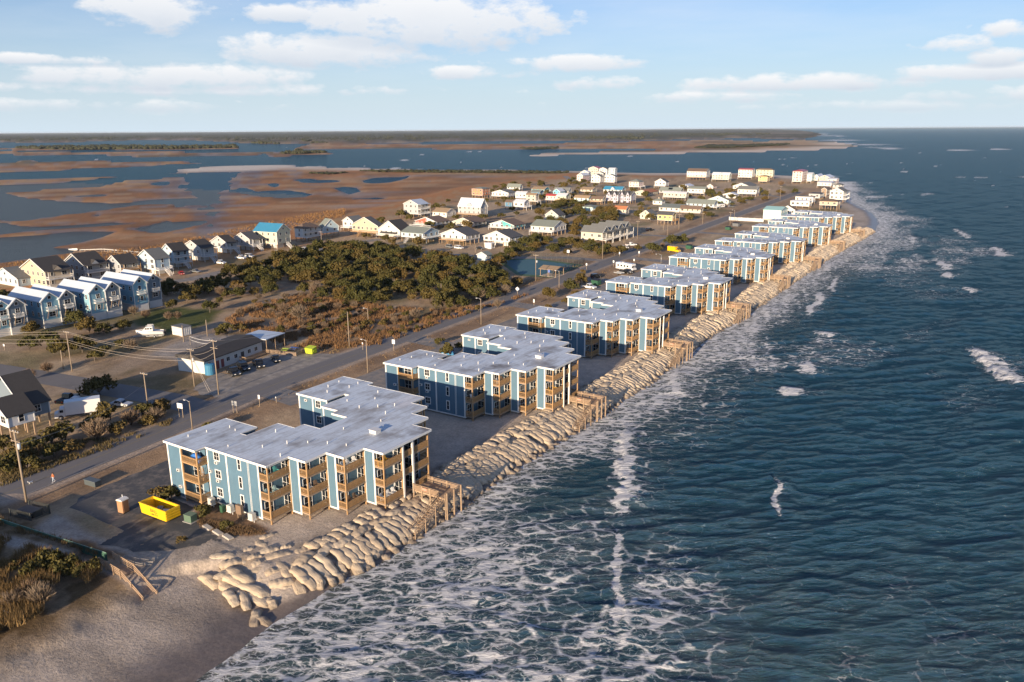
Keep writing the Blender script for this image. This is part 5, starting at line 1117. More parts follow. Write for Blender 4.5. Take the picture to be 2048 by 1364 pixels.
def crown_mesh(seed, n_cl, n_leaf, w, h, ls, mat, flat=.55):
    r = np.random.default_rng(seed); V = []; cl = []
    for k in range(n_cl):
        a = r.uniform(0, 6.28); el = r.uniform(-.25, 1.35); d = r.uniform(.45, 1.0)
        cl.append((w/2*d*math.cos(a)*math.cos(el), w/2*d*math.sin(a)*math.cos(el), h*(.45+.42*d*math.sin(el))+r.normal(0, .12), r.uniform(.55, 1.05)*w*.21))
    for (x, y, z, rad) in cl:
        p = r.normal(0, 1, (n_leaf, 3)); p /= np.linalg.norm(p, axis=1)[:, None]; q = p*rad*r.uniform(.55, 1.08, (n_leaf, 1)); q[:, 2] *= .75
        nrm = p + r.normal(0, .55, (n_leaf, 3)); nrm /= np.linalg.norm(nrm, axis=1)[:, None]
        t1 = np.cross(nrm, r.normal(0, 1, (n_leaf, 3))); t1 /= np.linalg.norm(t1, axis=1)[:, None]; t2 = np.cross(nrm, t1)
        s1 = r.uniform(.6, 1.3, (n_leaf, 1))*ls; s2 = s1*r.uniform(.45, .8, (n_leaf, 1)); c = q + (x, y, z)
        V.append(np.stack([c-t1*s1-t2*s2*.3, c+t2*s2-t1*s1*.1, c+t1*s1+t2*s2*.2, c-t2*s2], 1).reshape(-1, 3))
    V = np.concatenate(V); Fq = np.arange(len(V)).reshape(-1, 4); return npmesh('crown', V, Fq, mat, False), cl
def trunk_mesh(seed, cl, h):
    r = random.Random(seed); m_ = MB(); m_.tube([(0, 0, -.3), (r.uniform(-.1, .1), r.uniform(-.1, .1), h*.2), (r.uniform(-.3, .3), r.uniform(-.3, .3), h*.42)], [.17, .13, .10], 6)
    for (x, y, z, rad) in cl[::3]: m_.tube([(0, 0, h*.15), (x*.45, y*.45, h*.3+z*.15), (x*.9, y*.9, z)], [.09, .06, .025], 5)
    return m_.mesh('trunk', M_bark, True)
OAK = []
for i in range(7):
    c, cl = crown_mesh(300+i, 24, 62, 6.2, 4.6, .30, M_leaf); OAK.append((c, trunk_mesh(i, cl, 4.6)))
MYR = []
for i in range(4):
    c, cl = crown_mesh(330+i, 13, 60, 3.4, 2.2, .20, M_bush); MYR.append((c, trunk_mesh(20+i, cl, 2.2)))
BARE = []
for i in range(4):
    r = np.random.default_rng(360+i); m_ = MB(); V = []
    for k in range(420):
        a = r.uniform(0, 6.28); sp = r.uniform(.05, 1)**.7*1.9; z1 = r.uniform(1.6, 3.4)*(1-.12*sp); b0 = np.array((r.normal(0, .15), r.normal(0, .15), .2)); e = np.array((sp*math.cos(a), sp*math.sin(a), z1)); st = b0+(e-b0)*r.uniform(.25, .6)
        side = np.cross(e-st, r.normal(0, 1, 3)); side = side/np.linalg.norm(side)*r.uniform(.02, .05); kink = (st+e)/2 + r.normal(0, .16, 3)
        V += [st-side, st+side, kink+side, kink-side, kink-side, kink+side, e+side*.3, e-side*.3]
    cm = npmesh('twigs', np.array(V), np.arange(len(V)).reshape(-1, 4), M_twig, False)
    m_ = MB(); rr = random.Random(i)
    for k in range(9): a = rr.uniform(0, 6.28); s_ = rr.uniform(.4, 1.3); m_.tube([(0, 0, -.2), (.4*s_*math.cos(a), .4*s_*math.sin(a), .9), (1.1*s_*math.cos(a), 1.1*s_*math.sin(a), 2.1)], [.07, .05, .02], 5)
    BARE.append((cm, m_.mesh('stem', M_bark, True)))
TREES = []
LMK = [(at(x, y, 2.5), n) for x, y, n in ((883, 597, 'the pole in the middle of the thicket'), (745, 591, 'the reddish pole in the thicket'), (737, 652, 'the street lamp in the brown field'), (699, 695, 'the slim pole of the brown field'), (598, 640, 'the big silvery bare shrub'), (542, 582, 'the lone round headed tree'), (310, 612, 'the last sky blue house'),
       (363, 549, 'the red parked car'), (482, 518, 'the palm side white pickup'), (560, 508, 'the blue roofed yellow house'), (644, 496, 'the pole by the steep gabled house'), (756, 474, 'the tan chalet house'), (846, 487, 'the house with the ridge railing'), (918, 498, 'the parked white car'), (973, 520, 'the pale blue pump house'), (1035, 592, 'the diamond road sign'), (1071, 562, 'the pavilion pole'),
       (950, 511, 'the bare pole near the white car'), (1020, 495, 'the white gabled house by the shed'), (1136, 511, 'the white square sign'), (1205, 517, 'the court street corner pole'), (1205, 489, 'the first cream townhouse'), (1107, 473, 'the white house with deep blue gable'), (1116, 440, 'the sage green gabled house'), (1185, 423, 'the small aqua house'), (1252, 430, 'the rust roofed cream house'),
       (1262, 408, 'the right lilac house'), (1345, 450, 'the pale yellow boxy house'), (1303, 439, 'the yellow gabled cottage'), (1460, 450, 'the pole near the white trailer'), (1513, 393, 'the big white house with grey roof'), (1410, 392, 'the two tiered white house'), (1428, 418, 'the pale blue double house'), (1375, 401, 'the wide cream house'), (1324, 410, 'the white building with a cupola'),
       (1277, 379, 'the pink pyramid roofed house'), (1165, 364, 'the inlet cluster'), (1131, 407, 'the pale yellow house'), (1048, 421, 'the white house with pale metal roof'), (964, 397, 'the orange house'), (961, 437, 'the big house with white metal roof'), (835, 437, 'the tall grey double gabled house'), (874, 457, 'the half red gabled house'), (1028, 462, 'the half teal gabled house'), (788, 702, 'the white road sign'))]
RANKED = []
def rank_labels():
    g = {}
    for o, p, stem in RANKED:
        k = min(range(len(LMK)), key=lambda i: math.hypot(*(LMK[i][0]-p))); g.setdefault((stem, k), []).append((math.hypot(*(LMK[k][0]-p)), o))
    for (stem, k), l in g.items():
        l.sort(key=lambda q: q[0])
        for i, (d, o) in enumerate(l): o['label'] = '%s, %s to %s' % (stem, 'nearest' if i == 0 else ordw(i+1)+' nearest', LMK[k][1])
def tree(p, s, kind, label, group, name=None):
    src = {'oak': OAK, 'myrtle': MYR, 'bare': BARE}[kind]; c, tr = src[rng.randrange(len(src))]
    z = ground_z(p[0], p[1]); o = empty(name or {'oak': 'oak_tree', 'myrtle': 'evergreen_shrub', 'bare': 'bare_shrub'}[kind], (p[0], p[1], z), rng.uniform(0, 6.28), label=label, cat='tree' if kind == 'oak' else 'shrub', group=group)
    sz = s*rng.uniform(.85, 1.15)
    link('trunk' if kind == 'oak' else 'stem', tr, o, scale=(s, s, sz)); link('crown' if kind != 'bare' else 'twigs', c, o, scale=(s, s, sz)); TREES.append(p); return o
def scatter(poly, spacing, n_max, seed):
    poly = [np.asarray(q) for q in poly]; a = np.array(poly); lo, hi = a.min(0), a.max(0); r = np.random.default_rng(seed); out = []
    for _ in range(n_max*30):
        p = r.uniform(lo, hi)
        if len(out) >= n_max: break
        if sdist(p[:1], p[1:], poly)[0] < 0: continue
        if all((p[0]-q[0])**2+(p[1]-q[1])**2 > spacing**2 for q in out): out.append(p)
    return out
G2 = lambda pts: [at(x, y, 2.5) for x, y in pts]
def clear(p, d=2.5):                                   # keep off the streets and houses
    x, y = loc(np.array(p)); 
    if abs(x-roadc(y)) < 6: return False
    return all(math.hypot(p[0]-h[4][0], p[1]-h[4][1]) > max(h[1], h[2])*.62+d for h in HS)
FOREST = G2([(318, 606), (330, 588), (400, 578), (480, 553), (560, 520), (640, 505), (700, 497), (790, 503), (860, 522), (940, 535), (1000, 545), (1038, 562), (1036, 592), (1000, 612), (940, 616), (880, 622), (800, 606), (720, 612), (655, 600), (595, 584), (500, 594), (430, 612), (380, 606)])
fx = scatter(FOREST, 4.4, 205, 5); GF = 'evergreen oaks of the thicket behind the main road'
for p in fx:
    if clear(p):
        px_ = pix((p[0], p[1], 2.5)); k = rng.random()
        far_ = px_[1] < 560
        if k < .83: RANKED.append((tree(p, rng.uniform(1.0, 1.5)*(1.05 if far_ else .88), 'oak', 'x', GF), p, 'dark thicket oak'))
        else: RANKED.append((tree(p, rng.uniform(.9, 1.3), 'bare' if k > .90 else 'myrtle', 'x', 'shrubs of the roadside thicket'), p, 'greyish bare thicket shrub' if k > .90 else 'low olive thicket shrub'))
for p in scatter(FOREST, 5.2, 85, 15):
    if clear(p): RANKED.append((tree(p, rng.uniform(1.0, 1.7), 'myrtle', 'x', 'shrubs of the roadside thicket'), p, 'olive understory shrub'))
for p in scatter(G2([(985, 532), (1012, 512), (1026, 492), (1090, 480), (1150, 486), (1205, 496), (1258, 512), (1235, 516), (1180, 512), (1100, 506), (1040, 509), (1012, 535)]), 3.9, 44, 6):
    RANKED.append((tree(p, rng.uniform(.75, 1.05), 'oak', 'x', 'oaks above the tennis court'), p, 'rounded hedge oak'))
for p in scatter(G2([(1068, 452), (1075, 425), (1110, 412), (1160, 408), (1215, 424), (1236, 440), (1200, 460), (1160, 474), (1128, 474), (1100, 448)]), 5.8, 36, 7):
    if clear(p, .5): RANKED.append((tree(p, rng.uniform(.95, 1.35), 'oak', 'x', 'oaks of the village grove'), p, 'dense grove oak'))
for p in scatter(G2([(760, 440), (900, 400), (1010, 372), (1150, 360), (1250, 385), (1500, 372), (1540, 390), (1400, 440), (1300, 450), (1180, 405), (1000, 440), (900, 470), (830, 500), (700, 490)]), 8, 190, 8):
    if clear(p, 1.2): k = rng.random(); RANKED.append((tree(p, rng.uniform(1.2, 2.4), 'myrtle', 'x', 'yard shrubs of the village'), p, 'dark village shrub'))
for (x, y), s, lab in [((1418, 392), 1.5, 'big round oak in the village left of the white road end house'), ((1455, 390), 1.0, 'oak right of the big round oak in the village'), ((1560, 390), 1.2, 'oak at the road end before the salmon pink house'), ((1590, 388), 1.0, 'smaller oak at the road end near the ocean cluster'), ((1500, 402), 1.0, 'roadside oak below the big white house'),
                       ((1480, 408), 1.0, 'roadside oak left of the one below the big white house'), ((1530, 402), .9, 'roadside oak at the bend of the road'), ((1380, 440), 1.1, 'oak among poles right of the pale yellow boxy house'), ((1420, 436), .9, 'oak near the white trailer by the road'),
                       ((1305, 506), 1.25, 'dark oak on the road verge just left of the yellow van'), ((1344, 492), 1.3, 'dark oak on the verge above the yellow van'), ((1365, 487), 1.2, 'dark oak on the verge, farther of the two above the yellow van'), ((1096, 598), .85, 'small windswept tree on the verge before the fourth condo block'), ((1139, 582), .95, 'small tree on the verge left of the green dumpster by the drive'),
                       ((1161, 568), .9, 'small tree on the verge nearest the black pickup with trailer'), ((1275, 500), .7, 'small tree on the verge across from the cream townhouses'), ((1112, 637), .8, 'dark small tree beside the rear wing of the third condo block'),
                       ((542, 582), .8, 'small round headed tree standing alone at the thicket edge'), ((420, 625), .95, 'lawn edge tree with a bare trunk right of the sky blue houses'), ((345, 618), .7, 'small tree at the right end of the lawn'), ((180, 668), 1.15, 'bushy oak covering the corner of the middle sky blue house'), ((208, 668), .8, 'smaller oak right of the bushy one at the sky blue houses'),
                       ((150, 650), 1.0, 'oak between the second and middle sky blue houses'), ((100, 700), 1.2, 'reddish oak below the sky blue houses near the utility pole'), ((130, 712), 1.1, 'dark oak just left of the utility pole in the field'), ((165, 705), 1.0, 'dark oak just right of the utility pole in the field'), ((60, 702), .9, 'small oak below the cut off house at the left'),
                       ((30, 665), .9, 'oak in front of the cut off house at the left edge'), ((65, 668), .9, 'oak before the blue grey twin at the left edge'), ((5, 610), 1.2, 'dark oak at the left edge beside the pale gabled house'), ((247, 660), .8, 'oak in the gap below the sky blue house by the lawn'), ((200, 790), 1.15, 'dark oak directly behind the white box truck')]:
    tree(at(x, y, 2.5), s, 'oak', lab, 'single oaks')
for (x, y), s, k, lab in [((268, 630), 1.0, 'bare', 'small bare tree in front of the sky blue house by the lawn'), ((292, 636), 1.0, 'bare', 'second small bare tree right before the sky blue house by the lawn'), ((338, 640), .9, 'bare', 'bare shrub on the lawn edge'), ((355, 638), .9, 'bare', 'bare shrub right of the first one on the lawn edge'),
                          ((598, 640), 1.6, 'bare', 'big silvery bare shrub in the brown field at the thicket foot'), ((568, 628), 1.2, 'bare', 'grey bare shrub left of the big silvery one'), ((505, 625), 1.0, 'bare', 'bare shrub beside the sandy lane'), ((480, 632), 1.0, 'bare', 'bare shrub at the end of the sandy lane'), ((262, 700), 1.2, 'bare', 'tan bare shrub left of the stored white boat'),
                          ((195, 880), 1.45, 'bare', 'tall grey bare shrub at the road left of the box truck front'), ((262, 850), 1.2, 'bare', 'grey bare shrub in the roadside clump right of the box truck'), ((312, 846), 1.2, 'bare', 'bare shrub at the right end of the roadside clump'), ((60, 760), 1.0, 'bare', 'bare shrub at the side street left of the short pole'), ((95, 745), .9, 'bare', 'bare shrub by the field pole'),
                          ((830, 640), 1.1, 'bare', 'bare shrub at the verge below the thicket'), ((960, 600), 1.4, 'bare', 'grey bare shrub at the right end of the thicket'), ((1010, 590), 1.3, 'bare', 'brown bare shrub beside the diamond road sign'), ((900, 600), 1.3, 'bare', 'grey bare shrub behind the tall pole of the thicket'), ((1325, 495), .8, 'bare', 'bare shrub near the yellow van'),
                          ((85, 1215), 1.0, 'bare', 'grey bare shrub on the dune edge at the bottom left'), ((60, 1195), .9, 'bare', 'grey bare shrub behind the one on the dune edge'), ((25, 1220), .9, 'bare', 'tan bare shrub by the small white beach sign'), ((1562, 372), 2.0, 'bare', 'pale bare tree at the end of the main road')]:
    tree(at(x, y, 2.5), s, k, lab, 'bare shrubs')
for (x, y), s, lab in [((222, 840), 1.7, 'olive green shrub leaning over the box truck'), ((240, 868), 1.3, 'olive shrub at the road edge in the clump by the box truck'), ((285, 838), 1.6, 'olive shrub around the foot of the pole by the side street'), ((322, 826), 1.5, 'dark shrub at the street corner end of the clump'), ((300, 850), 1.2, 'low olive shrub at the front of the clump'),
                       ((178, 862), 1.2, 'low shrub right of the pilings under the unfinished house'), ((130, 880), 1.5, 'orange tinged shrub before the unfinished house'), ((105, 890), 1.4, 'dark shrub before the unfinished house'), ((70, 910), 1.5, 'dark shrub left of the crossarm pole'), ((35, 925), 1.6, 'dark shrub under the unfinished wing'), ((8, 905), 1.5, 'dark shrub at the left edge above the road'),
                       ((12, 945), 1.6, 'dark shrub low at the left edge above the road'), ((55, 940), 1.3, 'dark shrub by the road beyond the walking person'), ((140, 905), 1.2, 'dark shrub at the bend above the walking person'), ((110, 915), 1.2, 'dark low shrub above the walking person'), ((318, 1000), 1.15, 'round clipped shrub behind the yellow dumpster'), ((343, 1004), 1.2, 'clipped shrub at the corner of the nearest condo block'),
                       ((405, 1034), .85, 'small round shrub in the planting bed by the nearest condo block'), ((455, 1060), .7, 'small pale shrub at the right of the planting bed'), ((422, 865), 1.0, 'shrub on the verge behind the roof of the nearest condo block'), ((900, 712), 1.4, 'dark shrub in the court of the second condo block'), ((925, 700), 1.2, 'shrub by the blue tarp behind the second condo block'), ((880, 690), 1.0, 'pale shrub behind the second condo block'),
                       ((1102, 640), .9, 'shrub along the drive behind the third condo block'), ((1130, 605), .8, 'yellowish hedge shrub along the verge of the drive'), ((1150, 590), .8, 'yellowish hedge shrub nearest the green dumpster'), ((1097, 618), .8, 'yellowish hedge shrub at the near end of the verge'), ((500, 700), 1.2, 'shrub behind the flat roofed roadside building'), ((455, 668), 1.5, 'olive shrub at the edge of the sand court'), ((480, 665), 1.3, 'dark shrub right of the sand court'),
                       ((435, 670), 1.2, 'low shrub between the poles at the sand court'), ((245, 695), 1.2, 'dark shrub left of the boat'), ((210, 710), 1.3, 'dark shrub along the lane below the lawn'), ((190, 722), 1.2, 'dark shrub along the lane near the field pole'), ((100, 1140), 1.2, 'greenish shrub on the foredune by the sand path'), ((130, 1150), 1.1, 'greenish shrub on the foredune right of the path'), ((160, 1158), .9, 'reddish low shrub on the foredune'), ((190, 1150), .9, 'brown shrub beside the beach stair'),
                       ((70, 1160), 1.1, 'brown shrub in the foredune middle'), ((35, 1150), 1.0, 'brown shrub on the foredune at the left'), ((365, 1085), .5, 'dry tuft of shrub at the parking lot corner'), ((735, 655), 1.2, 'shrub at the lamp post in the brown field'), ((690, 640), 1.2, 'green shrub in the brown field by the tall pole'), ((660, 655), 1.0, 'low green shrub in the brown field'), ((560, 665), 1.0, 'low dark shrub in the brown field left part'), ((620, 660), 1.0, 'low green shrub in the middle of the brown field'), ((1165, 548), .8, 'yellow shrub by the pavilion')]:
    tree(at(x, y, 2.5), s, 'myrtle', lab, 'single evergreen shrubs')
for p in scatter(G2([(500, 600), (600, 590), (700, 615), (880, 628), (1000, 615), (1030, 598), (880, 650), (760, 680), (640, 675), (560, 640)]), 3.6, 80, 9):
    RANKED.append((tree(p, rng.uniform(.45, .9), 'myrtle' if rng.random() < .6 else 'bare', 'x', 'brush clumps in the brown field'), p, 'low field brush clump'))
rank_labels()
# grasses: one mesh of blades
def blades(polys, seed):
    r = np.random.default_rng(seed); V = []; Cc = []
    for pts, n, h0, h1, w, c1, c2 in polys:
        a = np.array(pts); lo, hi = a.min(0), a.max(0); p = r.uniform(lo, hi, (n*4, 2)); p = p[sdist(p[:, 0], p[:, 1], pts) > 0][:n]
        k = fbm(p[:, 0]/5, p[:, 1]/5, 3, 400); p = p[k > .40]; n = len(p)
        a_, b_ = loc(p); s = shore(b_)-a_; z = np.where(b_ < -25, np.interp(s, [0, 6, 13, 16.5, 19, 20.5], [0, .55, 1.0, 1.25, 1.3, 2.5]), 2.5) + np.where((b_ < -33) & (s > 20), .5+.6*fbm(p[:, 0]/9, p[:, 1]/9, 4, 2), 0)*ss(16, 26, s)
        for q in range(5):
            o = r.normal(0, .16, (n, 2)); hh = r.uniform(h0, h1, n); tip = r.normal(0, .28, (n, 2))*hh[:, None]; an = r.uniform(0, 3.14, n); sd = np.stack([np.cos(an), np.sin(an)], -1)*w
            b0 = p+o; V.append(np.stack([np.concatenate([b0-sd, (z-.05)[:, None]], 1), np.concatenate([b0+sd, (z-.05)[:, None]], 1), np.concatenate([b0+tip, (z+hh)[:, None]], 1)], 1).reshape(-1, 3))
            m_ = r.uniform(0, 1, (n, 1)); cc = np.array(c1)*(1-m_)+np.array(c2)*m_; Cc.append(np.repeat(cc, 3, 0))
    return np.concatenate(V), np.concatenate(Cc)
dg = lambda pts: G2(pts)
V, Cc = blades([(dg([(-60, 1105), (0, 1085), (80, 1112), (180, 1140), (205, 1150), (165, 1185), (110, 1215), (55, 1255), (-60, 1300)]), 5200, .5, 1.5, .055, (.30, .19, .085), (.12, .085, .035)),
                (dg([(-60, 1030), (0, 1045), (60, 1068), (150, 1095), (210, 1118), (190, 1120), (80, 1085), (-60, 1060)]), 1200, .3, .8, .05, (.28, .19, .09), (.14, .10, .05)),
                (dg([(450, 640), (500, 612), (600, 588), (700, 606), (880, 622), (1000, 608), (1040, 590), (1060, 590), (900, 640), (760, 690), (650, 700), (560, 690), (480, 662)]), 11500, .35, 1.2, .09, (.30, .165, .075), (.16, .10, .055)),
                (dg([(0, 905), (120, 885), (260, 868), (345, 838), (340, 852), (230, 895), (120, 930), (0, 975)]), 2600, .25, .8, .06, (.22, .16, .08), (.10, .085, .035)),
                (dg([(390, 1040), (430, 1040), (500, 1055), (540, 1068), (470, 1072), (400, 1055)]), 700, .12, .35, .04, (.24, .15, .08), (.13, .09, .05)),
                (dg([(0, 552), (150, 524), (300, 511), (480, 476), (600, 453), (690, 432), (690, 416), (600, 432), (480, 455), (300, 494), (150, 508), (0, 530)]), 2600, .5, 1.3, .13, (.33, .19, .08), (.20, .11, .05)),
                ([LW(roadc(y)-6, y) for y in range(60, 230, 20)] + [LW(roadc(y)-11, y) for y in range(220, 50, -20)], 2200, .2, .55, .06, (.34, .24, .12), (.17, .12, .06)),
                ([LW(roadc(y)+5.5, y) for y in range(0, 330, 20)] + [LW(roadc(y)+10, y) for y in range(320, -10, -20)], 2600, .12, .4, .06, (.36, .24, .12), (.20, .13, .065))], 17)
t = NT('dry_grass'); t.put(t.b.inputs['Base Color'], t.attr('Col', 'Color')); t.b.inputs['Roughness'].default_value = .9; t.b.inputs['Specular IOR Level'].default_value = .1
gme = npmesh('dry_grass', V, np.arange(len(V)).reshape(-1, 3), t.m, False, 3); cattr(gme, 'Col', Cc); link('dry_grass', gme, label='dry tan winter grass of the dune, field and road verges', cat='grass', kind='stuff')
# far woods: low domes of foliage, real size, thinning out with distance
def domes(pts, hs, ws):
    n = len(pts); r = np.random.default_rng(3); k = 6; V = np.zeros((n, k*2+1, 3)); an = np.linspace(0, 2*math.pi, k, endpoint=False)
    j = r.uniform(.75, 1.25, (n, k)); V[:, :k, 0] = np.cos(an)*j*ws[:, None]*.4; V[:, :k, 1] = np.sin(an)*j*ws[:, None]*.4; V[:, :k, 2] = .1*hs[:, None]
    j2 = r.uniform(.7, 1.3, (n, k)); V[:, k:2*k, 0] = np.cos(an+.5)*j2*ws[:, None]*.5; V[:, k:2*k, 1] = np.sin(an+.5)*j2*ws[:, None]*.5; V[:, k:2*k, 2] = r.uniform(.5, .75, (n, k))*hs[:, None]
    V[:, 2*k, 2] = hs; V += pts[:, None, :]
    f = [(i, (i+1) % k, k+i) for i in range(k)] + [((i+1) % k, k+(i+1) % k, k+i) for i in range(k)] + [(k+i, k+(i+1) % k, 2*k) for i in range(k)]
    Fq = (np.array(f)[None] + (np.arange(n)*(2*k+1))[:, None, None]).reshape(-1, 3); return V.reshape(-1, 3), Fq
r = np.random.default_rng(77); pp = []; hh = []; ww = []
def fw(poly_px, n, z, h, w):
    a = np.array(poly_px, float); lo, hi = a.min(0), a.max(0); c = r.uniform(lo, hi, (n*6, 2)); c = c[sdist(c[:, 0], c[:, 1], poly_px) > 0][:n]
    for x, y in c: q = at(x, y, z); pp.append((q[0], q[1], z)); hh.append(r.uniform(*h)); ww.append(r.uniform(*w))
fw([(-60, 283), (100, 282.5), (200, 280.5), (290, 277.5), (400, 278), (480, 283), (560, 285), (700, 285), (780, 282), (850, 281), (950, 278), (1100, 279), (1250, 279), (1330, 276), (1450, 274), (1500, 272), (1540, 272), (1540, 268), (1300, 267.5), (-60, 273)], 5200, 2, (9, 16), (18, 34))
fw([(30, 297), (60, 295.5), (230, 292.6), (360, 294.3), (470, 292.4), (476, 296), (350, 298.3), (120, 299.6)], 900, .5, (7, 12), (8, 20))
fw([(560, 308), (575, 305), (640, 304.2), (655, 305.5), (600, 308)], 160, .5, (4, 8), (6, 12)); fw([(590, 302.5), (602, 300.5), (606, 302)], 12, .5, (6, 9), (6, 10))
fw([(500, 287), (560, 288.5), (545, 284), (520, 283)], 60, .5, (7, 12), (10, 18)); fw([(620, 287), (655, 288), (650, 284.5), (630, 284.5)], 50, .5, (7, 12), (10, 18))
fw([(1390, 296), (1420, 291), (1480, 290), (1580, 288), (1560, 291), (1450, 296)], 420, 1, (3, 6), (12, 24)); fw([(1040, 297), (1120, 294.5), (1110, 297), (1060, 298.5)], 90, 1, (3, 6), (10, 20))
fw([(720, 342), (800, 341.5), (1000, 342.5), (1135, 344.5), (1130, 346.5), (950, 345.5), (760, 344)], 420, 1.5, (1.2, 3.0), (3, 8)); fw([(600, 347), (640, 345), (700, 345), (660, 349)], 60, .8, (1, 2.4), (3, 7))
V, Fq = domes(np.array(pp), np.array(hh), np.array(ww)); M_far = leafmat('far_woods', (.038, .042, .020), (.060, .058, .030), (.05, .05, .02))
link('far_woods', npmesh('far_woods', V, Fq, M_far, False, 3), label='dark low belt of woods on the mainland and islets across the sound', cat='woods', kind='stuff')
# ================================================================ POLES, WIRES, LAMPS, SIGNS
M_pole = paint('utility_pole_wood', (.30, .235, .17), .85, .3, 1.5, stretch=(1, 1, .2)); M_wire = paint('wire', (.42, .36, .30), .5, .05, 1)
M_cer = paint('transformer_grey', (.55, .56, .57), .5, .1, 2); M_green = paint('dark_green_paint', (.035, .10, .055), .5, .2, 2); M_black = paint('black_rubber', (.02, .02, .021), .6, .1, 2)
TOPS = {}
def pole(key, bx, by, tx, ty, label, arms=1, trans=0, rad=.15):
    b = at(bx, by, 2.5); lo, hi = 2.0, 16.0
    for _ in range(30):
        h = (lo+hi)/2
        if pix((b[0], b[1], 2.5+h))[1] > ty: lo = h
        else: hi = h
    root = empty('utility_pole', (b[0], b[1], 2.5), A0+.1, label=label, cat='utility pole', group='wooden utility poles')
    MB().tube([(0, 0, -.3), (0, 0, h)], [rad, rad*.72], 8).build('mast', M_pole, root, True)
    for k in range(arms): MB().bar((-1.1, 0, h-.35-k*1.6), (1.1, 0, h-.35-k*1.6), .10, .12).build('crossarm', M_pole, root)
    ins = MB().tube([(0, 0, 0), (0, 0, .22)], .055, 5).mesh('insulator', M_cer)
    for x in (-1, -.35, .35, 1)[:4 if arms else 0]: link('insulator', ins, root, (x, 0, h-.3))
    for k in range(trans): MB().tube([(0, 0, 0), (0, 0, .9)], .24, 9).build('transformer', M_cer, root, True, loc=(.42 if k == 0 else -.42, .1, h-3.2-k*.6))
    TOPS[key] = (b[0], b[1], 2.5+h); return root
for a in [('p1', 144.6, 743, 129.6, 662, 'tall utility pole in the dry field below the sky blue houses', 1), ('p2', 127, 738, 122, 700, 'short leaning pole beside the tall one in the dry field', 0), ('p3', 296.7, 818, 286.7, 745, 'utility pole rising from the roadside shrubs at the side street', 1, 0),
          ('p4', 389, 773, 381, 697, 'utility pole at the left corner of the flat roofed roadside building', 1, 1), ('p5', 437.5, 789, 427.6, 679, 'tall utility pole at the street corner with guy wires', 2, 0), ('p6', 53.6, 1006, 28.7, 859.5, 'thick near utility pole with two crossarms and a transformer by the walking person', 2, 1, .2),
          ('p9', 699, 695, 694.6, 623.5, 'slim utility pole at the edge of the brown field', 0), ('p12', 1071.5, 562, 1069.8, 509, 'utility pole beside the pavilion of the tennis court', 1, 1), ('p14', 1205, 517.5, 1204.5, 480, 'utility pole at the court street corner', 1), ('p15', 1274.8, 478, 1274.8, 441.7, 'utility pole right of the cream townhouses', 1),
          ('p16', 1248, 487, 1249, 461, 'short pole before the cream townhouses', 0), ('p18', 1460, 450, 1460, 424, 'utility pole at the village road near the white trailer', 1), ('p20', 1405, 448, 1405, 425.7, 'utility pole near the palms in the village', 1), ('p21', 1357.6, 459, 1356.8, 427.6, 'utility pole right of the pale yellow boxy house', 1), ('p22', 1327, 460, 1327, 428.5, 'left pole before the pale yellow boxy house', 0),
          ('p23', 1335, 471, 1335, 433, 'right pole before the pale yellow boxy house', 1), ('p24', 644, 496, 641, 462.5, 'utility pole before the steep gabled pale blue house', 1), ('p25', 800.5, 434, 800.5, 417, 'pole at the marsh edge left of the tall grey double gabled house', 0), ('p26', 972, 439.5, 971, 415, 'utility pole right of the white metal roof', 1), ('p27', 950.8, 511, 949, 489, 'bare pole near the parked white car', 0),
          ('p28', 415, 672, 411, 639.5, 'pole at the far side of the sand court', 0), ('p29', 367.7, 684, 364, 650.8, 'pole between the shed and the sand court', 0), ('p30', 883, 597, 882, 567, 'pole in the middle of the thicket', 0), ('p31', 745, 591, 744.5, 570, 'reddish pole in the left part of the thicket', 0), ('p32', 1560, 400, 1560, 372, 'utility pole at the end of the main road', 1), ('p33', 1537, 398, 1537, 378, 'utility pole before the bright yellow house', 1)]:
    pole(*a)
def wire(a, b, sag, label, rad=.03, off=(0, 0, 0)):
    a = Vector(a)+Vector(off); b = Vector(b)+Vector(off); pts = []
    for i in range(13):
        t_ = i/12; p = a.lerp(b, t_); p.z -= sag*4*t_*(1-t_); pts.append(p-a)
    MB().tube(pts, rad, 4).build('power_line', M_wire, None, True, loc=a, label=label, cat='wire', group='power lines')
ofl = at(-330, 660, 11)
for k, o_ in enumerate(((0, 0, -.1), (.6, .6, -.9), (-.5, -.4, -1.9), (.2, .1, -2.9))):
    w4 = ['topmost', 'second', 'third', 'lowest'][k]
    wire((ofl[0], ofl[1], 14.5), TOPS['p1'], 1.6, w4+' strand running from the tall field pole out past the left edge', off=o_)
    wire(TOPS['p1'], TOPS['p4'], 1.4, w4+' strand between the tall field pole and the pole at the flat roofed building', off=o_)
for k, o_ in enumerate(((0, 0, -.1), (.6, .3, -1.6), (0, 0, -3.0))): wire(TOPS['p4'], TOPS['p5'], .5, ['topmost', 'middle', 'lowest'][k]+' strand between the building corner pole and the tall corner pole', off=o_)
wire(TOPS['p5'], TOPS['p9'], 1.6, 'strand from the tall corner pole to the slim pole of the brown field', off=(0, 0, -.3)); wire(TOPS['p3'], TOPS['p4'], .9, 'strand from the shrub pole to the building corner pole', off=(0, 0, -.4)); wire(TOPS['p6'], TOPS['p3'], 1.5, 'strand from the near crossarm pole to the shrub pole', off=(0, 0, -2.5))
g1 = at(425, 790, 2.5)
for k, dx in enumerate((0, .7)): wire(TOPS['p4'], (g1[0]+dx, g1[1], 2.5), .05, ['left', 'right'][k]+' guy wire slanting to the ground at the street corner', .04, off=(0, 0, -1.5))
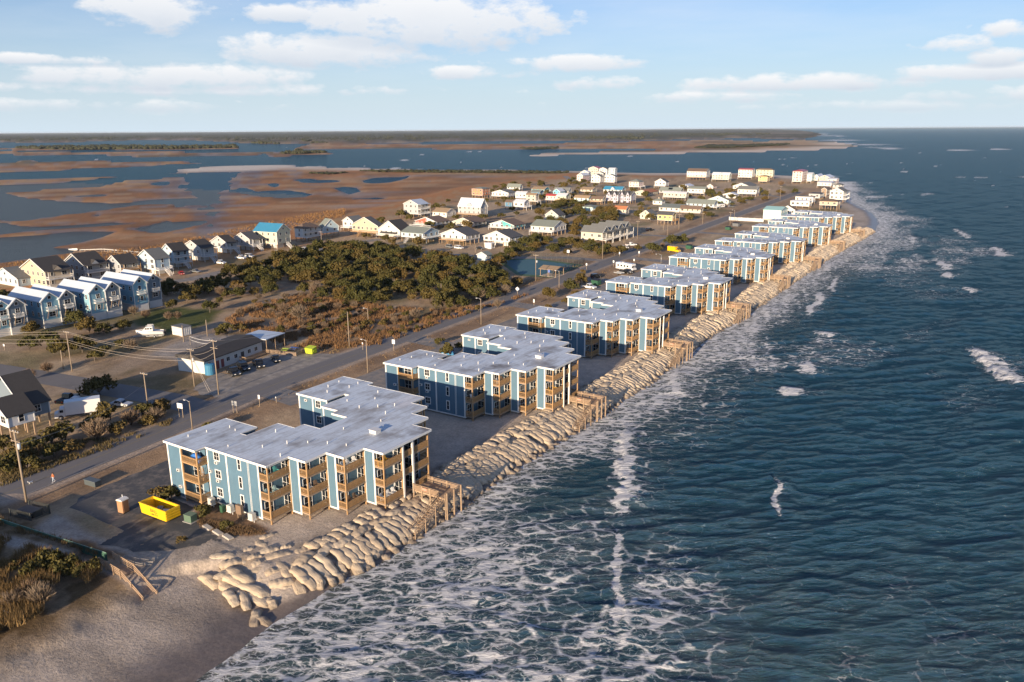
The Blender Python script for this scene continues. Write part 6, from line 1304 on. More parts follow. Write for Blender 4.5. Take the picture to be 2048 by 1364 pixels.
wire(TOPS['p12'], TOPS['p14'], 1.2, 'strand from the pavilion pole to the court street corner pole', off=(0, 0, -.3)); wire(TOPS['p14'], TOPS['p15'], 1.0, 'strand from the court street corner pole to the townhouse pole', off=(0, 0, -.3)); wire(TOPS['p15'], TOPS['p23'], .8, 'strand from the townhouse pole to the yellow house pole', off=(0, 0, -.3))
def lamp(bx, by, ty, label, curved=False):
    b = at(bx, by, 2.5); lo, hi = 2.0, 12.0
    for _ in range(30):
        h = (lo+hi)/2
        if pix((b[0], b[1], 2.5+h))[1] > ty: lo = h
        else: hi = h
    root = empty('street_lamp', (b[0], b[1], 2.5), A0, label=label, cat='street lamp', group='street lamps along the main road')
    MB().tube([(0, 0, 0), (0, 0, h)], [.13, .09], 7).build('post', M_pole if not curved else M_metal, root, True)
    MB().tube([(0, 0, h-.25), (-.6, 0, h-.02), (-1.3, 0, h)] if not curved else [(0, 0, h-.1), (-1.0, 0, h+.45), (-2.2, 0, h+.25)], .05, 5).build('arm', M_metal, root, True)
    x = -1.3 if not curved else -2.2; MB().box(x-.45, x+.1, -.15, .15, h-.10+(.25 if curved else 0), h+.06+(.25 if curved else 0)).build('lamp_head', M_cer, root)
for a in [(385, 859, 802, 'street lamp just above the roof of the nearest condo block'), (735.7, 745.5, 680, 'street lamp on the verge before the second condo block'), (737, 652.7, 617, 'street lamp in the brown field below the thicket'), (962.3, 649, 597, 'street lamp on the verge left of the third condo block'), (1118, 588.5, 541.5, 'street lamp on the verge below the pavilion'),
          (1468, 443, 420, 'street lamp left of the farthest condo blocks')]: lamp(*a)
lamp(1322, 528, 510, 'curved arm lamp at the drive beside the yellow van', True)
M_signw = paint('sign_white', (.72, .72, .72), .5, .06, 2); M_signb = paint('sign_back_grey', (.30, .31, .32), .5, .1, 2); M_signblue = paint('sign_blue', (.08, .14, .40), .5, .1, 2)
def sign(x, y, w, h, zc_, label, two=False, diamond=False, mat=None, post=None):
    b = at(x, y, 2.5); root = empty('road_sign', (b[0], b[1], 2.5), A0+.15, label=label, cat='sign')
    for q in ((-w*.35, w*.35) if two else (0,)): MB().box(q-.06, q+.06, -.06, .06, -.2, zc_+h/2-.05).build('post', post or M_pole, root)
    M = Matrix.Translation((0, -.09, zc_)) @ Matrix.Rotation(math.pi/4 if diamond else 0, 4, 'Y'); MB().box(-w/2, w/2, -.025, .025, -h/2, h/2, M).build('panel', mat or M_signw, root)
sign(363, 835, 1.5, 1.1, 2.6, 'white board sign on two wooden posts at the side street corner', True); sign(471, 826, 1.4, 1.0, 2.2, 'dark backed sign on two posts on the verge behind the nearest condo block', True, mat=M_signb)
sign(520, 813, .5, .9, 2.2, 'thin sign post with a small plate at the road before the gravel forecourt'); sign(788, 702, .9, 1.2, 2.6, 'white road sign on the verge left of the second condo block'); sign(726, 700, .3, .5, 1.9, 'small white marker post at the left road edge'); sign(553, 805, .2, .3, 1.2, 'low marker post on the verge right of the thin sign post')
sign(1035, 592, 1.1, 1.1, 2.6, 'pale diamond road sign below the thicket', diamond=True); sign(1068, 611, .5, 1.1, 1.6, 'white marker sign at the driveway of the third condo block'); sign(1098, 555, .9, 1.1, 2.6, 'blue and white pole sign before the pavilion', mat=M_signblue); sign(1227, 533, .6, .9, 2.2, 'white sign at the road left of the motorhome'); sign(1278, 514, .6, 1.0, 2.2, 'white sign at the road beyond the motorhome'); sign(1239, 513, .5, 1.0, 1.6, 'white sign opposite the court street')
sign(1173, 539, .6, .9, 2.2, 'white sign at the court street mouth'); sign(1136.5, 511, 1.3, 1.3, 2.0, 'white square sign before the hedge like thicket'); sign(1268, 528, .5, .9, 1.8, 'white sign on the verge behind the motorhome'); sign(18, 1243, .9, .5, 1.2, 'small white beach sign at the bottom left'); sign(10, 700, .6, .6, 1.4, 'white board in the field at the left edge')
# ================================================================ VEHICLES
def carpaint(name, c): return paint(name, c, .25, .05, 1.0)
CP = dict(white=carpaint('white_car_paint', (.70, .70, .69)), black=carpaint('black_car_paint', (.015, .016, .018)), red=carpaint('red_car_paint', (.35, .03, .025)), grey=carpaint('grey_car_paint', (.16, .17, .18)), silver=carpaint('silver_car_paint', (.48, .49, .50)), yellow=carpaint('yellow_van_paint', (.80, .46, .015)))
M_lampw = paint('headlight_glass', (.75, .75, .72), .15, .02, 1); M_lampr = paint('tail_light', (.35, .02, .015), .2, .02, 1)
_wh = {}
def wheels(root, L, W, rad, xs):
    if rad not in _wh:
        _wh[rad] = (MB().tube([(0, -.12, 0), (0, .12, 0)], rad, 14).mesh('wheel', M_black), MB().tube([(0, -.135, 0), (0, .135, 0)], rad*.55, 10).mesh('rim', M_metal))
    for x in xs:
        for s in (-1, 1): o = link('wheel', _wh[rad][0], root, (x, s*(W/2-.12), rad)); link('rim', _wh[rad][1], o)
def car(kind, col, x, y, yaw, label, group='parked vehicles', z=2.54):
    p = at(x, y, 2.5); root = empty({'sedan': 'parked_car', 'suv': 'parked_car', 'pickup': 'pickup_truck', 'van': 'box_van', 'truck': 'box_truck'}[kind], (p[0], p[1], z), A0+yaw, label=label, cat={'pickup': 'pickup', 'van': 'van', 'truck': 'truck'}.get(kind, 'car'), group=group); M = CP[col]
    if kind in ('sedan', 'suv', 'pickup'):
        L, W, Hh = {'sedan': (4.6, 1.8, 1.45), 'suv': (4.8, 1.95, 1.8), 'pickup': (5.7, 2.0, 1.9)}[kind]; hb = Hh*.56; a = L/2
        body = MB().extr([(-a, .35), (a-.1, .32), (a, .55), (a-.08, hb*.86), (a*.45, hb), (-a+.05, hb), (-a-.02, .6)], -W/2, W/2, 'y').build('body', M, root)
        c0, c1_ = {'sedan': (-a*.62, a*.38), 'suv': (-a*.95, a*.42), 'pickup': (-a*.22, a*.42)}[kind]
        MB().extr([(c0, hb), (c1_, hb), (c1_-.75, Hh), (c0+(.55 if kind == 'sedan' else .18), Hh)], -W/2+.12, W/2-.12, 'y').build('cabin', M, root)
        gl = MB().extr([(c0+.18, hb+.05), (c1_-.12, hb+.05), (c1_-.72, Hh-.1), (c0+(.62 if kind == 'sedan' else .28), Hh-.1)], -W/2+.10, W/2-.10, 'y'); gl.build('side_window', M_glass, root)
        MB().bar((c1_-.02, 0, hb+.04), (c1_-.74, 0, Hh-.06), W*.80, .03).build('windscreen', M_glass, root)
        if kind == 'pickup': MB().box(-a+.12, c0-.05, -W/2+.15, W/2-.15, hb-.02, hb+.02).build('load_bed', M_black, root)
        for s in (-1, 1):
            MB().box(a-.06, a+.01, s*(W/2-.42)-.2, s*(W/2-.42)+.2, hb*.62, hb*.80).build('headlight', M_lampw, root); MB().box(-a-.03, -a+.04, s*(W/2-.22)-.14, s*(W/2-.22)+.14, hb*.62, hb*.88).build('tail_light', M_lampr, root)
        wheels(root, L, W, .36 if kind != 'pickup' else .42, (a*.62, -a*.60))
    else:
        L, W, Hh, rad = {'van': (6.4, 2.1, 2.9, .38), 'truck': (8.6, 2.45, 3.6, .48)}[kind]; a = L/2; cb = a-1.9
        MB().box(-a, cb-.05, -W/2, W/2, rad+.35, Hh).build('cargo_box', CP['white'] if kind == 'truck' else M, root)
        MB().extr([(cb, .5), (a, .5), (a, 1.35), (a-.75, 1.55), (a-1.05, 2.35), (cb, 2.4)], -W/2+.08, W/2-.08, 'y').build('cab', M, root)
        MB().bar((a-.76, 0, 1.60), (a-1.03, 0, 2.28), W*.8, .04).build('windscreen', M_glass, root); MB().box(cb+.25, a-1.0, -W/2+.06, W/2-.06, 1.55, 2.1).build('side_window', M_glass, root); MB().box(-a+.2, a-.3, -.5, .5, .45, rad+.36).build('chassis', M_black, root)
        for s in (-1, 1): MB().box(a-.02, a+.03, s*(W/2-.4)-.18, s*(W/2-.4)+.18, .9, 1.15).build('headlight', M_lampw, root)
        MB().box(a-.05, a+.12, -W/2+.1, W/2-.1, .45, .68).build('bumper', M_metal, root); wheels(root, L, W, rad, (a-1.1, -a*.55))
    return root
PV = 'black vehicles on the gravel forecourt'
car('pickup', 'black', 468, 749, -.35+math.pi/2-math.pi/2, 'black pickup nearest the tall corner pole on the gravel forecourt', PV); car('suv', 'black', 488, 739, -.35, 'black car behind the nearest black pickup on the forecourt', PV); car('pickup', 'black', 518, 733, -.45, 'black pickup with its tail to the road, middle of the forecourt', PV); car('sedan', 'black', 552, 722, -.5, 'low black car nearest the yellow green skip on the forecourt', PV)
car('truck', 'white', 158, 832, -2.1, 'white box truck parked behind the roadside shrubs'); car('pickup', 'black', 136, 803, 2.0, 'dark pickup behind the white box truck'); car('sedan', 'white', 155, 806, .6, 'white car half hidden behind the box truck'); car('sedan', 'silver', 243, 812, .4, 'silver car half hidden by the roadside shrubs')
car('sedan', 'red', 363, 549, -.4, 'red car parked before the pale grey house'); car('pickup', 'white', 441, 528, .1, 'white pickup on the rear street before the light grey houses'); car('pickup', 'white', 482, 518, .1, 'white pickup beside the palm, right of the first white pickup'); car('suv', 'silver', 500, 515, .1, 'silver car right of the second white pickup'); car('suv', 'grey', 560, 508, .1, 'grey car before the blue roofed yellow house'); car('sedan', 'white', 610, 500, .1, 'white car below the white boxy house'); car('sedan', 'grey', 392, 545, .2, 'grey car right of the red car')
car('suv', 'white', 918, 498, -.1, 'white car parked by the white gabled house'); car('suv', 'grey', 900, 496, -.2, 'grey car left of the parked white one'); car('sedan', 'black', 960, 499, .1, 'dark car under the carport of the white gabled house'); car('sedan', 'white', 1248, 497, .9, 'white car in front of the cream townhouses'); car('pickup', 'white', 1262, 492, .9, 'white pickup farther in front of the cream townhouses'); car('sedan', 'white', 1502, 442, 0, 'white car left of the farthest condo blocks')
car('van', 'yellow', 1348, 505, -.25, 'bright yellow box van on the drive behind the sixth condo block'); car('pickup', 'black', 1252, 547, -.25, 'black pickup in front of the white motorhome'); car('suv', 'black', 1192, 556, 1.2, 'black car on the drive left of the black pickup'); car('pickup', 'white', 1178, 577, -.1, 'white pickup beside the green dumpster'); car('suv', 'grey', 1462, 415, 1.0, 'grey car by the white trailer'); car('suv', 'black', 1300, 462, 1.2, 'dark car below the yellow cottage')
# motorhome
p = at(1252, 541, 2.5); rv_o = empty('motorhome', (p[0], p[1], 2.54), A0-.25, label='white motorhome parked on the drive behind the fifth condo block', cat='motorhome'); a = 4.6
MB().extr([(-a, .6), (a-.9, .55), (a, .75), (a-.1, 1.35), (a-.75, 1.6), (a-.9, 2.1), (a-.4, 2.5), (a-.6, 3.15), (-a, 3.2)], -1.2, 1.2, 'y').build('body', CP['white'], rv_o); MB().bar((a-.76, 0, 1.62), (a-.9, 0, 2.08), 1.9, .05).build('windscreen', M_glass, rv_o)
for x in (-3.3, -1.6, .1, 1.7):
    for s in (-1, 1): MB().box(x-.45, x+.45, s*1.2-.02, s*1.2+.02, 1.7, 2.4).build('side_window', M_glass, rv_o)
MB().box(-1.9, -1.1, -.4, .4, 3.2, 3.45).build('roof_unit', M_cer, rv_o); MB().box(-a+.1, a-1.2, -1.215, 1.215, 1.15, 1.3).build('stripe', CP['grey'], rv_o); wheels(rv_o, 9, 2.4, .42, (2.9, -2.4))
p = at(1440, 416, 2.5); tr_ = empty('travel_trailer', (p[0], p[1], 2.54), A0+1.2, label='white travel trailer parked beside the village road', cat='trailer'); MB().extr([(-4, .6), (3.6, .6), (4.1, 1.2), (3.9, 2.5), (3.4, 2.9), (-4, 2.9)], -1.2, 1.2, 'y').build('body', CP['white'], tr_); wheels(tr_, 8, 2.4, .36, (.5, -.5))
for x in (-2.4, 0, 2): MB().box(x-.5, x+.5, -1.22, 1.22, 1.5, 2.1).build('side_window', M_glass, tr_)
p = at(1238, 549, 2.5); ut = empty('utility_trailer', (p[0], p[1], 2.54), A0-.25, label='low flat trailer behind the black pickup by the motorhome', cat='trailer'); MB().box(-2, 2, -1, 1, .55, .7).box(-2, 2, -1.02, -.95, .7, 1.0).box(-2, 2, .95, 1.02, .7, 1.0).build('bed', M_signb, ut); wheels(ut, 4, 2.1, .33, (0,))
# ================================================================ ROADSIDE BUILDING AND YARD
c = LW(-86.2, 30.6); rz = A0+math.radians(9.8); cb = empty('roadside_bar', (c[0], c[1], 2.5), rz, label='low white roadside building with black roof beside the gravel forecourt', cat='building')
MB().box(-8.4, 0, 0, 21, 0, 3.5).build('wall', WM['white'], cb)
MB().add([(-3.2, -.4, 4.7), (.7, -.4, 3.4), (.7, 21, 3.4), (-3.2, 21, 4.7), (-8.7, -.4, 4.2), (-8.7, 21, 4.2), (-8.7, -.4, 3.5), (-8.7, 21, 3.5), (.7, -.4, 3.2), (.7, 21, 3.2)], [(0, 1, 2, 3), (4, 0, 3, 5), (6, 4, 5, 7), (6, 8, 1, 0, 4), (7, 5, 3, 2, 9), (8, 9, 2, 1), (6, 7, 9, 8)]).build('roof', RM['black'], cb)
MB().box(-7.5, 1.5, 21.1, 29, 3.55, 3.75).build('porch_roof', RM['silver'], cb); pm = MB().box(-.09, .09, -.09, .09, 0, 3.56).mesh('porch_post', M_oldwood)
for x, y in ((1.3, 21.4), (1.3, 25), (1.3, 28.8), (-7.3, 28.8), (-3, 28.8)): link('porch_post', pm, cb, (x, y, 0))
MB().box(-7.4, -.4, 21.1, 28.5, 0, .35).build('porch_floor', M_oldwood, cb); MB().box(-7.4, -7.2, 21.2, 28.5, .35, 3.5).build('porch_wall', WM['dgrey'], cb)
M_reddoor = paint('dull_red_door', (.20, .05, .05), .6, .1, 2)
for y, w in ((4.5, 1.0), (6.2, 1.0), (13.5, 1.1)): MB().box(-.03, .06, y-w/2, y+w/2, .1, 2.2).build('door', M_reddoor if y < 10 else M_dark, cb)
for y in (2.4, 8.2, 11, 16, 18.6): window(cb, .03, y, 1.7, math.pi/2, 1.1, 1.0)
rail_mesh([((.2, 12), (2.2, 12)), ((2.2, 12), (2.2, 20))], 1.0, .3).build('ramp_railing', M_oldwood, cb, loc=(0, 0, .3)); MB().box(.05, 2.2, 12, 20, .1, .3).build('ramp', M_oldwood, cb)
p = at(421, 748, 2.5); tk = empty('water_tank', (p[0], p[1], 2.5), label='blue round tank at the corner of the low white roadside building', cat='tank'); M_tank = paint('blue_plastic', (.05, .20, .34), .4, .1, 1); MB().tube([(0, 0, 0), (0, 0, 2.5), (0, 0, 2.75)], [1.25, 1.25, .6], 16).build('tank_body', M_tank, tk); MB().tube([(0, 0, 2.7), (0, 0, 2.9)], .3, 10).build('lid', M_dark, tk)
def skip(x, y, yaw, L, W, Hh, mat, label, name='dumpster', lid=None):
    p = at(x, y, 2.5); o = empty(name, (p[0], p[1], 2.54), A0+yaw, label=label, cat='dumpster'); b = MB(); t_ = .08
    b.extr([(-L/2+.35, .15), (L/2-.05, .15), (L/2, Hh), (-L/2, Hh)], -W/2, -W/2+t_, 'y').extr([(-L/2+.35, .15), (L/2-.05, .15), (L/2, Hh), (-L/2, Hh)], W/2-t_, W/2, 'y'); b.box(-L/2+.35, L/2-.06, -W/2+t_, W/2-t_, .15, .28)
    b.box(L/2-t_, L/2, -W/2+t_, W/2-t_, .28, Hh).extr([(-L/2, Hh), (-L/2+.1, Hh), (-L/2+.45, .28), (-L/2+.35, .28)], -W/2+t_, W/2-t_, 'y'); b.build('bin', mat, o)
    r_ = MB()
    if L > 4:
        r_.box(-L/2-.06, L/2+.06, -W/2-.06, -W/2+.1, Hh-.02, Hh+.12).box(-L/2-.06, L/2+.06, W/2-.1, W/2+.06, Hh-.02, Hh+.12).box(L/2-.1, L/2+.08, -W/2+.1, W/2-.1, Hh-.02, Hh+.12).box(-L/2-.06, -L/2+.1, -W/2+.1, W/2-.1, Hh-.02, Hh+.12); r_.build('rim', mat, o)
        for k in range(4): MB().box(L/2+.005, L/2+.11, -W/2+.02, W/2-.02, .25+k*.42, .45+k*.42).build('end_rib', mat, o)
        for y_ in (-.6, .6): MB().box(-L/2+.5, L/2-.1, y_-.08, y_+.08, 0, .15).build('skid', M_black, o)
    else:
        MB().add([(-L/2-.05, -W/2-.05, Hh), (L/2+.05, -W/2-.05, Hh), (L/2+.05, W/2+.05, Hh+.35), (-L/2-.05, W/2+.05, Hh+.35), (-L/2-.05, -W/2-.05, Hh+.07), (L/2+.05, -W/2-.05, Hh+.07), (L/2+.05, W/2+.05, Hh+.42), (-L/2-.05, W/2+.05, Hh+.42)], [(0, 3, 2, 1), (4, 5, 6, 7), (0, 1, 5, 4), (1, 2, 6, 5), (2, 3, 7, 6), (3, 0, 4, 7)]).build('lid', lid or M_black, o)
        for s in (-1, 1): MB().box(s*(L/2+.06)-.06, s*(L/2+.06)+.06, -.5, .5, Hh*.55, Hh*.7).build('fork_pocket', mat, o)
    return o
M_skip = paint('yellow_skip_paint', (.76, .47, .010), .5, .14, 1.6, dirt=.12); M_lime = paint('lime_paint', (.45, .55, .03), .5, .12, 1.5); M_gskip = paint('green_skip_paint', (.03, .10, .06), .5, .2, 1.5)
q0, q1 = at(284, 1013, 2.5), at(329, 1046, 2.5)
sp_ = LW(-28.6, -20.3); sk = skip(*pix((*sp_, 2.5)), .03, 6.4, 2.5, 1.75, M_skip, 'big yellow open roll off dumpster lettered BALL by the nearest condo block')
M_ink = paint('black_lettering', (.02, .02, .02), .6, .02, 1)
def text(s, size, parent, loc, rot, name='lettering', mat=None):
    cu = bpy.data.curves.new('lettering', 'FONT'); cu.body = s; cu.size = size; cu.align_x = 'CENTER'; cu.extrude = .006
    tmp = bpy.data.objects.new('lettering', cu); me = bpy.data.meshes.new_from_object(tmp); bpy.data.objects.remove(tmp); me.materials.clear(); me.materials.append(mat or M_ink); return link(name, me, parent, loc, rot)
text('BALL', .78, sk, (.3, -1.262, .92), (math.pi/2, 0, 0)); text('1-888-7777', .40, sk, (.3, -1.262, .45), (math.pi/2, 0, 0))
for (x, y, z, w, c_) in ((1.2, .3, .3, 1.1, 'white'), (2.0, -.4, .3, .8, 'tan'), (-.5, .5, .3, .9, 'dgrey')): MB().box(-w/2, w/2, -.4, .4, 0, .7, Matrix.Rotation(.5, 4, 'Z') @ Matrix.Rotation(.35, 4, 'X')).build('debris', WM[c_], sk, loc=(x, y, z))
skip(622, 707, .1, 2.6, 1.9, 1.5, M_lime, 'yellow green skip with lid at the far end of the gravel forecourt', lid=M_lime); skip(1192, 570, -.2, 3.2, 2.2, 1.9, M_gskip, 'green dumpster on the drive behind the third condo block'); skip(1378, 498, -.2, 3, 2, 1.8, M_gskip, 'dark green dumpster right of the yellow van'); skip(1456, 460, -.2, 3, 2, 1.7, M_gskip, 'green dumpster at the road left of the farthest blocks'); skip(1472, 453, -.2, 4, 2.2, 2.0, CP['grey'], 'blue grey container beside the farther green dumpster')
# furniture set before the bar
p = at(585, 700, 2.5)
def table(x, y, col, label):
    p = at(x, y, 2.5); o = empty('picnic_table', (p[0], p[1], 2.5), A0+.2, label=label, cat='table'); MB().box(-1, 1, -.45, .45, .70, .76).build('tabletop', col, o)
    for s in (-1, 1): MB().box(-1, 1, s*.85-.14, s*.85+.14, .42, .47).build('bench', col, o)
    for s in (-.7, .7): MB().bar((s, -.8, 0), (s, .3, .70), .08).bar((s, .8, 0), (s, -.3, .70), .08).build('leg_frame', M_oldwood, o)
table(573, 702, paint('lime_table', (.45, .60, .05), .5), 'lime green picnic table inside the small railed yard'); table(588, 700, paint('blue_table', (.10, .16, .42), .5), 'blue picnic table inside the small railed yard'); table(553, 708, M_oldwood, 'grey wooden picnic table left of the small railed yard')
p = at(568, 706, 2.5); yr = empty('yard_rail', (p[0], p[1], 2.5), A0+.2, label='low wooden rail fence round the coloured picnic tables', cat='fence'); rail_mesh([((-4.5, -1.5), (5, -1.5)), ((5, -1.5), (5, 4))], 1.0, horiz=True).build('rails', M_oldwood, yr)
for x, y in ((-4.5, -1.5), (-1.3, -1.5), (1.9, -1.5), (5, -1.5), (5, 1.2), (5, 4)): MB().box(x-.07, x+.07, y-.07, y+.07, 0, 1.1).build('post', M_oldwood, yr)
# net of the sand court
a_, b_ = at(381, 690, 2.5), at(428, 698, 2.5); nt = empty('volleyball_net', (*a_, 2.5), label='sagging volleyball net between two poles on the sand court', cat='net'); d = b_-a_
for q in (0, 1): MB().tube([(*(d*q), 0), (*(d*q), 2.6)], .06, 6).build('net_pole', M_pole, nt)
nm = MB()
for zt, sg in ((2.5, .45), (1.6, .5)):
    for k in range(12): t0, t1 = k/12, (k+1)/12; nm.bar((*(d*t0), zt-sg*4*t0*(1-t0)), (*(d*t1), zt-sg*4*t1*(1-t1)), .06)
nm.build('net_tape', M_white, nt)
p = at(449, 684, 2.5); bd = empty('white_board', (p[0], p[1], 2.5), .4, label='tilted white board lying on the sand court', cat='board'); MB().box(-1.2, 1.2, -.6, .6, 0, .1, Matrix.Rotation(.35, 4, 'Y')).build('panel', M_white, bd, loc=(0, 0, .45)); MB().bar((-1, 0, 0), (-1, 0, .7), .1).build('prop', M_oldwood, bd)
# shed and boat
g, W, D, h, a, ux, uy = solve(363, 656, 674, 343, 382, 0); p = g-ux*W/2+uy*D/2; sd = empty('storage_shed', (p[0], p[1], 2.5), a, label='small plain white shed with flat lid beside the stored boat', cat='shed'); MB().box(-W/2, W/2, -D/2, D/2, .15, h).build('wall', WM['white'], sd); MB().box(-W/2-.15, W/2+.15, -D/2-.15, D/2+.15, h, h+.15).build('roof', RM['grey'], sd)
for k in range(5): MB().box(W/2, W/2+.04, -D/2+D*(k+.5)/5-.05, -D/2+D*(k+.5)/5+.05, .2, h-.05).build('batten', M_white, sd)
MB().box(-W/2+.1, W/2-.1, -D/2+.1, D/2-.1, 0, .15).build('sill', M_oldwood, sd)
def boat(x, y, yaw, z, sc, label, cabin=True, trailer=True):
    p = at(x, y, z); o = empty('motor_boat', (p[0], p[1], z), A0+yaw, label=label, cat='boat'); o.scale = (sc,)*3; V = []; n = 9
    for i in range(n):
        u = i/(n-1); xx = -3.6+7.4*u; wd = 1.25*(1-max(0, (u-.45)/.55)**2.2); zk = .55+.5*max(0, (u-.6)/.4)**2; zs = 1.7+.45*u
        V += [(xx, -wd, zs), (xx-.05, -wd*.80, zk+.45), (xx-.25*u, 0, zk), (xx-.05, wd*.80, zk+.45), (xx, wd, zs)]
    Fq = [(i*5+k, (i+1)*5+k, (i+1)*5+k+1, i*5+k+1) for i in range(n-1) for k in range(4)] + [(4, 3, 2, 1, 0)]; MB().add(V, Fq).build('hull', CP['white'], o)
    MB().add([(q[0], q[1]*.98, q[2]-.12) for q in V[0::5]]+[(q[0], q[1]*.98, q[2]-.12) for q in V[4::5]], [(i, i+1, n+i+1, n+i) for i in range(n-1)]).build('deck', M_white, o)
    if cabin:
        MB().extr([(-.9, 1.85), (1.9, 1.95), (1.25, 2.75), (.75, 3.05), (-.9, 3.0)], -.85, .85, 'y').build('cabin', CP['white'], o)
        for s in (-1, 1):
            for xx in (-.45, .25, .85): MB().box(xx-.24, xx+.24, s*.86-.02, s*.86+.02, 2.35, 2.75).build('cabin_window', M_glass, o)
        MB().bar((1.80, 0, 2.08), (1.30, 0, 2.68), 1.4, .04).build('windscreen', M_glass, o); rail_mesh([((-.8, -.8), (.8, -.8)), ((-.8, .8), (.8, .8))], .4, .6).build('roof_rail', M_metal, o, loc=(0, 0, 3.05))
    MB().box(-4.1, -3.62, -.25, .25, .8, 2.1).build('outboard_motor', M_black, o)
    if trailer: MB().box(-3.4, 4.6, -.08, .08, .35, .5).box(-3.2, 1, -.95, -.8, .35, .5).box(-3.2, 1, .8, .95, .35, .5).build('cradle', M_metal, o); wheels(o, 7, 2.2, .34, (-1.2,))
boat(302, 674, math.pi+.72, 2.5, 1.05, 'white cabin boat stored on a trailer left of the white shed'); boat(148, 503, .1, .05, .8, 'small white open boat moored at the end of the marsh dock', False, False)
# dock over the marsh
pa, pb, pc = at(160, 503.5, 1.2), at(205, 502, 1.2), at(292, 509, 1.2); dk = empty('marsh_dock', (*pa, 1.2), label='long pale wooden dock walk over the marsh behind the grey houses', cat='dock')
for (u, v_) in ((pa, pb), (pb, pc)):
    e = v_-u; L = math.hypot(*e); d = e/L; nn = np.array([-d[1], d[0]])
    for k in range(int(L/2.4)):
        a0, a1 = u-pa+d*k*2.4, u-pa+d*(k*2.4+2.32); MB().bar((*a0, 0), (*a1, 0), 1.5, .1).build('deck_panel', M_oldwood, dk)
        for s in (-.75, .75):
            q = a0+nn*s; MB().box(q[0]-.07, q[0]+.07, q[1]-.07, q[1]+.07, -2, 1.0).build('post', M_oldwood, dk)
    for s in (-.75, .75): MB().bar((*(u-pa+nn*s), 1.0), (*(v_-pa+nn*s), 1.0), .07, .14).build('hand_rail', M_white, dk)
# pavilion, court and its fence
g, W, D, h, a, ux, uy = solve(1112, 541, 555, 1079, 1118, 0); p = g-ux*W/2+uy*3.5; pv = empty('pavilion', (p[0], p[1], 2.5), a, label='open sided pavilion with a pale tan roof by the tennis court', cat='pavilion'); gable_roof(W, 7, 2.9, .9, 'x', .3).build('roof', RM['tan'], pv)
for x in (-W/2+.3, 0, W/2-.3):
    for y in (-3.2, 3.2): MB().box(x-.1, x+.1, y-.1, y+.1, 0, 2.95).build('post', M_oldwood, pv)
MB().box(-W/2, W/2, -3.5, 3.5, 0, .12).build('slab', M_conc, pv)
M_court = paint('court_blue', (.045, .13, .16), .8, .15, .5, 'Position'); M_court2 = paint('court_green', (.06, .12, .055), .8, .15, .5, 'Position')
q = [at(990, 519, 2.5), at(1062, 516, 2.5), at(1168, 530, 2.5), at(1105, 556, 2.5), at(1035, 551, 2.5)]; poly_sheet('court_apron', q, 2.53, M_court2); cc = np.mean(q, 0); poly_sheet('tennis_court', [cc+(z-cc)*.84 for z in q], 2.536, M_court)
M_chain = paint('chain_link', (.06, .065, .06), .6, .1, 2); cf = empty('chain_link_fence', (*q[1], 2.5), label='tall dark chain link fence along two sides of the tennis court', cat='fence')
for u, v_ in ((q[1], q[2]), (q[2], q[3])):
    L = math.hypot(*(v_-u)); n = int(L/3)
    for k in range(n+1): z = u-q[1]+(v_-u)*k/n; MB().box(z[0]-.05, z[0]+.05, z[1]-.05, z[1]+.05, 0, 3.2).build('post', M_chain, cf)
    for zz in (.1, 1.6, 3.15): MB().bar((*(u-q[1]), zz), (*(v_-q[1]), zz), .05).build('rail', M_chain, cf)
    mm_ = MB()
    for k in range(int(L/.5)): z0 = u-q[1]+(v_-u)*k/int(L/.5); z1 = u-q[1]+(v_-u)*min(1, (k+3)/int(L/.5)); mm_.bar((*z0, .1), (*z1, 3.1), .022); mm_.bar((*z0, 3.1), (*z1, .1), .022)
    mm_.build('mesh', M_chain, cf, kind='stuff')
g, W, D, h, a, ux, uy = solve(973, 513, 522, 955, 986, 0); house(g-ux*W/2+uy*2, a, W, 4, max(h, 2.6), .1, 1.2, 'y', 'pblue', 'greeng', 'small pale blue pump house at the left end of the tennis court', 'nofront')
g, W, D, h, a, ux, uy = solve(984, 491, 498, 968, 990, 0); house(g-ux*W/2+uy*1.5, a, max(W-1, 3), 3, 2.6, .1, .5, 'flat', 'white', 'white', 'small white shed before the white gabled house near the court', 'nofront')
# lean-to fences and beach house wall
p = at(1527, 444, 2.5); bw_ = empty('garden_wall', (p[0], p[1], 2.5), A0, label='long white boundary wall left of the aqua roofed white house', cat='wall'); MB().box(-22, 0, -.12, .12, 0, 2.0).build('panel', WM['white'], bw_)
for x in range(-22, 1, 4): MB().box(x-.2, x+.2, -.2, .2, 0, 2.2).build('pier', WM['white'], bw_)
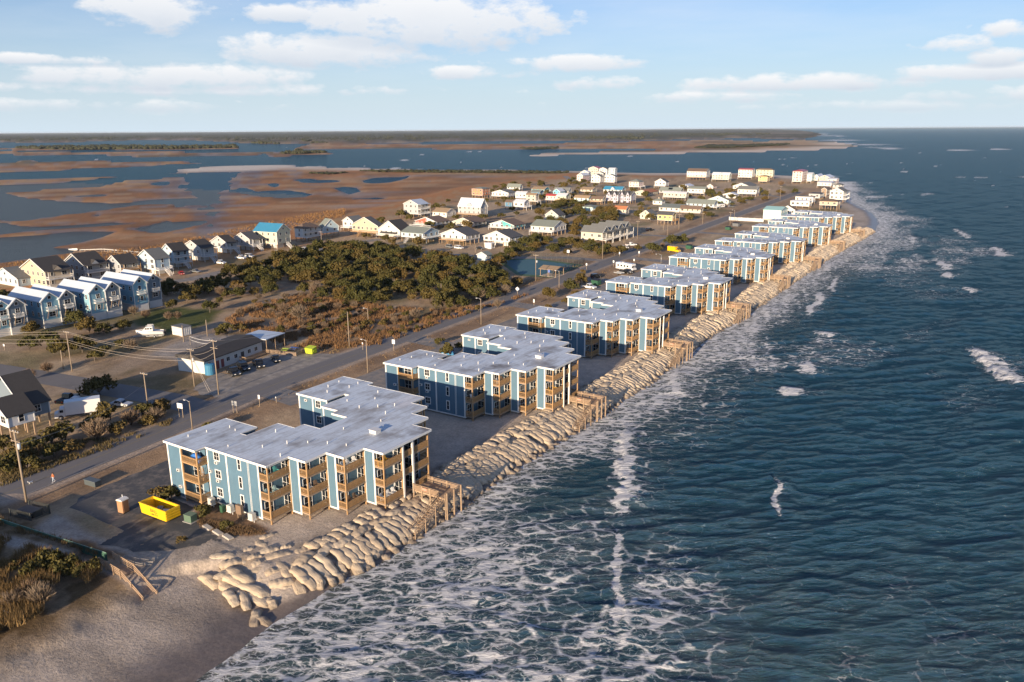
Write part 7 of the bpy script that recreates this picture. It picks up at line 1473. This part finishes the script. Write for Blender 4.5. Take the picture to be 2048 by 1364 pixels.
# ================================================================ FOREGROUND LEFT
M_pj = paint('tan_plastic', (.42, .23, .12), .5, .10, 2); p = at(248, 1024, 2.5); pj = empty('portable_toilet', (p[0], p[1], 2.53), A0+.15, label='tan portable toilet with white domed roof on the parking lot', cat='portable toilet')
MB().box(-.58, .58, -.58, .58, .1, 2.1).build('cabin', M_pj, pj); MB().extr([(-.66, 2.1), (.66, 2.1), (.6, 2.25), (.25, 2.38), (-.25, 2.38), (-.6, 2.25)], -.66, .66, 'y').build('roof', M_white, pj); MB().box(.585, .62, -.45, .45, .2, 2.0).build('door', paint('tan_plastic_door', (.36, .19, .10), .5, .1, 2), pj); MB().box(-.6, .6, -.6, .6, 0, .1).build('skid_base', M_black, pj); MB().tube([(-.4, .4, 2.2), (-.4, .4, 2.7)], .06, 6).build('vent_pipe', M_white, pj)
p = at(382, 1042, 2.5); tb = empty('transformer_box', (p[0], p[1], 2.5), A0+.1, label='squat green transformer box at the edge of the planting bed', cat='utility box'); MB().box(-.75, .75, -.6, .6, .1, 1.15).build('cabinet', paint('dull_green', (.10, .16, .11), .6, .1, 2), tb); MB().box(-.8, .8, -.65, .65, 1.15, 1.22).build('lid', paint('dull_green2', (.14, .20, .14), .6, .1, 2), tb); MB().box(-.95, .95, -.8, .8, 0, .1).build('pad', M_conc2, tb)
p = at(430, 1060, 2.5)
for k, (x, y) in enumerate(((416, 1056), (436, 1066), (456, 1075))): q = at(x, y, 2.5); o = empty('kerb_block', (*q, 2.53), A0-.16, label='pale concrete kerb block at the lot edge, %s of three' % ('left', 'middle', 'right')[k], cat='kerb', group='concrete kerb blocks at the parking lot'); MB().extr([(-.45, 0), (.45, 0), (.36, .22), (-.36, .22)], -1.0, 1.0, 'y').build('block', M_conc, o).rotation_euler = (0, 0, math.pi/2)
for k, (x, y) in enumerate(((404, 1015), (420, 1022), (437, 1012), (452, 1030))): pass
M_acl = paint('beige_unit', (.55, .53, .48), .6, .12, 2)
for k, (x, lab) in enumerate(((-24.2, 'left'), (-19.6, 'middle'), (-14.6, 'right'))):
    q = LW(x, -14.2); o = empty('heat_pump', (*q, 2.5), A0, label='white outdoor unit stack at the foot of the nearest condo block, %s one' % lab, cat='utility box', group='outdoor units by the nearest block'); MB().box(-.5, .5, -.35, .35, .5, 1.5).build('cabinet', M_acl, o); MB().box(-.55, .55, -.4, .4, .38, .5).build('shelf', M_white, o)
    for s in (-.45, .45): MB().box(s-.05, s+.05, -.05, .05, 0, .4).build('leg', M_white, o)
q = LW(-17, -14.5); o = empty('meter_cabinet', (*q, 2.5), A0, label='brown meter cabinet on legs at the nearest condo block wall', cat='utility box'); MB().box(-.6, .6, -.25, .25, .8, 2.3).build('cabinet', paint('brown_cabinet', (.22, .15, .10), .6, .1, 2), o); [MB().box(s-.05, s+.05, -.05, .05, 0, .8).build('leg', M_oldwood, o) for s in (-.5, .5)]
q = LW(-21, -14.6); o = empty('rubbish_bin', (*q, 2.5), A0, label='green wheelie bin against the nearest condo block wall', cat='bin'); MB().extr([(-.27, .1), (.27, .1), (.33, 1.15), (-.33, 1.15)], -.3, .3, 'y').build('bin_body', M_green, o); MB().box(-.36, .36, -.34, .34, 1.15, 1.22).build('lid', M_green, o)
q = at(186, 970, 2.5); o = empty('utility_cabinet', (*q, 2.5), A0+.1, label='long dark grey utility box in the shaded verge by the lot', cat='utility box'); MB().box(-1.4, 1.4, -.55, .55, .05, .95).build('cabinet', paint('dark_grey_box', (.07, .085, .09), .6, .1, 2), o); MB().box(-1.5, 1.5, -.62, .62, .95, 1.02).build('lid', paint('grey_lid', (.10, .12, .13), .6, .1, 2), o)
q = at(62, 1034, 2.5); en = empty('bin_enclosure', (*q, 2.5), A0+.2, label='dark chain link bin enclosure at the left edge of the parking lot', cat='enclosure')
for x, y in ((-2.2, -1.6), (2.2, -1.6), (2.2, 1.6), (-2.2, 1.6)): MB().box(x-.06, x+.06, y-.06, y+.06, 0, 1.9).build('post', M_chain, en)
for (x0, y0), (x1, y1) in (((-2.2, -1.6), (2.2, -1.6)), ((2.2, -1.6), (2.2, 1.6)), ((-2.2, 1.6), (2.2, 1.6))):
    m_ = MB(); L = abs(x1-x0)+abs(y1-y0)
    for k in range(int(L/.16)): t0, t1 = k*.16/L, min(1, (k*.16+1.2)/L); pa_ = lambda t_: (x0+(x1-x0)*t_, y0+(y1-y0)*t_); m_.bar((*pa_(t0), .1), (*pa_(t1), 1.8), .025); m_.bar((*pa_(t0), 1.8), (*pa_(t1), .1), .025)
    m_.build('mesh_panel', M_chain, en, kind='stuff')
o = empty('bin_container', (*q, 2.5), A0+.2, label='dark bin container inside the chain link enclosure', cat='dumpster'); MB().extr([(-1.5, .1), (1.5, .1), (1.6, 1.3), (-1.6, 1.3)], -.9, .9, 'y').build('bin_body', M_black, o); MB().box(-1.65, 1.65, -.95, .95, 1.3, 1.4).build('lid', M_dark, o)
# green windscreen fence
f0, f1 = LW(-62, -37.6), LW(-22.3, -32.7); gf = empty('green_fence', (*f0, 2.5), math.atan2(*(f1-f0)[::-1]), label='long green mesh fence running from the left edge to the beach stair', cat='fence'); L = math.hypot(*(f1-f0)); n = 15; M_gmesh = paint('green_fence_mesh', (.045, .12, .085), .8, .25, 1.5)
for k in range(n+1): MB().tube([(L*k/n, 0, 0), (L*k/n, 0, 1.42)], .045, 6).build('post', M_green, gf)
for k in range(n): MB().box(L*k/n+.05, L*(k+1)/n-.05, -.012, .012, .08, 1.3).build('mesh_panel', M_gmesh, gf)
MB().bar((0, 0, 1.36), (L, 0, 1.36), .05).build('top_rail', paint('pale_green_rail', (.25, .38, .30), .5, .1, 2), gf)
# beach access stair at the left
s0 = LW(-22, -33.0); bs = empty('beach_walk', (*s0, 2.5), A0-.06, label='small weathered boardwalk with steps down to the beach left of the sandbags', cat='boardwalk'); pl = MB().box(0, .36, -.85, .85, -.05, 0).mesh('plank', M_deck)
for k in range(14): link('plank', pl, bs, (k*.4, 0, .25))
n = 12
for k in range(n): link('tread', pl, bs, (5.6+k*.42, 0, .1-.165*(k+1)), scale=(.8, 1, 1))
for s in (-.9, .9):
    m_ = MB(); 
    for z in (.35, .62, .9, 1.15): m_.bar((0, s, .25+z-.1), (5.6, s, .25+z-.1), .05, .12)
    m_.build('railing', M_deck, bs); m_ = MB()
    for z in (.3, .65, 1.0): m_.bar((5.6, s, .2+z), (10.8, s, -1.9+z), .05, .13)
    m_.build('handrail', M_deck, bs); MB().bar((5.5, s, .0), (10.8, s, -2.05), .06, .26).build('stringer', M_oldwood, bs)
    for x, zt, zb in ((.05, 1.35, -1), (1.9, 1.35, -1), (3.8, 1.35, -1.6), (5.6, 1.35, -1.9), (8.2, .3, -2.3), (10.7, -.8, -2.4)): MB().box(x-.08, x+.08, s-.08+.1*np.sign(s), s+.08+.1*np.sign(s), zb, zt).build('post', M_oldwood, bs)
# sand fencing curling across the corner of the lot
M_sf = paint('sand_fence_slat', (.40, .36, .32), .9, .2, 2)
for k, (ln, lab) in enumerate((([(250, 1117), (275, 1123), (300, 1124), (318, 1119)], 'front'), ([(254, 1124), (272, 1130), (292, 1132), (308, 1128)], 'rear'))):
    pts = [at(x, y, 2.5) for x, y in ln]; o = empty('sand_fence', (*pts[0], 2.5), label='low curved slatted sand fence fallen at the lot corner, %s row' % lab, cat='fence', group='sand fences at the lot corner'); m_ = MB(); w_ = MB()
    for u, v_ in zip(pts[:-1], pts[1:]):
        L = math.hypot(*(v_-u)); nn = int(L/.14)
        for j in range(nn): z = u-pts[0]+(v_-u)*j/nn; m_.box(z[0]-.035, z[0]+.035, z[1]-.02, z[1]+.02, 0, .55)
        for zz in (.15, .42): w_.bar((*(u-pts[0]), zz), (*(v_-pts[0]), zz), .03)
    m_.build('slats', M_sf, o, kind='stuff'); w_.build('wire_strand', M_metal, o)
# blue tarp heap in the yard of the second block
q = at(895, 706, 2.8); o = empty('tarp_heap', (*q, 2.5), label='heap under a blue tarpaulin behind the second condo block', cat='tarpaulin'); V, Fq = bag_verts(95, 10, 10); MB().add(V*(3.6, 2.6, 2.0)+(0, 0, .4), Fq).build('tarp', paint('blue_tarp', (.05, .22, .42), .5, .2, 2), o, True)
# ================================================================ BALCONY FURNITURE
def chair_proto(mat):
    m = {}
    m['seat'] = MB().add([(-.28, -.28, .38), (.28, -.28, .38), (.28, .25, .30), (-.28, .25, .30), (-.28, -.28, .34), (.28, -.28, .34), (.28, .25, .26), (-.28, .25, .26)], [(0, 1, 2, 3), (7, 6, 5, 4), (0, 4, 5, 1), (1, 5, 6, 2), (2, 6, 7, 3), (3, 7, 4, 0)]).mesh('seat', mat)
    b = MB()
    for i in range(5): x = -.24+i*.12; hh = 1.05+.10*(1-abs(i-2)/2); b.bar((x, .22, .28), (x, .52, hh), .105, .03)
    m['backrest'] = b.mesh('backrest', mat); m['arm'] = MB().box(-.06, .06, -.36, .40, .58, .62).mesh('arm', mat); m['leg'] = MB().box(-.035, .035, -.05, .05, 0, .58).mesh('leg', mat); return m
CHM = {k: chair_proto(paint(k+'_chair_paint', c_, .5, .06, 2)) for k, c_ in (('white', (.74, .74, .73)), ('yellow', (.80, .45, .03)), ('teal', (.10, .42, .40)), ('pale', (.45, .62, .60)), ('brown', (.18, .12, .08)))}
def chair(bi, x, y, fl, rz, colr, label):
    b = BROOT[bi]; p = wl2(b, x, y, FL[fl]); o = empty('balcony_chair', tuple(p), A0+rz, label=label, cat='chair', group='slatted chairs on the balconies'); m = CHM[colr]; o.scale = (1.15,)*3
    link('seat', m['seat'], o); link('backrest', m['backrest'], o)
    for s in (-.33, .33): link('arm', m['arm'], o, (s, 0, 0)); link('leg', m['leg'], o, (s, -.28, 0)); link('leg', m['leg'], o, (s, .30, 0))
fln = ('ground', 'middle', 'top')
ST = {1: 'leftmost', 2: 'left', 3: 'second', 4: 'third', 5: 'rightmost'}
for bi, st, x, off, fl, rz, colr in [(0, 2, -12.2, 1.0, 2, 1.9, 'pale'), (0, 2, -12.2, 2.6, 2, 1.6, 'teal'), (0, 2, -12.3, .8, 1, 1.7, 'pale'), (0, 2, -12.2, 2.2, 1, 1.6, 'pale'), (0, 3, -8.4, 1.3, 1, 1.7, 'white'), (0, 3, -8.4, 2.6, 1, 1.5, 'brown'), (0, 4, -4.8, .9, 2, 1.9, 'white'), (0, 4, -4.8, 2.0, 2, 1.6, 'white'), (0, 4, -4.8, 3.2, 2, 1.3, 'white'), (0, 4, -4.8, 1.8, 0, 1.6, 'brown'),
                           (0, 4, -4.8, 3.0, 0, 1.6, 'brown'), (0, 5, -1.1, .6, 2, 2.2, 'yellow'), (0, 5, -1.0, 1.8, 2, 1.6, 'yellow'), (0, 5, -1.0, .8, 0, 1.9, 'white'), (0, 5, -1.0, 2.2, 0, 1.5, 'white'), (0, 5, -1.0, 3.2, 0, 1.3, 'white'), (1, 2, -12.2, 2.2, 2, 1.6, 'brown'), (1, 3, -8.4, 1.0, 2, 1.7, 'white'), (1, 3, -8.4, 2.6, 2, 1.5, 'brown'), (1, 3, -8.4, 1.8, 1, 1.6, 'pale'),
                           (1, 5, -1.0, 1.0, 1, 1.9, 'yellow'), (1, 5, -1.0, 2.6, 1, 1.5, 'yellow'), (2, 2, -12.2, 2.0, 2, 1.6, 'teal'), (2, 3, -8.4, 1.4, 1, 1.6, 'teal'), (2, 4, -4.8, 1.4, 2, 1.6, 'pale'), (1, 2, -12.2, 1.4, 1, 1.6, 'white')]:
    y0 = {2: -13.3, 3: -9, 4: -4.8, 5: -.4}[st]
    chair(bi, x, y0+off, fl, rz, colr, '%s chair at the %s of %s balcony, %s stack, %s condo block' % ({'pale': 'pale aqua'}.get(colr, colr), 'near end' if off < 1.2 else 'middle' if off < 2.7 else 'far end', fln[fl], ST[st], WORDS[bi]))
p = wl2(BROOT[0], -26.8, -14.3, FL[2]); o = empty('covered_bundle', tuple(p), A0, label='bright blue covered bundle on the top leftmost balcony of the nearest condo block', cat='bundle'); V, Fq = bag_verts(97, 10, 10); MB().add(V*(2.4, .8, 1.9)+(0, 0, .6), Fq).build('cover', paint('royal_blue_cover', (.03, .16, .50), .5, .15, 3), o, True)
p = wl2(BROOT[0], -26.2, -13.9, FL[1]); o = empty('ladder', tuple(p), A0+.3, label='wooden step ladder on the middle leftmost balcony of the nearest condo block', cat='ladder')
for s in (-.3, .3): MB().bar((s, -.3, 0), (s*.7, 0, 2.2), .07).bar((s, .35, 0), (s*.7, .02, 2.2), .06).build('rail', M_wood, o)
for k in range(6): MB().bar((-.28, -.26+.04*k, .3+.32*k), (.28, -.26+.04*k, .3+.32*k), .05).build('rung', M_wood, o)
# red warning notices on the deck railings
M_not = paint('faded_red_notice', (.62, .28, .20), .7, .1, 2)
for i, b in enumerate(BROOT[:4]): p = wl2(b, 2.9, 5.70, 1.75); o = empty('notice_board', tuple(p), A0, label='faded red notice on the railing of the %s deck' % WORDS[i], cat='sign', group='faded red notices on the deck railings'); MB().box(-.45, .45, -.03, 0, -.22, .22).build('panel', M_not, o)
# ================================================================ PERSON AND DOG
def skin(name, verts, edges, radii, mat, parent, sub=1):
    me = bpy.data.meshes.new(name); me.from_pydata(verts, edges, []); me.materials.append(mat); o = link(name, me, parent)
    m_ = o.modifiers.new('skin', 'SKIN'); m_.use_smooth_shade = True; s_ = o.modifiers.new('sub', 'SUBSURF'); s_.levels = s_.render_levels = sub
    sv = me.skin_vertices[0].data
    for i, rr_ in enumerate(radii): sv[i].radius = (rr_, rr_)
    sv[0].use_root = True; return o
q = at(108, 965, 2.5); pe = empty('person', (*q, 2.54), A0+math.radians(95)+math.pi, label='person in an orange brown jacket and pale trousers walking along the road edge', cat='person')
M_skin = paint('skin', (.45, .27, .19), .6, .05, 3); M_jack = paint('orange_jacket', (.42, .13, .045), .8, .15, 3); M_jean = paint('pale_trousers', (.40, .47, .55), .85, .1, 3); M_hair = paint('brown_hair', (.06, .035, .02), .7, .2, 6); M_shoe = paint('white_shoes', (.7, .7, .68), .6, .05, 3)
bv = [(0, 0, .95), (0, 0, 1.15), (0, 0, 1.38), (0, .01, 1.48), (.02, .01, 1.56), (.03, .01, 1.68), (0, .19, 1.40), (-.06, .25, 1.14), (.10, .26, .95), (0, -.19, 1.40), (.02, -.25, 1.14), (.20, -.25, .98), (0, .09, .90), (.20, .10, .52), (.16, .10, .09), (.30, .10, .04), (0, -.09, .90), (-.12, -.10, .50), (-.36, -.10, .16), (-.27, -.10, .06)]
be = [(0, 1), (1, 2), (2, 3), (3, 4), (4, 5), (2, 6), (6, 7), (7, 8), (2, 9), (9, 10), (10, 11), (0, 12), (12, 13), (13, 14), (14, 15), (0, 16), (16, 17), (17, 18), (18, 19)]; br = [.13, .125, .14, .06, .085, .10, .06, .045, .035, .06, .045, .035, .085, .06, .045, .035, .085, .06, .045, .035]
for s, w0, base in ((1, (.10, .26, .95), 8), (-1, (.20, -.25, .98), 11)):
    for k, (dx, dy, L) in enumerate(((.02, -.03*s, .075), (.035, -.012*s, .09), (.035, .005*s, .095), (.03, .02*s, .085), (.045, -.035*s, .05))):
        i = len(bv); a0 = (w0[0]+.01, w0[1]+dy, w0[2]-.05); a1 = (w0[0]+dx, w0[1]+dy*1.3, w0[2]-.05-L*.6); a2 = (w0[0]+dx+.02, w0[1]+dy*1.2, w0[2]-.05-L); bv += [a0, a1, a2]; be += [(base, i), (i, i+1), (i+1, i+2)]; br += [.012, .010, .008]
skin('body', bv, be, br, M_skin, pe)
skin('jacket', [(0, 0, .92), (0, 0, 1.15), (0, 0, 1.38), (0, 0, 1.47), (0, .19, 1.40), (-.06, .25, 1.14), (.07, .26, 1.0), (0, -.19, 1.40), (.02, -.25, 1.14), (.16, -.25, 1.02)], [(0, 1), (1, 2), (2, 3), (2, 4), (4, 5), (5, 6), (2, 7), (7, 8), (8, 9)], [.17, .165, .18, .10, .09, .07, .06, .09, .07, .06], M_jack, pe)
skin('trousers', [(0, 0, .95), (0, .09, .88), (.20, .10, .52), (.17, .10, .14), (0, -.09, .88), (-.12, -.10, .50), (-.34, -.10, .20)], [(0, 1), (1, 2), (2, 3), (0, 4), (4, 5), (5, 6)], [.145, .11, .085, .075, .11, .085, .075], M_jean, pe)
skin('hair', [(-.02, .01, 1.66), (.0, .01, 1.74), (-.06, .01, 1.60)], [(0, 1), (0, 2)], [.105, .085, .07], M_hair, pe)
for x, y, z in ((.27, .10, .05), (-.28, -.10, .09)): MB().box(-.14, .13, -.05, .05, -.05, .05).build('shoe', M_shoe, pe, loc=(x, y, z))
MB().box(.105, .135, -.045, -.015, 1.665, 1.685).box(.105, .135, .035, .065, 1.665, 1.685).build('eyes', M_black, pe); MB().extr([(.11, 1.61), (.155, 1.615), (.12, 1.66)], -.005, .025, 'y').build('nose', M_skin, pe); MB().box(.11, .128, -.02, .04, 1.575, 1.585).build('mouth', M_reddoor, pe)
q = at(62, 968, 2.5); dg_ = empty('dog', (*q, 2.54), A0+math.radians(95)+math.pi, label='small white dog ahead of the walking person by the near utility pole', cat='dog')
skin('body', [(0, 0, .34), (.22, 0, .36), (.34, 0, .46), (.44, 0, .54), (.56, 0, .51), (-.2, 0, .35), (-.36, 0, .46), (.22, .07, .20), (.22, .07, .02), (.22, -.07, .20), (.26, -.07, .02), (-.2, .07, .24), (-.27, .07, .12), (-.23, .07, .02), (-.2, -.07, .24), (-.25, -.07, .12), (-.20, -.07, .02), (.42, .05, .62), (.42, -.05, .62)],
     [(0, 1), (1, 2), (2, 3), (3, 4), (0, 5), (5, 6), (1, 7), (7, 8), (1, 9), (9, 10), (5, 11), (11, 12), (12, 13), (5, 14), (14, 15), (15, 16), (3, 17), (3, 18)], [.11, .12, .07, .08, .035, .10, .025, .04, .025, .04, .025, .05, .03, .025, .05, .03, .025, .02, .02], M_white, dg_)

# two neighbouring beach houses just outside the frame; their evening shadows fall across the lot and the foredune
house(np.array((-93., 58.)), A0, 13, 12, 8.6, 2.4, 2.8, 'x', 'lgrey', 'grey', 'light grey beach house outside the left edge of the photo beside the foredune', 'nofront')
house(np.array((-118., 78.)), A0, 12, 12, 8.0, 2.4, 2.6, 'y', 'tan', 'brown', 'tan beach house outside the left edge of the photo across the road', 'nofront')

# ================================================================ SEA AIR: far shores fade a little to blue
hz = MB().box(-70000, 70000, -2500, 95000, -4.5, 66).build('haze', None, None, kind='stuff', label='thin pale sea haze over the far shores', cat='haze')
t = NT('sea_haze'); pv_ = t.new('ShaderNodeVolumePrincipled'); pv_.inputs['Color'].default_value = (.74, .87, 1.0, 1); pv_.inputs['Density'].default_value = 1.5e-5; pv_.inputs['Anisotropy'].default_value = 0.0
t.n.remove(t.b); t.l.new(pv_.outputs[0], t.n['Material Output'].inputs['Volume']); hz.data.materials.append(t.m)
